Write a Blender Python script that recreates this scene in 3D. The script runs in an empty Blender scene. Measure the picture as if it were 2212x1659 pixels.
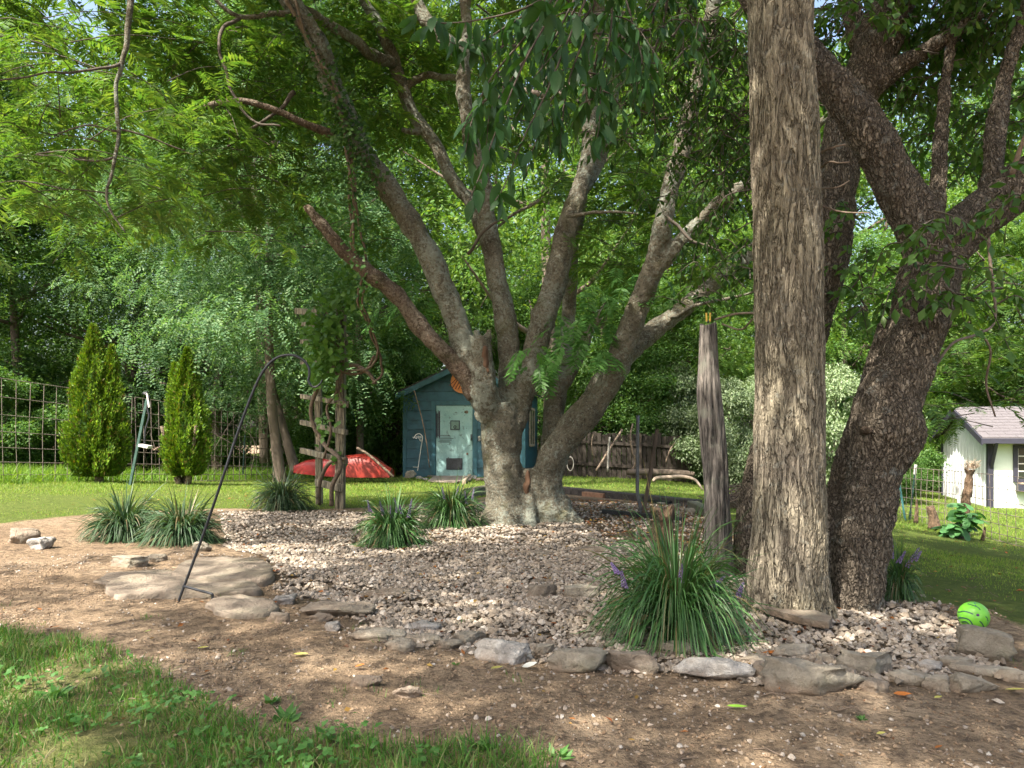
import bpy, bmesh, math
import numpy as np
from mathutils import Vector

# ---------------------------------------------------------------- camera, sky, sun, exposure
SC = bpy.context.scene
COL = SC.collection
F, CX, HY, CH = 1664.0, 1106.0, 945.0, 1.0      # focal length and horizon in a 2212 x 1659 frame, eye height in metres
SUN_DIR = Vector((0.50, 0.62, -1.12)).normalized()   # the way the sunlight travels

cam_d = bpy.data.cameras.new('camera')
cam_d.sensor_width = 36.0
cam_d.lens = F / 2212.0 * 36.0
cam_d.shift_y = (HY - 829.5) / 2212.0
cam_d.clip_start = 0.05
cam_d.clip_end = 1000.0
cam = bpy.data.objects.new('camera', cam_d)
cam.location = (0, 0, CH)
cam.rotation_euler = (math.radians(90), 0, 0)
COL.objects.link(cam)
SC.camera = cam

world = bpy.data.worlds.new('World')
SC.world = world
world.use_nodes = True
wn = world.node_tree
bg = wn.nodes['Background']
sky = wn.nodes.new('ShaderNodeTexSky')
sky.sky_type = 'NISHITA'
sky.sun_disc = False
sky.sun_elevation = math.asin(-SUN_DIR.z)
sky.sun_rotation = math.atan2(-SUN_DIR.x, -SUN_DIR.y)
sky.air_density = 1.2
sky.dust_density = 6.0
wn.links.new(sky.outputs['Color'], bg.inputs['Color'])
bg.inputs['Strength'].default_value = 0.14

sun_d = bpy.data.lights.new('sun', 'SUN')
sun_d.energy = 5.0
sun_d.angle = math.radians(0.53)
sun_d.color = (1.0, 0.93, 0.82)
sun = bpy.data.objects.new('sun', sun_d)
sun.rotation_euler = SUN_DIR.to_track_quat('-Z', 'Y').to_euler()
sun.location = (0, 0, 30)
COL.objects.link(sun)

SC.view_settings.view_transform = 'Standard'
SC.view_settings.look = 'None'
SC.view_settings.gamma = 1.0
SC.view_settings.use_curve_mapping = False
SC.view_settings.exposure = 1.6
SC.render.engine = 'CYCLES'
SC.cycles.max_bounces = 6
SC.cycles.diffuse_bounces = 3
SC.cycles.adaptive_threshold = 0.02
SC.cycles.glossy_bounces = 2
SC.cycles.transmission_bounces = 4
SC.cycles.caustics_reflective = False
SC.cycles.caustics_refractive = False
SC.cycles.use_denoising = True

RNG = np.random.default_rng(7)

# ---------------------------------------------------------------- helpers
def norm(a):
    a = np.asarray(a, float)
    return a / np.maximum(np.linalg.norm(a, axis=-1, keepdims=True), 1e-9)

def mesh_np(name, V, Fs, mat=None, smooth=True):
    V = np.ascontiguousarray(V, np.float32)
    if isinstance(Fs, np.ndarray):
        Fs = [Fs]
    Fs = [np.asarray(f, np.int32) for f in Fs if len(f)]
    me = bpy.data.meshes.new(name)
    me.vertices.add(len(V))
    me.vertices.foreach_set('co', V.ravel())
    loops = np.concatenate([f.ravel() for f in Fs])
    tot = np.concatenate([np.full(len(f), f.shape[1], np.int32) for f in Fs])
    st = np.concatenate([[0], np.cumsum(tot)[:-1]]).astype(np.int32)
    me.loops.add(len(loops))
    me.loops.foreach_set('vertex_index', loops)
    me.polygons.add(len(tot))
    me.polygons.foreach_set('loop_start', st)
    me.update(calc_edges=True)
    me.polygons.foreach_set('use_smooth', np.full(len(tot), bool(smooth)))
    if mat is not None:
        me.materials.append(mat)
    return me

def root_off(p):
    o = np.zeros(3)
    while p is not None:
        o += np.array(p.location)
        p = p.parent
    return o

def link(name, me, parent=None, loc=(0, 0, 0)):
    o = bpy.data.objects.new(name, me)
    o.location = loc
    if parent is not None:
        o.parent = parent
    COL.objects.link(o)
    return o

def obj(name, geo, mat, parent=None, smooth=True, loc=None):
    """geo = (V, Fs) in world space; linked as one mesh object (a top-level one gets its origin at loc)."""
    V, Fs = geo
    V = np.asarray(V, float)
    if parent is None:
        if loc is None:
            loc = np.array([(V[:, 0].min() + V[:, 0].max()) / 2, (V[:, 1].min() + V[:, 1].max()) / 2, V[:, 2].min()])
        return link(name, mesh_np(name, V - np.array(loc), Fs, mat, smooth), None, tuple(loc))
    return link(name, mesh_np(name, V - root_off(parent), Fs, mat, smooth), parent)

def tag(o, label=None, cat=None, group=None, kind=None):
    if label: o['label'] = label
    if cat: o['category'] = cat
    if group: o['group'] = group
    if kind: o['kind'] = kind
    return o

def thing(name, label, cat, loc=(0, 0, 0), group=None):
    o = bpy.data.objects.new(name, None)
    o.empty_display_size = 0.2
    o.location = tuple(float(c) for c in loc)
    COL.objects.link(o)
    return tag(o, label, cat, group)

def join(parts):
    Vs, Fs, n = [], [], 0
    for V, f in parts:
        if isinstance(f, np.ndarray):
            f = [f]
        for a in f:
            if len(a):
                Fs.append(np.asarray(a, np.int64) + n)
        Vs.append(np.asarray(V, float))
        n += len(V)
    by = {}
    for a in Fs:
        by.setdefault(a.shape[1], []).append(a)
    return np.concatenate(Vs), [np.concatenate(v) for v in by.values()]

def P(px, py, Y):
    return np.array([(px - CX) / F * Y, Y, CH - (py - HY) / F * Y])

# terrain: thin-plate spline through levels read off the photograph
CTRL = np.array([
    (0, 2, 0), (-3, 2.5, .02), (3, 2.5, -.02), (0, 6, 0), (-4, 5, .03), (2.6, 4.6, -.01), (0, 9, 0), (-5, 9, .06), (-8.6, 13, .20),
    (-7.4, 21, -.14), (-14, 13, .30), (-14, 22, .05), (-5, 13, .04), (-1, 15, -.08), (0, 21.5, -.12), (3, 18, -.15), (5, 22, -.3),
    (4, 6, -.15), (5, 7.5, -.30), (6.9, 10.6, -.51), (7.1, 14, -.49), (11.76, 19, -.73), (12.9, 23, -.73), (10.5, 14, -.72), (10, 8, -.72),
    (8, 20, -.55), (17, 14, -.9), (18, 24, -.8), (0, 34, -.2), (-18, 34, .1), (20, 34, -.7), (-14, 4, .25), (15, 2, -.8), (0, -8, .05),
    (-10, -8, .15), (10, -8, -.4), (3.2, 9.5, -.06), (3.6, 14, -.16)], float)

def _tps(r2):
    return 0.5 * r2 * np.log(np.maximum(r2, 1e-9))
_n = len(CTRL)
_d = ((CTRL[:, None, :2] - CTRL[None, :, :2]) ** 2).sum(-1)
_A = np.zeros((_n + 3, _n + 3))
_A[:_n, :_n] = _tps(_d) + np.eye(_n) * 0.05
_A[:_n, _n] = 1; _A[:_n, _n + 1:] = CTRL[:, :2]
_A[_n, :_n] = 1; _A[_n + 1:, :_n] = CTRL[:, :2].T
_W = np.linalg.solve(_A, np.concatenate([CTRL[:, 2], np.zeros(3)]))

def gz(x, y):
    x = np.asarray(x, float); y = np.asarray(y, float)
    sh = x.shape
    x = x.ravel(); y = y.ravel()
    z = _W[_n] + _W[_n + 1] * x + _W[_n + 2] * y
    for i in range(_n):
        z = z + _W[i] * _tps((x - CTRL[i, 0]) ** 2 + (y - CTRL[i, 1]) ** 2)
    rr = np.sqrt(x ** 2 + (y - 13) ** 2)
    t = np.clip((rr - 20) / 14, 0, 1)
    t = t * t * (3 - 2 * t)
    return (z * (1 - t) + (-0.25) * t).reshape(sh)

_YS = np.concatenate([np.arange(0.8, 8, .01), np.arange(8, 60, .03)])
def G(px, py, dz=0.0):
    """where the sight line through a picture point meets the ground"""
    xs = (px - CX) / F * _YS
    zs = CH - (py - HY) / F * _YS
    k = np.argmax(zs <= gz(xs, _YS) + dz)
    if zs[k] > gz(xs[k:k + 1], _YS[k:k + 1])[0] + dz:
        k = len(_YS) - 1
    return np.array([xs[k], _YS[k], float(gz(xs[k], _YS[k]))])

def in_poly(x, y, poly):
    inside = np.zeros(x.shape, bool)
    n = len(poly)
    j = n - 1
    for i in range(n):
        xi, yi = poly[i]; xj, yj = poly[j]
        c = ((yi > y) != (yj > y)) & (x < (xj - xi) * (y - yi) / ((yj - yi) if abs(yj - yi) > 1e-9 else 1e-9) + xi)
        inside ^= c
        j = i
    return inside

def _hash(ix, iy, iz, seed):
    h = (ix * 374761393 + iy * 668265263 + iz * 2147483647 + seed * 974634777) & 0xFFFFFFFF
    h = ((h ^ (h >> 13)) * 1274126177) & 0xFFFFFFFF
    return ((h ^ (h >> 16)) & 0xFFFF) / 65535.0

def vnoise(p, seed=0):
    p = np.asarray(p, float)
    i = np.floor(p).astype(np.int64)
    f = p - i
    f = f * f * (3 - 2 * f)
    r = 0
    for dx in (0, 1):
        for dy in (0, 1):
            for dz in (0, 1):
                w = (f[..., 0] if dx else 1 - f[..., 0]) * (f[..., 1] if dy else 1 - f[..., 1]) * (f[..., 2] if dz else 1 - f[..., 2])
                r = r + w * _hash(i[..., 0] + dx, i[..., 1] + dy, i[..., 2] + dz, seed)
    return r * 2 - 1

def fbm(p, octv=3, seed=0):
    a, s, r = 1.0, 1.0, 0
    p = np.asarray(p, float)
    for k in range(octv):
        r = r + a * vnoise(p * s, seed + k)
        a *= .5; s *= 2.03
    return r

def catmull(pts, n=6):
    p = np.asarray(pts, float)
    p = np.concatenate([[2 * p[0] - p[1]], p, [2 * p[-1] - p[-2]]])
    out = []
    for i in range(1, len(p) - 2):
        t = np.linspace(0, 1, n, endpoint=False)[:, None]
        a, b, c, d = p[i - 1], p[i], p[i + 1], p[i + 2]
        out.append(.5 * ((2 * b) + (c - a) * t + (2 * a - 5 * b + 4 * c - d) * t ** 2 + (3 * b - a - 3 * c + d) * t ** 3))
    out.append(p[-2:-1])
    return np.concatenate(out)

def tube(C, r, seg=10, caps=True):
    C = np.asarray(C, float); m = len(C)
    r = np.broadcast_to(np.asarray(r, float), (m,))
    T = norm(np.gradient(C, axis=0))
    u = np.cross(T[0], [0.0, 1.0, 0.0])
    if np.linalg.norm(u) < .1:
        u = np.cross(T[0], [1.0, 0, 0])
    u = u / np.linalg.norm(u)
    a = np.linspace(0, 2 * np.pi, seg, endpoint=False)
    V = []
    for i in range(m):
        u = u - T[i] * np.dot(u, T[i])
        u = u / np.linalg.norm(u)
        w = np.cross(T[i], u)
        V.append(C[i] + r[i] * (np.cos(a)[:, None] * u + np.sin(a)[:, None] * w))
    V = np.concatenate(V)
    i = np.arange(m - 1)[:, None] * seg
    j = np.arange(seg)[None]
    j2 = (j + 1) % seg
    Q = np.stack([i + j, i + j2, i + seg + j2, i + seg + j], -1).reshape(-1, 4)
    Fs = [Q]
    if caps:
        n = len(V)
        V = np.concatenate([V, C[:1], C[-1:]])
        j = np.arange(seg); j2 = (j + 1) % seg
        Fs.append(np.concatenate([np.stack([j2, j, np.full(seg, n)], -1),
                                  np.stack([(m - 1) * seg + j, (m - 1) * seg + j2, np.full(seg, n + 1)], -1)]))
    return V, Fs

def rod(pts, r, seg=6, n=1):
    p = np.asarray(pts, float)
    if n > 1:
        p = catmull(p, n)
    if np.ndim(r):
        r = np.interp(np.linspace(0, 1, len(p)), np.linspace(0, 1, len(r)), r)
    return tube(p, r, seg)

def limb(pp, n=8, seg=14):
    """pp rows: px, py, width in px, distance"""
    pts = np.array([np.concatenate([P(a, b, d), [w / F * d / 2]]) for a, b, w, d in pp])
    c = catmull(pts, n)
    return c[:, :3], np.maximum(c[:, 3], .004)

def beam(p0, p1, w, h, up=(0, 0, 1), ch=.006):
    """a sawn bar with softened arrises"""
    p0 = np.asarray(p0, float); p1 = np.asarray(p1, float)
    t = norm(p1 - p0)
    s = norm(np.cross(t, up)); u = np.cross(s, t)
    ch = min(ch, w * .3, h * .3)
    pr = [(-w / 2 + ch, -h / 2), (w / 2 - ch, -h / 2), (w / 2, -h / 2 + ch), (w / 2, h / 2 - ch), (w / 2 - ch, h / 2), (-w / 2 + ch, h / 2), (-w / 2, h / 2 - ch), (-w / 2, -h / 2 + ch)]
    V = np.array([p + s * a + u * b for p in (p0, p1) for a, b in pr])
    Q = np.array([(i, (i + 1) % 8, 8 + (i + 1) % 8, 8 + i) for i in range(8)])
    return V, [Q, np.array([[7, 6, 5, 4, 3, 2, 1, 0], [8, 9, 10, 11, 12, 13, 14, 15]])]

def plate(pts, thick, direction):
    """a flat polygon with thickness"""
    p = np.asarray(pts, float); n = len(p)
    V = np.concatenate([p, p + np.asarray(direction, float) * thick])
    Q = np.array([(i, (i + 1) % n, n + (i + 1) % n, n + i) for i in range(n)])
    return V, [Q, np.arange(n)[::-1][None], (np.arange(n) + n)[None]]

def blob(c, rad, sub=2):
    b = ICO[sub]
    return b[0] * np.asarray(rad) + np.asarray(c), b[1]

ICO = {}
for _s in (1, 2, 3, 4):
    _bm = bmesh.new()
    bmesh.ops.create_icosphere(_bm, subdivisions=_s, radius=1)
    _bm.verts.ensure_lookup_table()
    ICO[_s] = (np.array([v.co[:] for v in _bm.verts]), np.array([[v.index for v in f.verts] for f in _bm.faces]))
    _bm.free()

def leaves4(pos, ax, nr, L, W, fold=.25):
    ax = norm(ax)
    s = norm(np.cross(nr, ax)); n2 = np.cross(ax, s)
    L = np.asarray(L, float)[:, None]; W = np.asarray(W, float)[:, None]
    mid = pos + ax * L * .45
    lift = n2 * fold * W * .5
    V = np.stack([pos, mid + s * W * .5 + lift, pos + ax * L, mid - s * W * .5 + lift], 1).reshape(-1, 3)
    b = np.arange(len(pos))[:, None] * 4
    Fc = np.concatenate([b + np.array([0, 3, 2]), b + np.array([0, 2, 1])], 0)
    return V, Fc

def rdir(n, rng):
    return norm(rng.normal(size=(n, 3)))

# ---------------------------------------------------------------- materials
def nmat(name):
    m = bpy.data.materials.new(name)
    m.use_nodes = True
    return m, m.node_tree, m.node_tree.nodes['Principled BSDF']

def nd(nt, kind, ins=None, **props):
    n = nt.nodes.new('ShaderNode' + kind)
    for k, v in props.items():
        setattr(n, k, v)
    for k, v in (ins or {}).items():
        if isinstance(v, bpy.types.NodeSocket):
            nt.links.new(v, n.inputs[k])
        else:
            n.inputs[k].default_value = v
    return n

def ramp(nt, fac, stops, interp='LINEAR'):
    r = nt.nodes.new('ShaderNodeValToRGB')
    cr = r.color_ramp
    cr.interpolation = interp
    while len(cr.elements) > 1:
        cr.elements.remove(cr.elements[-1])
    for i, (p, c) in enumerate(stops):
        e = cr.elements[0] if i == 0 else cr.elements.new(p)
        e.position = p
        e.color = (c[0], c[1], c[2], 1) if len(c) == 3 else c
    nt.links.new(fac, r.inputs[0])
    return r.outputs[0]

def mixc(nt, a, b, fac, mode='MIX'):
    n = nt.nodes.new('ShaderNodeMix')
    n.data_type = 'RGBA'
    n.blend_type = mode
    for k, v in ((0, fac), (6, a), (7, b)):
        if isinstance(v, bpy.types.NodeSocket):
            nt.links.new(v, n.inputs[k])
        else:
            n.inputs[k].default_value = v if k == 0 else ((v[0], v[1], v[2], 1) if len(v) == 3 else v)
    return n.outputs[2]

def coord(nt, scale=(1, 1, 1), which='Object'):
    tc = nt.nodes.new('ShaderNodeTexCoord')
    mp = nt.nodes.new('ShaderNodeMapping')
    mp.inputs['Scale'].default_value = scale
    nt.links.new(tc.outputs[which], mp.inputs[0])
    return mp.outputs[0]

def noise(nt, vec, scale, detail=4, rough=.6, dist=0.0):
    n = nd(nt, 'TexNoise', {'Vector': vec, 'Scale': scale, 'Detail': detail, 'Roughness': rough, 'Distortion': dist})
    return n.outputs['Fac']

def bump(nt, h, bsdf, strength=.5, dist=.02):
    b = nd(nt, 'Bump', {'Height': h, 'Strength': strength, 'Distance': dist})
    nt.links.new(b.outputs[0], bsdf.inputs['Normal'])
    return b

def leafmat(name, cols, tr=.42, tcol=(1.5, 1.45, .55), rough=.45, spec=.35):
    m, nt, b = nmat(name)
    geo = nt.nodes.new('ShaderNodeNewGeometry')
    oi = nt.nodes.new('ShaderNodeObjectInfo')
    c = ramp(nt, geo.outputs['Random Per Island'], [(i / max(1, len(cols) - 1), c) for i, c in enumerate(cols)])
    hv = nd(nt, 'MapRange', {'Value': oi.outputs['Random'], 'To Min': .85, 'To Max': 1.15})
    c = mixc(nt, c, (1, 1, 1), 0.0)
    hs = nd(nt, 'HueSaturation', {'Color': c, 'Value': hv.outputs[0]})
    c = hs.outputs[0]
    nt.links.new(c, b.inputs['Base Color'])
    b.inputs['Roughness'].default_value = rough
    b.inputs['Specular IOR Level'].default_value = spec * .8
    tc = mixc(nt, c, (tcol[0], tcol[1], tcol[2]), 1.0, 'MULTIPLY')
    t = nd(nt, 'BsdfTranslucent', {'Color': tc})
    mx = nd(nt, 'MixShader', {0: tr, 1: b.outputs[0], 2: t.outputs[0]})
    nt.links.new(mx.outputs[0], nt.nodes['Material Output'].inputs[0])
    return m

def plain(name, col, rough=.6, metal=0.0, nz=.25, scale=12, bmp=.15, bd=.01, stretch=(1, 1, 1), dark=None):
    """a painted, wooden or metal surface with uneven tone and fine relief"""
    m, nt, b = nmat(name)
    v = coord(nt, stretch)
    f = noise(nt, v, scale, 5)
    d = dark or tuple(c * (1 - nz) for c in col)
    l = tuple(min(1, c * (1 + nz * .6)) for c in col)
    c = ramp(nt, f, [(.3, d), (.5, col), (.72, l)])
    nt.links.new(c, b.inputs['Base Color'])
    b.inputs['Roughness'].default_value = rough
    b.inputs['Metallic'].default_value = metal
    bump(nt, f, b, bmp, bd)
    return m

def set_disp(m, nt, h, scale, mid=.5):
    d = nd(nt, 'Displacement', {'Height': h, 'Midlevel': mid, 'Scale': scale})
    nt.links.new(d.outputs[0], nt.nodes['Material Output'].inputs['Displacement'])
    m.displacement_method = 'BOTH'

M = {}
def bark_furrow(name, k, stretch, c_hi, c_lo, disp, lichen=None, warp=.55):
    """deep interlacing furrows between corky ridges"""
    m, nt, b = nmat(name)
    v = coord(nt, (1, 1, stretch))
    nz = nd(nt, 'TexNoise', {'Vector': v, 'Scale': k * .5, 'Detail': 3.0})
    off = nd(nt, 'VectorMath', {0: nz.outputs['Color'], 1: (.5, .5, .5)}, operation='SUBTRACT')
    sc = nd(nt, 'VectorMath', {0: off.outputs[0], 'Scale': warp / k * 3}, operation='SCALE')
    vv = nd(nt, 'VectorMath', {0: v, 1: sc.outputs[0]}, operation='ADD').outputs[0]
    vo = nd(nt, 'TexVoronoi', {'Vector': vv, 'Scale': k}, feature='DISTANCE_TO_EDGE')
    vo2 = nd(nt, 'TexVoronoi', {'Vector': vv, 'Scale': k * 2.3}, feature='DISTANCE_TO_EDGE')
    a = nd(nt, 'MapRange', {'Value': vo.outputs['Distance'], 'From Max': .28}).outputs[0]
    a2 = nd(nt, 'MapRange', {'Value': vo2.outputs['Distance'], 'From Max': .3}).outputs[0]
    fine = noise(nt, coord(nt, (1, 1, .5)), k * 9, 5, .65)
    h1 = nd(nt, 'Math', {0: a2, 1: .35}, operation='MULTIPLY').outputs[0]
    h2 = nd(nt, 'MultiplyAdd' if False else 'Math', {0: a, 1: .75, 2: h1}, operation='MULTIPLY_ADD').outputs[0]
    h = nd(nt, 'Math', {0: fine, 1: .35, 2: h2}, operation='MULTIPLY_ADD').outputs[0]
    c = ramp(nt, h, [(.25, c_lo), (.6, tuple((x + y) / 2 for x, y in zip(c_lo, c_hi))), (.95, c_hi), (1.0, tuple(min(1, x * 1.25) for x in c_hi))])
    big = noise(nt, coord(nt), 2.5, 3)
    c = mixc(nt, c, (1.12, 1.0, .82), big, 'MULTIPLY')
    if lichen:
        lf = noise(nt, coord(nt), 11, 6, .7)
        c = mixc(nt, c, lichen, ramp(nt, lf, [(.58, (0, 0, 0)), (.66, (.75, .75, .75))]))
    nt.links.new(c, b.inputs['Base Color'])
    b.inputs['Roughness'].default_value = .92
    b.inputs['Specular IOR Level'].default_value = .2
    bump(nt, h, b, .9, disp * 1.1)
    set_disp(m, nt, h, disp, .7)
    return m

def bark_ridged(name, k, stretch, c_hi, c_lo, disp):
    """sinuous interlacing ridges with dark cracks between them"""
    m, nt, b = nmat(name)
    def crack(sc, st, wid, dist):
        n = noise(nt, coord(nt, (1, 1, st)), sc, 2.5, .55, dist)
        d = nd(nt, 'Math', {0: n, 1: .5}, operation='SUBTRACT').outputs[0]
        d = nd(nt, 'Math', {0: d}, operation='ABSOLUTE').outputs[0]
        return nd(nt, 'MapRange', {'Value': d, 'From Max': wid}, interpolation_type='SMOOTHSTEP').outputs[0]
    a1 = crack(k, stretch, .085, .7)
    a2 = crack(k * 1.9, stretch * 1.25, .10, .9)
    fine = noise(nt, coord(nt, (1, 1, .45)), k * 7, 6, .7)
    lump = noise(nt, coord(nt, (1, 1, .6)), k * 2.6, 4, .6)
    h = nd(nt, 'Math', {0: a2, 1: .45, 2: nd(nt, 'Math', {0: a1, 1: .6}, operation='MULTIPLY').outputs[0]}, operation='MULTIPLY_ADD').outputs[0]
    h = nd(nt, 'Math', {0: fine, 1: .5, 2: h}, operation='MULTIPLY_ADD').outputs[0]
    h = nd(nt, 'Math', {0: lump, 1: .45, 2: h}, operation='MULTIPLY_ADD').outputs[0]
    c = ramp(nt, nd(nt, 'Math', {0: h, 1: .65}, operation='MULTIPLY').outputs[0], [(.30, c_lo), (.55, tuple(x * .55 + y * .45 for x, y in zip(c_lo, c_hi))), (.82, c_hi), (.98, tuple(min(1, x * 1.25) for x in c_hi))])
    c = mixc(nt, c, (.93, .96, .88), ramp(nt, noise(nt, coord(nt), 1.7, 4, .6), [(.35, (0, 0, 0)), (.65, (1, 1, 1))]), 'MULTIPLY')
    lf = noise(nt, coord(nt), 16, 6, .75)
    c = mixc(nt, c, (.30, .30, .25), ramp(nt, lf, [(.57, (0, 0, 0)), (.64, (.5, .5, .5))]))
    nt.links.new(c, b.inputs['Base Color'])
    b.inputs['Roughness'].default_value = .95
    b.inputs['Specular IOR Level'].default_value = .15
    bump(nt, h, b, 1.0, disp * 1.6)
    set_disp(m, nt, h, disp, .9)
    return m
M['bark_big'] = bark_ridged('bark_big', 21, .18, (.265, .225, .17), (.085, .068, .05), .007)
M['bark_dark'] = bark_furrow('bark_dark', 40, .42, (.205, .18, .15), (.06, .05, .04), .010, (.27, .27, .235), warp=1.3)

def bark_smooth(name, base, dark, lich, amount=.5):
    m, nt, b = nmat(name)
    v = coord(nt)
    n1 = noise(nt, v, 5, 6, .65)
    n2 = noise(nt, v, 38, 5, .7)
    c = ramp(nt, n1, [(.3, dark), (.5, base), (.7, tuple(x * 1.2 for x in base))])
    c = mixc(nt, c, tuple(x * .5 for x in dark), ramp(nt, n2, [(.35, (.8, .8, .8)), (.5, (0, 0, 0))]))
    patch = noise(nt, v, 1.3, 3, .6)
    pt = noise(nt, v, 9, 7, .72, .5)
    s = nd(nt, 'Math', {0: patch, 1: .55, 2: pt}, operation='MULTIPLY_ADD').outputs[0]
    th = .80 + (.5 - amount) * .25
    c = mixc(nt, c, lich, ramp(nt, s, [(th + .02, (0, 0, 0)), (th + .08, (.55, .55, .55))]))
    s2 = nd(nt, 'Math', {0: patch, 1: .4, 2: noise(nt, coord(nt, (1, 1, 1)), 34, 5, .7)}, operation='MULTIPLY_ADD').outputs[0]
    c = mixc(nt, c, tuple(x * .9 for x in lich), ramp(nt, s2, [(.73, (0, 0, 0)), (.78, (.65, .65, .65))]))
    sp = noise(nt, v, 95, 3, .6)
    c = mixc(nt, c, tuple(min(1, x * 1.1) for x in lich), ramp(nt, sp, [(.6, (0, 0, 0)), (.68, (.6, .6, .6))]))
    moss = ramp(nt, noise(nt, v, 3.3, 4, .6), [(.55, (0, 0, 0)), (.7, (.5, .5, .5))])
    c = mixc(nt, c, (.085, .085, .03), moss)
    nt.links.new(c, b.inputs['Base Color'])
    b.inputs['Roughness'].default_value = .9
    b.inputs['Specular IOR Level'].default_value = .2
    hh = nd(nt, 'Math', {0: n1, 1: 1.0, 2: n2}, operation='MULTIPLY_ADD').outputs[0]
    bump(nt, hh, b, 1.0, .035)
    return m

M['bark_mimosa'] = bark_smooth('bark_mimosa', (.155, .137, .10), (.072, .062, .045), (.27, .295, .245))
M['bark_red'] = bark_smooth('bark_red', (.125, .09, .064), (.05, .035, .026), (.26, .22, .17), .3)
M['bark_thin'] = plain('bark_thin', (.075, .06, .045), .9, nz=.5, scale=20)
M['vine_stem'] = plain('vine_stem', (.13, .095, .065), .9, nz=.5, scale=30, bmp=.4)
M['bark_far'] = plain('bark_far', (.11, .085, .065), .95, nz=.5, scale=6, bmp=.6, bd=.05, stretch=(1, 1, .3))

M['leaf_yellow'] = leafmat('leaf_yellow', [(.05, .125, .025), (.09, .18, .032), (.07, .15, .03), (.15, .225, .045), (.045, .105, .025)], .42, (1.25, 1.25, .5))
M['leaf_mid'] = leafmat('leaf_mid', [(.045, .11, .025), (.075, .16, .035), (.065, .145, .035), (.13, .21, .06)])
M['leaf_blue'] = leafmat('leaf_blue', [(.05, .11, .048), (.075, .15, .068), (.10, .18, .085), (.16, .23, .115)], .42, (1.3, 1.4, .6), .6, .2)
M['leaf_pale'] = leafmat('leaf_pale', [(.11, .17, .08), (.16, .22, .11), (.22, .27, .16), (.13, .2, .07)], .3, (1.2, 1.3, .6), .5, .5)
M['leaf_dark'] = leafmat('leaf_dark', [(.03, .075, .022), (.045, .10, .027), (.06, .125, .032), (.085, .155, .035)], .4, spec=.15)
M['leaf_droop'] = leafmat('leaf_droop', [(.02, .06, .022), (.028, .076, .026), (.04, .10, .032), (.06, .13, .028)], .36, (1.6, 1.7, .35), .45, .3)
M['leaf_vine'] = leafmat('leaf_vine', [(.06, .14, .03), (.09, .19, .04), (.13, .24, .05), (.1, .2, .045)], .4)
M['leaf_frond'] = leafmat('leaf_frond', [(.055, .145, .03), (.075, .185, .04), (.10, .22, .055)], .4, (1.3, 1.4, .5))
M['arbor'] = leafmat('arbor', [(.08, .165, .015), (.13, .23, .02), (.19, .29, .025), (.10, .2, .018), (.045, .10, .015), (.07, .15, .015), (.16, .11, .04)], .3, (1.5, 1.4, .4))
M['blade'] = leafmat('blade', [(.03, .085, .025), (.04, .105, .03), (.05, .125, .038), (.065, .145, .042), (.08, .16, .05), (.035, .09, .028), (.19, .14, .07)], .25, (1.4, 1.5, .5), .4, .4)
M['blade_far'] = leafmat('blade_far', [(.03, .068, .03), (.04, .085, .038), (.055, .105, .05), (.075, .125, .06), (.035, .075, .032), (.17, .13, .07)], .22, (1.3, 1.4, .5), .45, .35)
M['grass'] = leafmat('grass', [(.10, .205, .028), (.145, .25, .036), (.20, .29, .05), (.30, .31, .09)], .4, (1.4, 1.4, .5), .5)
M['grass_near'] = leafmat('grass_near', [(.04, .12, .02), (.06, .16, .026), (.075, .185, .03), (.10, .21, .04), (.15, .2, .06), (.25, .21, .12)], .35, (1.4, 1.5, .5), .5)
M['grass_back'] = leafmat('grass_back', [(.07, .15, .02), (.11, .21, .03), (.17, .26, .04)], .45)
M['weed'] = leafmat('weed', [(.045, .13, .025), (.065, .16, .035), (.09, .19, .05)], .3, (1.3, 1.4, .5), .5, .4)
M['litter'] = leafmat('litter', [(.20, .055, .018), (.30, .12, .03), (.14, .05, .025), (.36, .24, .05), (.10, .05, .03), (.25, .15, .07)], .2, (1.2, .9, .5), .6)
M['flower'] = leafmat('flower', [(.20, .13, .30), (.27, .19, .38), (.33, .26, .42)], .2, (1, 1, 1), .6)
M['fig'] = leafmat('fig', [(.05, .14, .05), (.07, .18, .06), (.09, .21, .07)], .3, (1.3, 1.4, .5))

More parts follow.
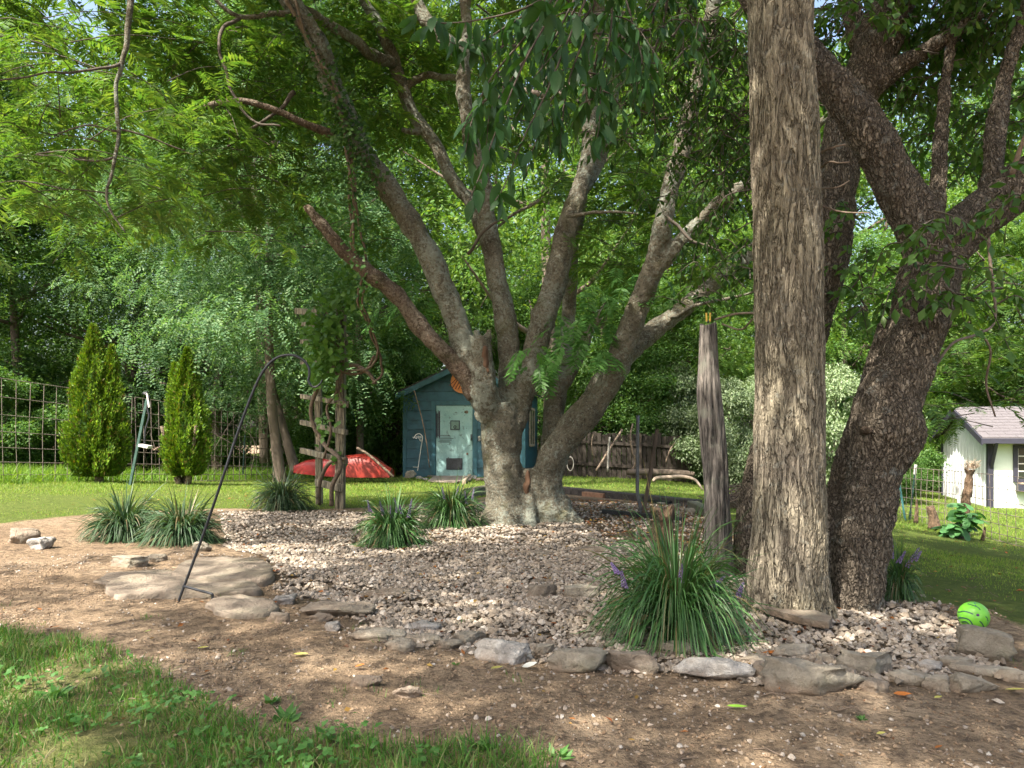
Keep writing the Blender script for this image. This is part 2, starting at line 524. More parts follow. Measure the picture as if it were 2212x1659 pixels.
def stonemat(name, cols, rough=.88, per_island=False, moss=0.0, scale=9):
    m, nt, b = nmat(name)
    v = coord(nt)
    n1 = noise(nt, v, scale, 7, .68)
    oi = nt.nodes.new('ShaderNodeObjectInfo')
    if per_island:
        geo = nt.nodes.new('ShaderNodeNewGeometry')
        c = ramp(nt, geo.outputs['Random Per Island'], [(i / (len(cols) - 1), c) for i, c in enumerate(cols)])
        c = mixc(nt, c, (.6, .55, .5), ramp(nt, noise(nt, v, 60, 3), [(.3, (.6, .6, .6)), (.6, (0, 0, 0))]), 'MULTIPLY')
    else:
        c = ramp(nt, n1, [(.28, cols[0]), (.48, cols[1]), (.62, cols[2]), (.78, cols[-1])])
        hs = nd(nt, 'MapRange', {'Value': oi.outputs['Random'], 'To Min': .8, 'To Max': 1.15})
        c = nd(nt, 'HueSaturation', {'Color': c, 'Value': hs.outputs[0]}).outputs[0]
        if moss:
            c = mixc(nt, c, (.10, .10, .045), ramp(nt, noise(nt, v, 4, 5, .65), [(.5, (0, 0, 0)), (.66, (moss, moss, moss))]))
        g = nt.nodes.new('ShaderNodeNewGeometry')
        sz = nd(nt, 'SeparateXYZ', {0: coord(nt)}).outputs['Z']
        dirt = nd(nt, 'Math', {0: n1, 1: .10, 2: sz}, operation='MULTIPLY_ADD').outputs[0]
        c = mixc(nt, c, (.20, .14, .095), ramp(nt, dirt, [(.055, (.75, .75, .75)), (.1, (0, 0, 0))]))
    nt.links.new(c, b.inputs['Base Color'])
    b.inputs['Roughness'].default_value = rough
    b.inputs['Specular IOR Level'].default_value = .25
    h = nd(nt, 'Math', {0: noise(nt, v, scale * 5, 5, .7), 1: .5, 2: n1}, operation='MULTIPLY_ADD').outputs[0]
    bump(nt, h, b, 1.0, .035 if not per_island else .01)
    return m

M['rock'] = stonemat('rock', [(.17, .145, .11), (.28, .245, .19), (.36, .325, .265), (.48, .455, .40)], moss=.45)
M['rock_pale'] = stonemat('rock_pale', [(.20, .18, .16), (.32, .30, .27), (.45, .43, .40), (.58, .56, .53)])
M['rock_tan'] = stonemat('rock_tan', [(.15, .12, .09), (.24, .195, .15), (.30, .255, .20), (.38, .335, .275)], moss=.3)
M['gravel'] = stonemat('gravel', [(.11, .095, .075), (.29, .245, .195), (.19, .163, .13), (.39, .33, .27), (.25, .205, .155), (.48, .43, .37), (.14, .11, .08), (.33, .27, .205)], per_island=True)
M['pebble'] = stonemat('pebble', [(.25, .20, .15), (.34, .29, .24), (.19, .145, .10), (.44, .40, .35), (.28, .21, .15)], per_island=True)

def ground_mat():
    m, nt, b = nmat('ground')
    v = coord(nt)
    zn = nd(nt, 'Attribute', attribute_name='zone')
    sep = nd(nt, 'SeparateColor', {0: zn.outputs['Color']})
    n1 = noise(nt, v, 1.1, 6, .62)
    n2 = noise(nt, v, 14, 6, .7)
    n3 = noise(nt, v, 90, 4, .7)
    dirt = ramp(nt, n1, [(.3, (.23, .16, .10)), (.5, (.31, .225, .145)), (.7, (.39, .295, .20))])
    dirt = mixc(nt, dirt, (.085, .06, .042), ramp(nt, n2, [(.36, (.85, .85, .85)), (.52, (0, 0, 0))]))
    dirt = mixc(nt, dirt, (.11, .08, .055), ramp(nt, noise(nt, v, 42, 5, .7), [(.38, (.8, .8, .8)), (.5, (0, 0, 0))]))
    dirt = mixc(nt, dirt, (.38, .31, .23), ramp(nt, n3, [(.6, (0, 0, 0)), (.72, (.55, .55, .55))]))
    soil = ramp(nt, n2, [(.3, (.06, .045, .03)), (.6, (.12, .09, .06))])
    lawn = ramp(nt, n2, [(.3, (.06, .085, .018)), (.55, (.10, .135, .026)), (.75, (.16, .15, .05))])
    edge = nd(nt, 'Math', {0: n1, 1: .5, 2: sep.outputs[0]}, operation='MULTIPLY_ADD').outputs[0]
    c = mixc(nt, dirt, lawn, ramp(nt, edge, [(.55, (0, 0, 0)), (.85, (1, 1, 1))]))
    c = mixc(nt, c, soil, sep.outputs[1])
    nt.links.new(c, b.inputs['Base Color'])
    b.inputs['Roughness'].default_value = .95
    b.inputs['Specular IOR Level'].default_value = .15
    h = nd(nt, 'Math', {0: n3, 1: .35, 2: n2}, operation='MULTIPLY_ADD').outputs[0]
    bump(nt, h, b, 1.0, .06)
    return m
M['ground'] = ground_mat()

M['teal'] = plain('teal', (.022, .085, .115), .55, nz=.35, scale=5, bmp=.15, bd=.01)
M['teal_trim'] = plain('teal_trim', (.026, .10, .13), .5, nz=.3, scale=6)
def door_mat():
    m, nt, b = nmat('mint_door')
    v = coord(nt)
    n1 = noise(nt, v, 3, 6, .7)
    c = ramp(nt, n1, [(.3, (.20, .36, .36)), (.5, (.27, .44, .43)), (.7, (.33, .50, .48))])
    w = noise(nt, v, 9, 7, .75, .6)
    c = mixc(nt, c, (.06, .065, .06), ramp(nt, w, [(.57, (0, 0, 0)), (.64, (.8, .8, .8))]))
    nt.links.new(c, b.inputs['Base Color'])
    b.inputs['Roughness'].default_value = .5
    bump(nt, w, b, .3, .01)
    return m
M['mint'] = door_mat()
M['mint_plain'] = plain('mint_plain', (.15, .24, .21), .5, nz=.3)
M['black'] = plain('black', (.012, .012, .013), .6, nz=.3)
M['black_iron'] = plain('black_iron', (.012, .014, .018), .45, nz=.5, scale=30, bmp=.2)
M['steel_grey'] = plain('steel_grey', (.10, .105, .115), .5, .3, nz=.4, scale=25)
M['dark_wood'] = plain('dark_wood', (.075, .055, .04), .9, nz=.5, scale=18, bmp=.5, bd=.02, stretch=(1, 1, .15))
M['wire'] = plain('wire', (.20, .165, .14), .7, .3, nz=.5, scale=30)
M['weathered_white'] = plain('weathered_white', (.22, .205, .18), .8, nz=.3, scale=30)
M['white_metal'] = plain('white_metal', (.62, .60, .56), .6, nz=.2, scale=30)
M['green_post'] = plain('green_post', (.03, .075, .06), .6, nz=.4, scale=20)
M['teal_post'] = plain('teal_post', (.07, .22, .22), .6, nz=.3, scale=20)
M['red_hull'] = plain('red_hull', (.23, .007, .007), .5, nz=.25, scale=3, bmp=.05)
M['orange_hull'] = plain('orange_hull', (.23, .016, .007), .5, nz=.35, scale=3, bmp=.05)
M['knob'] = plain('knob', (.55, .50, .44), .5)
M['orange'] = plain('orange', (.55, .19, .05), .6, nz=.25)
M['orange_dark'] = plain('orange_dark', (.12, .028, .012), .7)
M['tarpaper'] = plain('tarpaper', (.05, .042, .04), .95, nz=.5, scale=25, bmp=.5)
M['shingle'] = plain('shingle', (.11, .10, .105), .95, nz=.35, scale=30, bmp=.4)
M['shed_white_shaded'] = plain('shed_white_shaded', (.72, .77, .78), .6, nz=.08, scale=4)  # gable copy of the white, bluish shade put into the colour
M['shed_white_sunlit'] = plain('shed_white_sunlit', (.70, .78, .68), .6, nz=.08, scale=4)  # front copy of the white, sunlit mint tint put into the colour
M['shed_trim'] = plain('shed_trim', (.025, .025, .04), .6)
M['glass'] = plain('glass', (.02, .03, .02), .06, nz=.2, bmp=.0)
M['muntin'] = plain('muntin', (.75, .74, .70), .5, nz=.1)
M['concrete'] = plain('concrete', (.22, .18, .15), .9, nz=.35, scale=6, bmp=.4)
M['brick'] = plain('brick', (.24, .13, .08), .9, nz=.4, scale=14, bmp=.4)
M['tie'] = plain('tie', (.045, .038, .035), .9, nz=.6, scale=16, bmp=.7, bd=.03, stretch=(.25, 1, 1))
M['tie_green'] = plain('tie_green', (.11, .105, .07), .95, nz=.5, scale=14, bmp=.6, bd=.02)
M['pale_wood'] = plain('pale_wood', (.33, .26, .19), .9, nz=.4, scale=16, bmp=.5)
M['twig'] = plain('twig', (.17, .125, .09), .95, nz=.5, scale=25, bmp=.4)
M['stump'] = plain('stump', (.13, .085, .05), .95, nz=.75, scale=30, bmp=1.0, bd=.06, stretch=(1, 1, .4))
M['heartwood'] = plain('heartwood', (.12, .065, .036), .9, nz=.5, scale=14, bmp=.6, stretch=(1, 1, .25))
M['fence_board'] = plain('fence_board', (.035, .027, .02), .95, nz=.5, scale=9, bmp=.4, stretch=(1, 1, .12))  # board colour darkened to stand in for shade

def wood_weather(name, c):
    m, nt, b = nmat(name)
    v = coord(nt, (1, 1, .07))
    n1 = noise(nt, v, 48, 6, .72, .3)
    n2 = noise(nt, coord(nt), 5, 5, .65)
    cc = ramp(nt, n1, [(.40, tuple(x * .16 for x in c)), (.475, tuple(x * .6 for x in c)), (.54, c), (.62, tuple(min(1, x * 1.55) for x in c))])
    cc = mixc(nt, cc, (.20, .21, .16), ramp(nt, n2, [(.56, (0, 0, 0)), (.66, (.55, .55, .55))]))
    nt.links.new(cc, b.inputs['Base Color'])
    b.inputs['Roughness'].default_value = .95
    bump(nt, n1, b, 1.0, .025)
    return m
M['post_grey'] = wood_weather('post_grey', (.20, .175, .15))
M['trellis'] = wood_weather('trellis', (.25, .215, .15))

def ball_mat():
    m, nt, b = nmat('ball_green')
    b.inputs['Base Color'].default_value = (.13, .40, .03, 1)
    b.inputs['Roughness'].default_value = .42
    f = noise(nt, coord(nt), 60, 2)
    bump(nt, f, b, .08, .004)
    return m
M['ball'] = ball_mat()
M['ball_blue'] = plain('ball_blue', (.01, .06, .20), .45, nz=.1)
M['ball_navy'] = plain('ball_navy', (.008, .035, .05), .5, nz=.1)
M['purple'] = plain('purple', (.07, .02, .10), .4, nz=.1)
M['yellow'] = plain('yellow', (.55, .36, .06), .6)
M['red'] = plain('red', (.45, .05, .03), .5)

# ---------------------------------------------------------------- the ground
def wpoly(pts):
    return [tuple(G(a, b)[:2]) for a, b in pts]

BED = wpoly([(470, 1104), (560, 1106), (700, 1104), (770, 1106), (990, 1088), (1060, 1078), (1215, 1072), (1400, 1088), (1500, 1098), (1540, 1120), (1600, 1160),
             (1780, 1200), (1905, 1285), (1960, 1300), (2030, 1312), (2080, 1345), (2110, 1385), (2200, 1440), (2170, 1470), (2000, 1478), (1850, 1478), (1640, 1462), (1450, 1445),
             (1300, 1432), (1180, 1418), (1030, 1398), (900, 1388), (790, 1372), (770, 1335), (690, 1300), (620, 1290), (590, 1240), (560, 1200), (490, 1172), (480, 1140)])
MULCH = wpoly([(1215, 1070), (1400, 1086), (1505, 1096), (1540, 1120), (1600, 1165), (1600, 1230), (1500, 1215), (1420, 1180), (1330, 1170), (1260, 1130), (1215, 1120)])
_lawn_near = [(-900, 1150), (-200, 1140), (0, 1130), (90, 1122), (175, 1112), (300, 1104), (480, 1098), (560, 1100), (690, 1100), (760, 1098), (980, 1082), (1060, 1072), (1215, 1066), (1400, 1080), (1495, 1090),
              (1545, 1115), (1600, 1150), (1790, 1190), (1915, 1280), (1985, 1296), (2040, 1302), (2110, 1318), (2212, 1352), (2500, 1440), (3000, 1600)]
LAWN = wpoly(_lawn_near) + [(60, 6), (60, 60), (-60, 60), (-60, 6)]
PATCH = wpoly([(-900, 1350), (-300, 1350), (0, 1366), (110, 1376), (230, 1398), (320, 1430), (380, 1475), (470, 1520), (560, 1572), (660, 1592), (760, 1590), (860, 1604), (1010, 1612), (1120, 1624), (1200, 1650)]) + [(.2, 1.75), (.6, .5), (-6, .5), (-7, 3.5)]

def smooth_in(x, y, poly, w):
    """0..1 membership with a soft, ragged edge about w metres wide"""
    s = 0
    k = 0
    for dx, dy in ((0, 0), (1, 0), (-1, 0), (0, 1), (0, -1), (.7, .7), (-.7, .7), (.7, -.7), (-.7, -.7)):
        s = s + in_poly(x + dx * w, y + dy * w, poly)
        k += 1
    return s / k

nu, nv = 420, 460
u = np.linspace(-1, 1, nu); v = np.linspace(-1, 1, nv)
gx = 2.2 * np.sinh(4.9 * u) / math.sinh(1)
gy = 5.2 + 2.4 * np.sinh(4.7 * v) / math.sinh(1)
GX, GY = np.meshgrid(gx, gy)
GZ = gz(GX, GY)
q = np.stack([GX, GY, np.zeros_like(GX)], -1)
near = np.clip(1 - np.hypot(GX, GY - 5) / 14, 0, 1)
bedm = smooth_in(GX, GY, BED, .12)
lawnm = smooth_in(GX, GY, LAWN, .15)
patchm = smooth_in(GX, GY, PATCH, .1)
GZr = GZ + near * (.016 * fbm(q * 1.6, 4, 3) + .007 * fbm(q * 9, 3, 9)) - .012 * bedm
V = np.stack([GX, GY, GZr], -1).reshape(-1, 3)
i = np.arange(nv - 1)[:, None] * nu; j = np.arange(nu - 1)[None]
Q = np.stack([i + j, i + j + 1, i + nu + j + 1, i + nu + j], -1).reshape(-1, 4)
ground = obj('ground', (V, Q), M['ground'], loc=(0, 0, 0))
tag(ground, kind='structure')
ca = ground.data.color_attributes.new('zone', 'FLOAT_COLOR', 'POINT')
zc = np.zeros((nu * nv, 4), np.float32)
zc[:, 0] = np.maximum(lawnm, patchm * .5).ravel()
zc[:, 1] = bedm.ravel()
zc[:, 3] = 1
ca.data.foreach_set('color', zc.ravel())

def ground_z(x, y):
    """height of the built surface"""
    x = np.asarray(x, float); y = np.asarray(y, float)
    q = np.stack([x, y, np.zeros_like(x)], -1)
    nr = np.clip(1 - np.hypot(x, y - 5) / 14, 0, 1)
    return gz(x, y) + nr * (.016 * fbm(q * 1.6, 4, 3) + .007 * fbm(q * 9, 3, 9)) - .012 * smooth_in(x, y, BED, .12)

def scatter(n, xr, yr, rng, poly=None, fan=None):
    x = rng.uniform(*xr, n); y = rng.uniform(*yr, n)
    k = np.ones(n, bool)
    if fan is not None:
        k &= np.abs(x) < y * fan + .3
    if poly is not None:
        k &= in_poly(x, y, poly)
    return x[k], y[k]

def blades(x, y, z, h, w, rng, lean=.5, bend=.5, segs=2):
    n = len(x)
    a = rng.uniform(0, 2 * np.pi, n)
    d = np.stack([np.cos(a), np.sin(a), np.zeros(n)], -1)
    b = rng.uniform(0, 2 * np.pi, n)
    s = np.stack([np.cos(b), np.sin(b), np.zeros(n)], -1)
    ln = np.abs(rng.normal(0, lean, n))[:, None]
    base = np.stack([x, y, z], -1)
    up = np.array([0, 0, 1.0])
    rows = []
    for k in range(segs + 1):
        t = k / segs
        c = base + up * (h * t * (1 - .25 * t * ln[:, 0]))[:, None] + d * (h[:, None] * ln * (t * .5 + bend * t * t))
        if k < segs:
            ww = (w * (1 - .45 * t))[:, None]
            rows += [c - s * ww / 2, c + s * ww / 2]
        else:
            rows += [c]
    V = np.stack(rows, 1)
    m = V.shape[1]
    o = np.arange(n)[:, None] * m
    fs = []
    for k in range(segs - 1):
        fs += [o + np.array([2 * k, 2 * k + 1, 2 * k + 3]), o + np.array([2 * k, 2 * k + 3, 2 * k + 2])]
    fs.append(o + np.array([2 * segs - 2, 2 * segs - 1, 2 * segs]))
    return V.reshape(-1, 3), np.concatenate(fs)

# lawn: left, middle and right behind the bed
rng = np.random.default_rng(11)
parts = []
for (xr, yr, n, h0, w0) in (((-11, 7), (7.5, 12), 60000, .034, .006), ((-13, 11), (11.5, 16), 75000, .045, .010), ((-15, 15), (15.5, 24), 65000, .05, .016), ((2.5, 9), (5, 9), 42000, .028, .0045)):
    x, y = scatter(n, xr, yr, rng, LAWN, .78)
    pt = fbm(np.stack([x, y, x * 0], -1) * .55, 3, 21)
    k = pt + rng.normal(0, .35, len(x)) > -.45
    x, y, pt = x[k], y[k], pt[k]
    parts.append(blades(x, y, gz(x, y) - .004, h0 * rng.uniform(.5, 1.3, len(x)) * (1 + .3 * pt), np.full(len(x), w0), rng, .55, .4, 1))
grass = obj('lawn_grass', join(parts), M['grass'], loc=(0, 0, 0), smooth=False)
tag(grass, 'short mown sunlit lawn behind and beside the gravel bed', 'grass', kind='stuff')

# near patch of rough grass
x, y = scatter(105000, (-4.6, 1.0), (1.5, 4.6), rng, PATCH)
pt = fbm(np.stack([x, y, x * 0], -1) * 2.2, 3, 5)
k = (pt + rng.normal(0, .3, len(x)) > -.5) & (rng.random(len(x)) < .9)
x, y, pt = x[k], y[k], pt[k]
V, Fc = blades(x, y, ground_z(x, y) - .004, (.042 + .036 * np.clip(pt + .3, 0, 1)) * rng.uniform(.5, 1.35, len(x)), rng.uniform(.003, .0056, len(x)), rng, .75, .6, 3)
tag(obj('rough_grass', (V, Fc), M['grass_near'], loc=(0, 0, 0)), 'rough weedy grass patch at the near edge of the bare dirt', 'grass', kind='stuff')
# stray grass tufts on the dirt
sx, sy = [], []
for _ in range(60):
    cx, cy = rng.uniform(-3, 3), rng.uniform(2.3, 4.8)
    if rng.random() < .75 and not (cx < 0): continue
    n = rng.integers(4, 22)
    sx.append(cx + rng.normal(0, .03, n)); sy.append(cy + rng.normal(0, .03, n))
x = np.concatenate(sx); y = np.concatenate(sy)
tag(obj('grass_sprigs', blades(x, y, ground_z(x, y) - .003, rng.uniform(.015, .05, len(x)), np.full(len(x), .003), rng, .8, .6, 2), M['grass_near'], loc=(0, 0, 0)),
    'small stray grass sprigs dotted over the bare dirt', 'grass', kind='stuff')

# tall grass and weeds along the wire fence
x, y = scatter(26000, (-12, -3.5), (12.5, 24), rng)
ln = np.interp(x, [-12, -8.6, -7.4, -4], [12.2, 13.2, 20.0, 22.5])
k = (y > ln) & (y < ln + 5)
x, y = x[k], y[k]
tag(obj('tall_grass', blades(x, y, gz(x, y), rng.uniform(.12, .42, len(x)), np.full(len(x), .016), rng, .7, .8, 2), M['grass_back'], loc=(0, 0, 0)),
    'tall bright unmown grass behind the wire fence', 'grass', kind='stuff')

# clover and ground ivy in the near patch
cl = []
for _ in range(150):
    px_, py_ = rng.uniform(-100, 1200), rng.uniform(1390, 1659)
    c = G(px_, py_)
    if not in_poly(np.array([c[0]]), np.array([c[1]]), PATCH)[0]: continue
    if fbm(np.array([[c[0] * 1.7, c[1] * 1.7, 3.0]]), 2, 77)[0] < .3: continue
    n = rng.integers(4, 10)
    pos = c + np.stack([rng.normal(0, .045, n), rng.normal(0, .045, n), rng.uniform(.012, .05, n)], -1)
    ax = norm(np.stack([rng.normal(size=n), rng.normal(size=n), rng.normal(0, .25, n)], -1))
    nr = norm(np.stack([rng.normal(0, .3, n), rng.normal(0, .3, n) - .2, np.ones(n)], -1))
    L = rng.uniform(.016, .034, n)
    s = np.cross(nr, ax)
    for da, k_ in ((0, 1), (1.1, .9), (-1.1, .9)):
        cl.append(leaves4(pos, ax * math.cos(da) + s * math.sin(da), nr, L * k_ * .8, L * k_ * .75, .1))
tag(obj('clover_weeds', join(cl), M['weed'], loc=(0, 0, 0)), 'low broad clover and weed leaves mixed into the near grass', 'weeds', kind='stuff')

# gravel and loose pebbles
def stones(x, y, r, rng, lift=.35, base=1):
    n = len(x)
    b, f = ICO[base]
    m = len(b)
    jit = 1 + rng.normal(0, .16, (n, m, 1))
    sc = np.stack([rng.uniform(.75, 1.25, n), rng.uniform(.75, 1.25, n), rng.uniform(.6, 1.0, n)], -1)[:, None, :]
    Vs = b[None] * jit * sc * r[:, None, None]
    a = rng.uniform(0, 6.28, n)[:, None]; t = rng.normal(0, .35, n)[:, None]
    X = Vs[..., 0] * np.cos(a) - Vs[..., 1] * np.sin(a); Yv = Vs[..., 0] * np.sin(a) + Vs[..., 1] * np.cos(a); Z = Vs[..., 2]
    X, Z = X * np.cos(t) - Z * np.sin(t), X * np.sin(t) + Z * np.cos(t)
    Vs = np.stack([X + x[:, None], Yv + y[:, None], Z + (ground_z(x, y) + r * lift)[:, None]], -1).reshape(-1, 3)
    return Vs, (f[None] + (np.arange(n) * m)[:, None, None]).reshape(-1, 3)

# flat-sided low-poly pebble: an octahedron with split equator is enough beyond three metres
ICO[0] = (np.array([(1, .1, .1), (.45, .85, .2), (-.5, .8, -.1), (-1, -.1, .15), (-.4, -.9, 0), (.55, -.8, -.15), (.3, .15, .95), (-.35, -.1, .9), (0, 0, -.9)]),
          np.array([(0, 1, 6), (1, 2, 6), (2, 7, 6), (2, 3, 7), (3, 4, 7), (4, 5, 7), (5, 6, 7), (5, 0, 6), (1, 0, 8), (2, 1, 8), (3, 2, 8), (4, 3, 8), (5, 4, 8), (0, 5, 8)]))
rng = np.random.default_rng(23)
parts = []
def ragged(x, y):
    q = np.stack([x, y, x * 0], -1)
    return in_poly(x + .13 * fbm(q * 3.1, 3, 61), y + .13 * fbm(q * 3.1, 3, 62), BED)
x, y = scatter(95000, (-3.8, 4.1), (2.9, 7.2), rng)
k = ragged(x, y); x, y = x[k], y[k]
k = in_poly(x, y, MULCH) & (rng.random(len(x)) < .8)
x, y = x[~k], y[~k]
k = rng.random(len(x)) < .72 + .5 * fbm(np.stack([x, y, x * 0], -1) * 1.5, 3, 88); x, y = x[k], y[k]
parts.append(stones(x, y, rng.uniform(.009, .0185, len(x)), rng, .4, 0))
x, y = scatter(30000, (-5.0, 4.5), (7.2, 12.5), rng, BED)
k = in_poly(x, y, MULCH) & (rng.random(len(x)) < .7)
x, y = x[~k], y[~k]
parts.append(stones(x, y, rng.uniform(.011, .022, len(x)), rng, .4, 0))
x, y = scatter(6000, (-3.4, 3.6), (3.0, 7), rng, BED)
parts.append(stones(x, y, rng.uniform(.013, .024, len(x)), rng, .75, 0))
# spill over the edge
x, y = scatter(5000, (-3.8, 3.9), (2.9, 6.5), rng)
k = smooth_in(x, y, BED, .35) * (~in_poly(x, y, BED)) > rng.random(len(x)) * 1.2
parts.append(stones(x[k], y[k], rng.uniform(.007, .015, k.sum()), rng, .3, 0))
tag(obj('gravel', join(parts), M['gravel'], loc=(0, 0, 0), smooth=False), 'loose grey and cream crushed gravel covering the tree bed', 'gravel', kind='stuff')

x, y = scatter(17000, (-4, 4), (2.1, 6.5), rng, None, .75)
k = ~in_poly(x, y, BED) & ~in_poly(x, y, LAWN) & ~in_poly(x, y, PATCH)
k &= fbm(np.stack([x, y, x * 0], -1) * 1.3, 2, 31) + rng.normal(0, .35, len(x)) > -.05
x, y = x[k], y[k]
r = .0028 + .0095 * rng.random(len(x)) ** 3
tag(obj('pebbles', stones(x, y, r, rng, .2, 0), M['pebble'], loc=(0, 0, 0), smooth=False), 'small pale pebbles and crumbs trodden into the bare dirt', 'pebbles', kind='stuff')
# soil crumbs
x, y = scatter(52000, (-4, 4), (2.0, 6), rng, None, .75)
k = ~in_poly(x, y, BED) & ~in_poly(x, y, LAWN)
k &= fbm(np.stack([x, y, x * 0], -1) * 2.1, 3, 41) + rng.normal(0, .3, len(x)) > 0
x, y = x[k], y[k]
M['crumb'] = stonemat('crumb', [(.14, .095, .06), (.22, .155, .10), (.28, .21, .14), (.10, .07, .045)], per_island=True)
tag(obj('soil_crumbs', stones(x, y, .002 + .0075 * rng.random(len(x)) ** 2, rng, .2, 0), M['crumb'], loc=(0, 0, 0), smooth=False), 'crumbly clods of brown soil over the bare dirt', 'soil', kind='stuff')

# leaf litter and twigs
def curl_leaves(x, y, z, L, rng):
    n = len(x)
    a = rng.uniform(0, 6.28, n)
    ax = np.stack([np.cos(a), np.sin(a), rng.normal(0, .2, n)], -1)
    nr = norm(np.stack([rng.normal(0, .35, n), rng.normal(0, .35, n), np.ones(n)], -1))
    return leaves4(np.stack([x, y, z], -1), ax, nr, L, L * rng.uniform(.35, .6, n), rng.uniform(-.2, .9))
parts = []
for n, xr, yr, poly, L0 in ((1100, (-3.5, 4), (3, 9), BED, .045), (2600, (.6, 4), (5.5, 13), MULCH, .05), (330, (-3.5, 3.5), (2.2, 6), None, .035), (900, (-6, 9), (5, 20), LAWN, .05)):
    x, y = scatter(n * 3, xr, yr, rng, poly)
    x, y = x[:n], y[:n]
    for part in np.array_split(np.arange(len(x)), 6):
        parts.append(curl_leaves(x[part], y[part], ground_z(x[part], y[part]) + .014, L0 * rng.uniform(.4, 1.2, len(part)), rng))
tag(obj('fallen_leaves', join(parts), M['litter'], loc=(0, 0, 0)), 'scattered small orange and brown fallen leaves on gravel and dirt', 'leaves', kind='stuff')
parts = []
for n_, xr, yr in ((420, (-3.5, 3.5), (2.2, 6.5)), (110, (.6, 4), (6, 12))):
    for _ in range(n_):
        x0, y0 = rng.uniform(*xr), rng.uniform(*yr)
        a = rng.uniform(0, 6.28); L = rng.uniform(.03, .16)
        t = np.linspace(0, 1, 4)
        xs = x0 + np.cos(a) * L * t + .01 * rng.normal(size=4); ys = y0 + np.sin(a) * L * t + .01 * rng.normal(size=4)
        parts.append(tube(np.stack([xs, ys, ground_z(xs, ys) + .012 * np.abs(rng.normal(size=4))], -1), rng.uniform(.0008, .0025), 4, False))
tag(obj('twig_litter', join(parts), M['twig'], loc=(0, 0, 0)), 'thin dry twigs and straw strewn on the ground', 'twigs', kind='stuff')

# ---------------------------------------------------------------- stones round the bed
def rock_geo(c, w, d, h, seed, rz=0.0, tilt=0.0, sub=4, cuts=11, rough=.05):
    rg = np.random.default_rng(seed)
    b, f = ICO[sub]
    v = b.copy()
    for k in range(cuts):
        n_ = rdir(1, rg)[0]
        if k % 5 < 3: n_ = norm(n_ * [1, 1, .25])
        t = rg.uniform(.45, .78)
        e = np.maximum(v @ n_ - t, 0)
        v -= n_ * (e * .99)[:, None]
    e = np.maximum(v[:, 2] - .55, 0); v[:, 2] -= e * .9
    v = v / np.abs(v).max(0)
    v[:, :2] *= (1 + .05 * np.sin(v[:, 2] * 9 + fbm(v * 2 + seed, 2, seed)[:] * 2))[:, None]
    v += norm(v) * (rough * 2.0 * fbm(v * 1.9 + seed, 4, seed) + rough * .55 * fbm(v * 7 + seed, 4, seed + 5))[:, None]
    v *= np.array([w / 2, d / 2, h * .62])
    X, Z = v[:, 0] * math.cos(tilt) - v[:, 2] * math.sin(tilt), v[:, 0] * math.sin(tilt) + v[:, 2] * math.cos(tilt)
    Yv = v[:, 1]
    v = np.stack([X * math.cos(rz) - Yv * math.sin(rz), X * math.sin(rz) + Yv * math.cos(rz), Z + h * .38], -1) + np.asarray(c)
    return v, f

def place_rock(px, py, w, h, label, mat='rock', seed=0, rz=0.0, tilt=0.0, dk=.6, cat='stone', group='stones edging the gravel bed', name='edging_stone', rough=.07, cuts=11):
    g = G(px, py + h / 2)
    wm = w / F * g[1] * 1.06
    dm = wm * dk
    hm = max(.06, h / F * g[1] * .92)
    c = np.array([(px - CX) / F * (g[1] + dm / 2), g[1] + dm / 2, 0])
    c[2] = float(ground_z(c[:1], c[1:2])[0]) - .01
    o = obj(name, rock_geo(c, wm * 1.04, dm, hm * 1.05, seed, rz, tilt, rough=rough, cuts=cuts), M[mat], loc=c)
    return tag(o, label, cat, group)

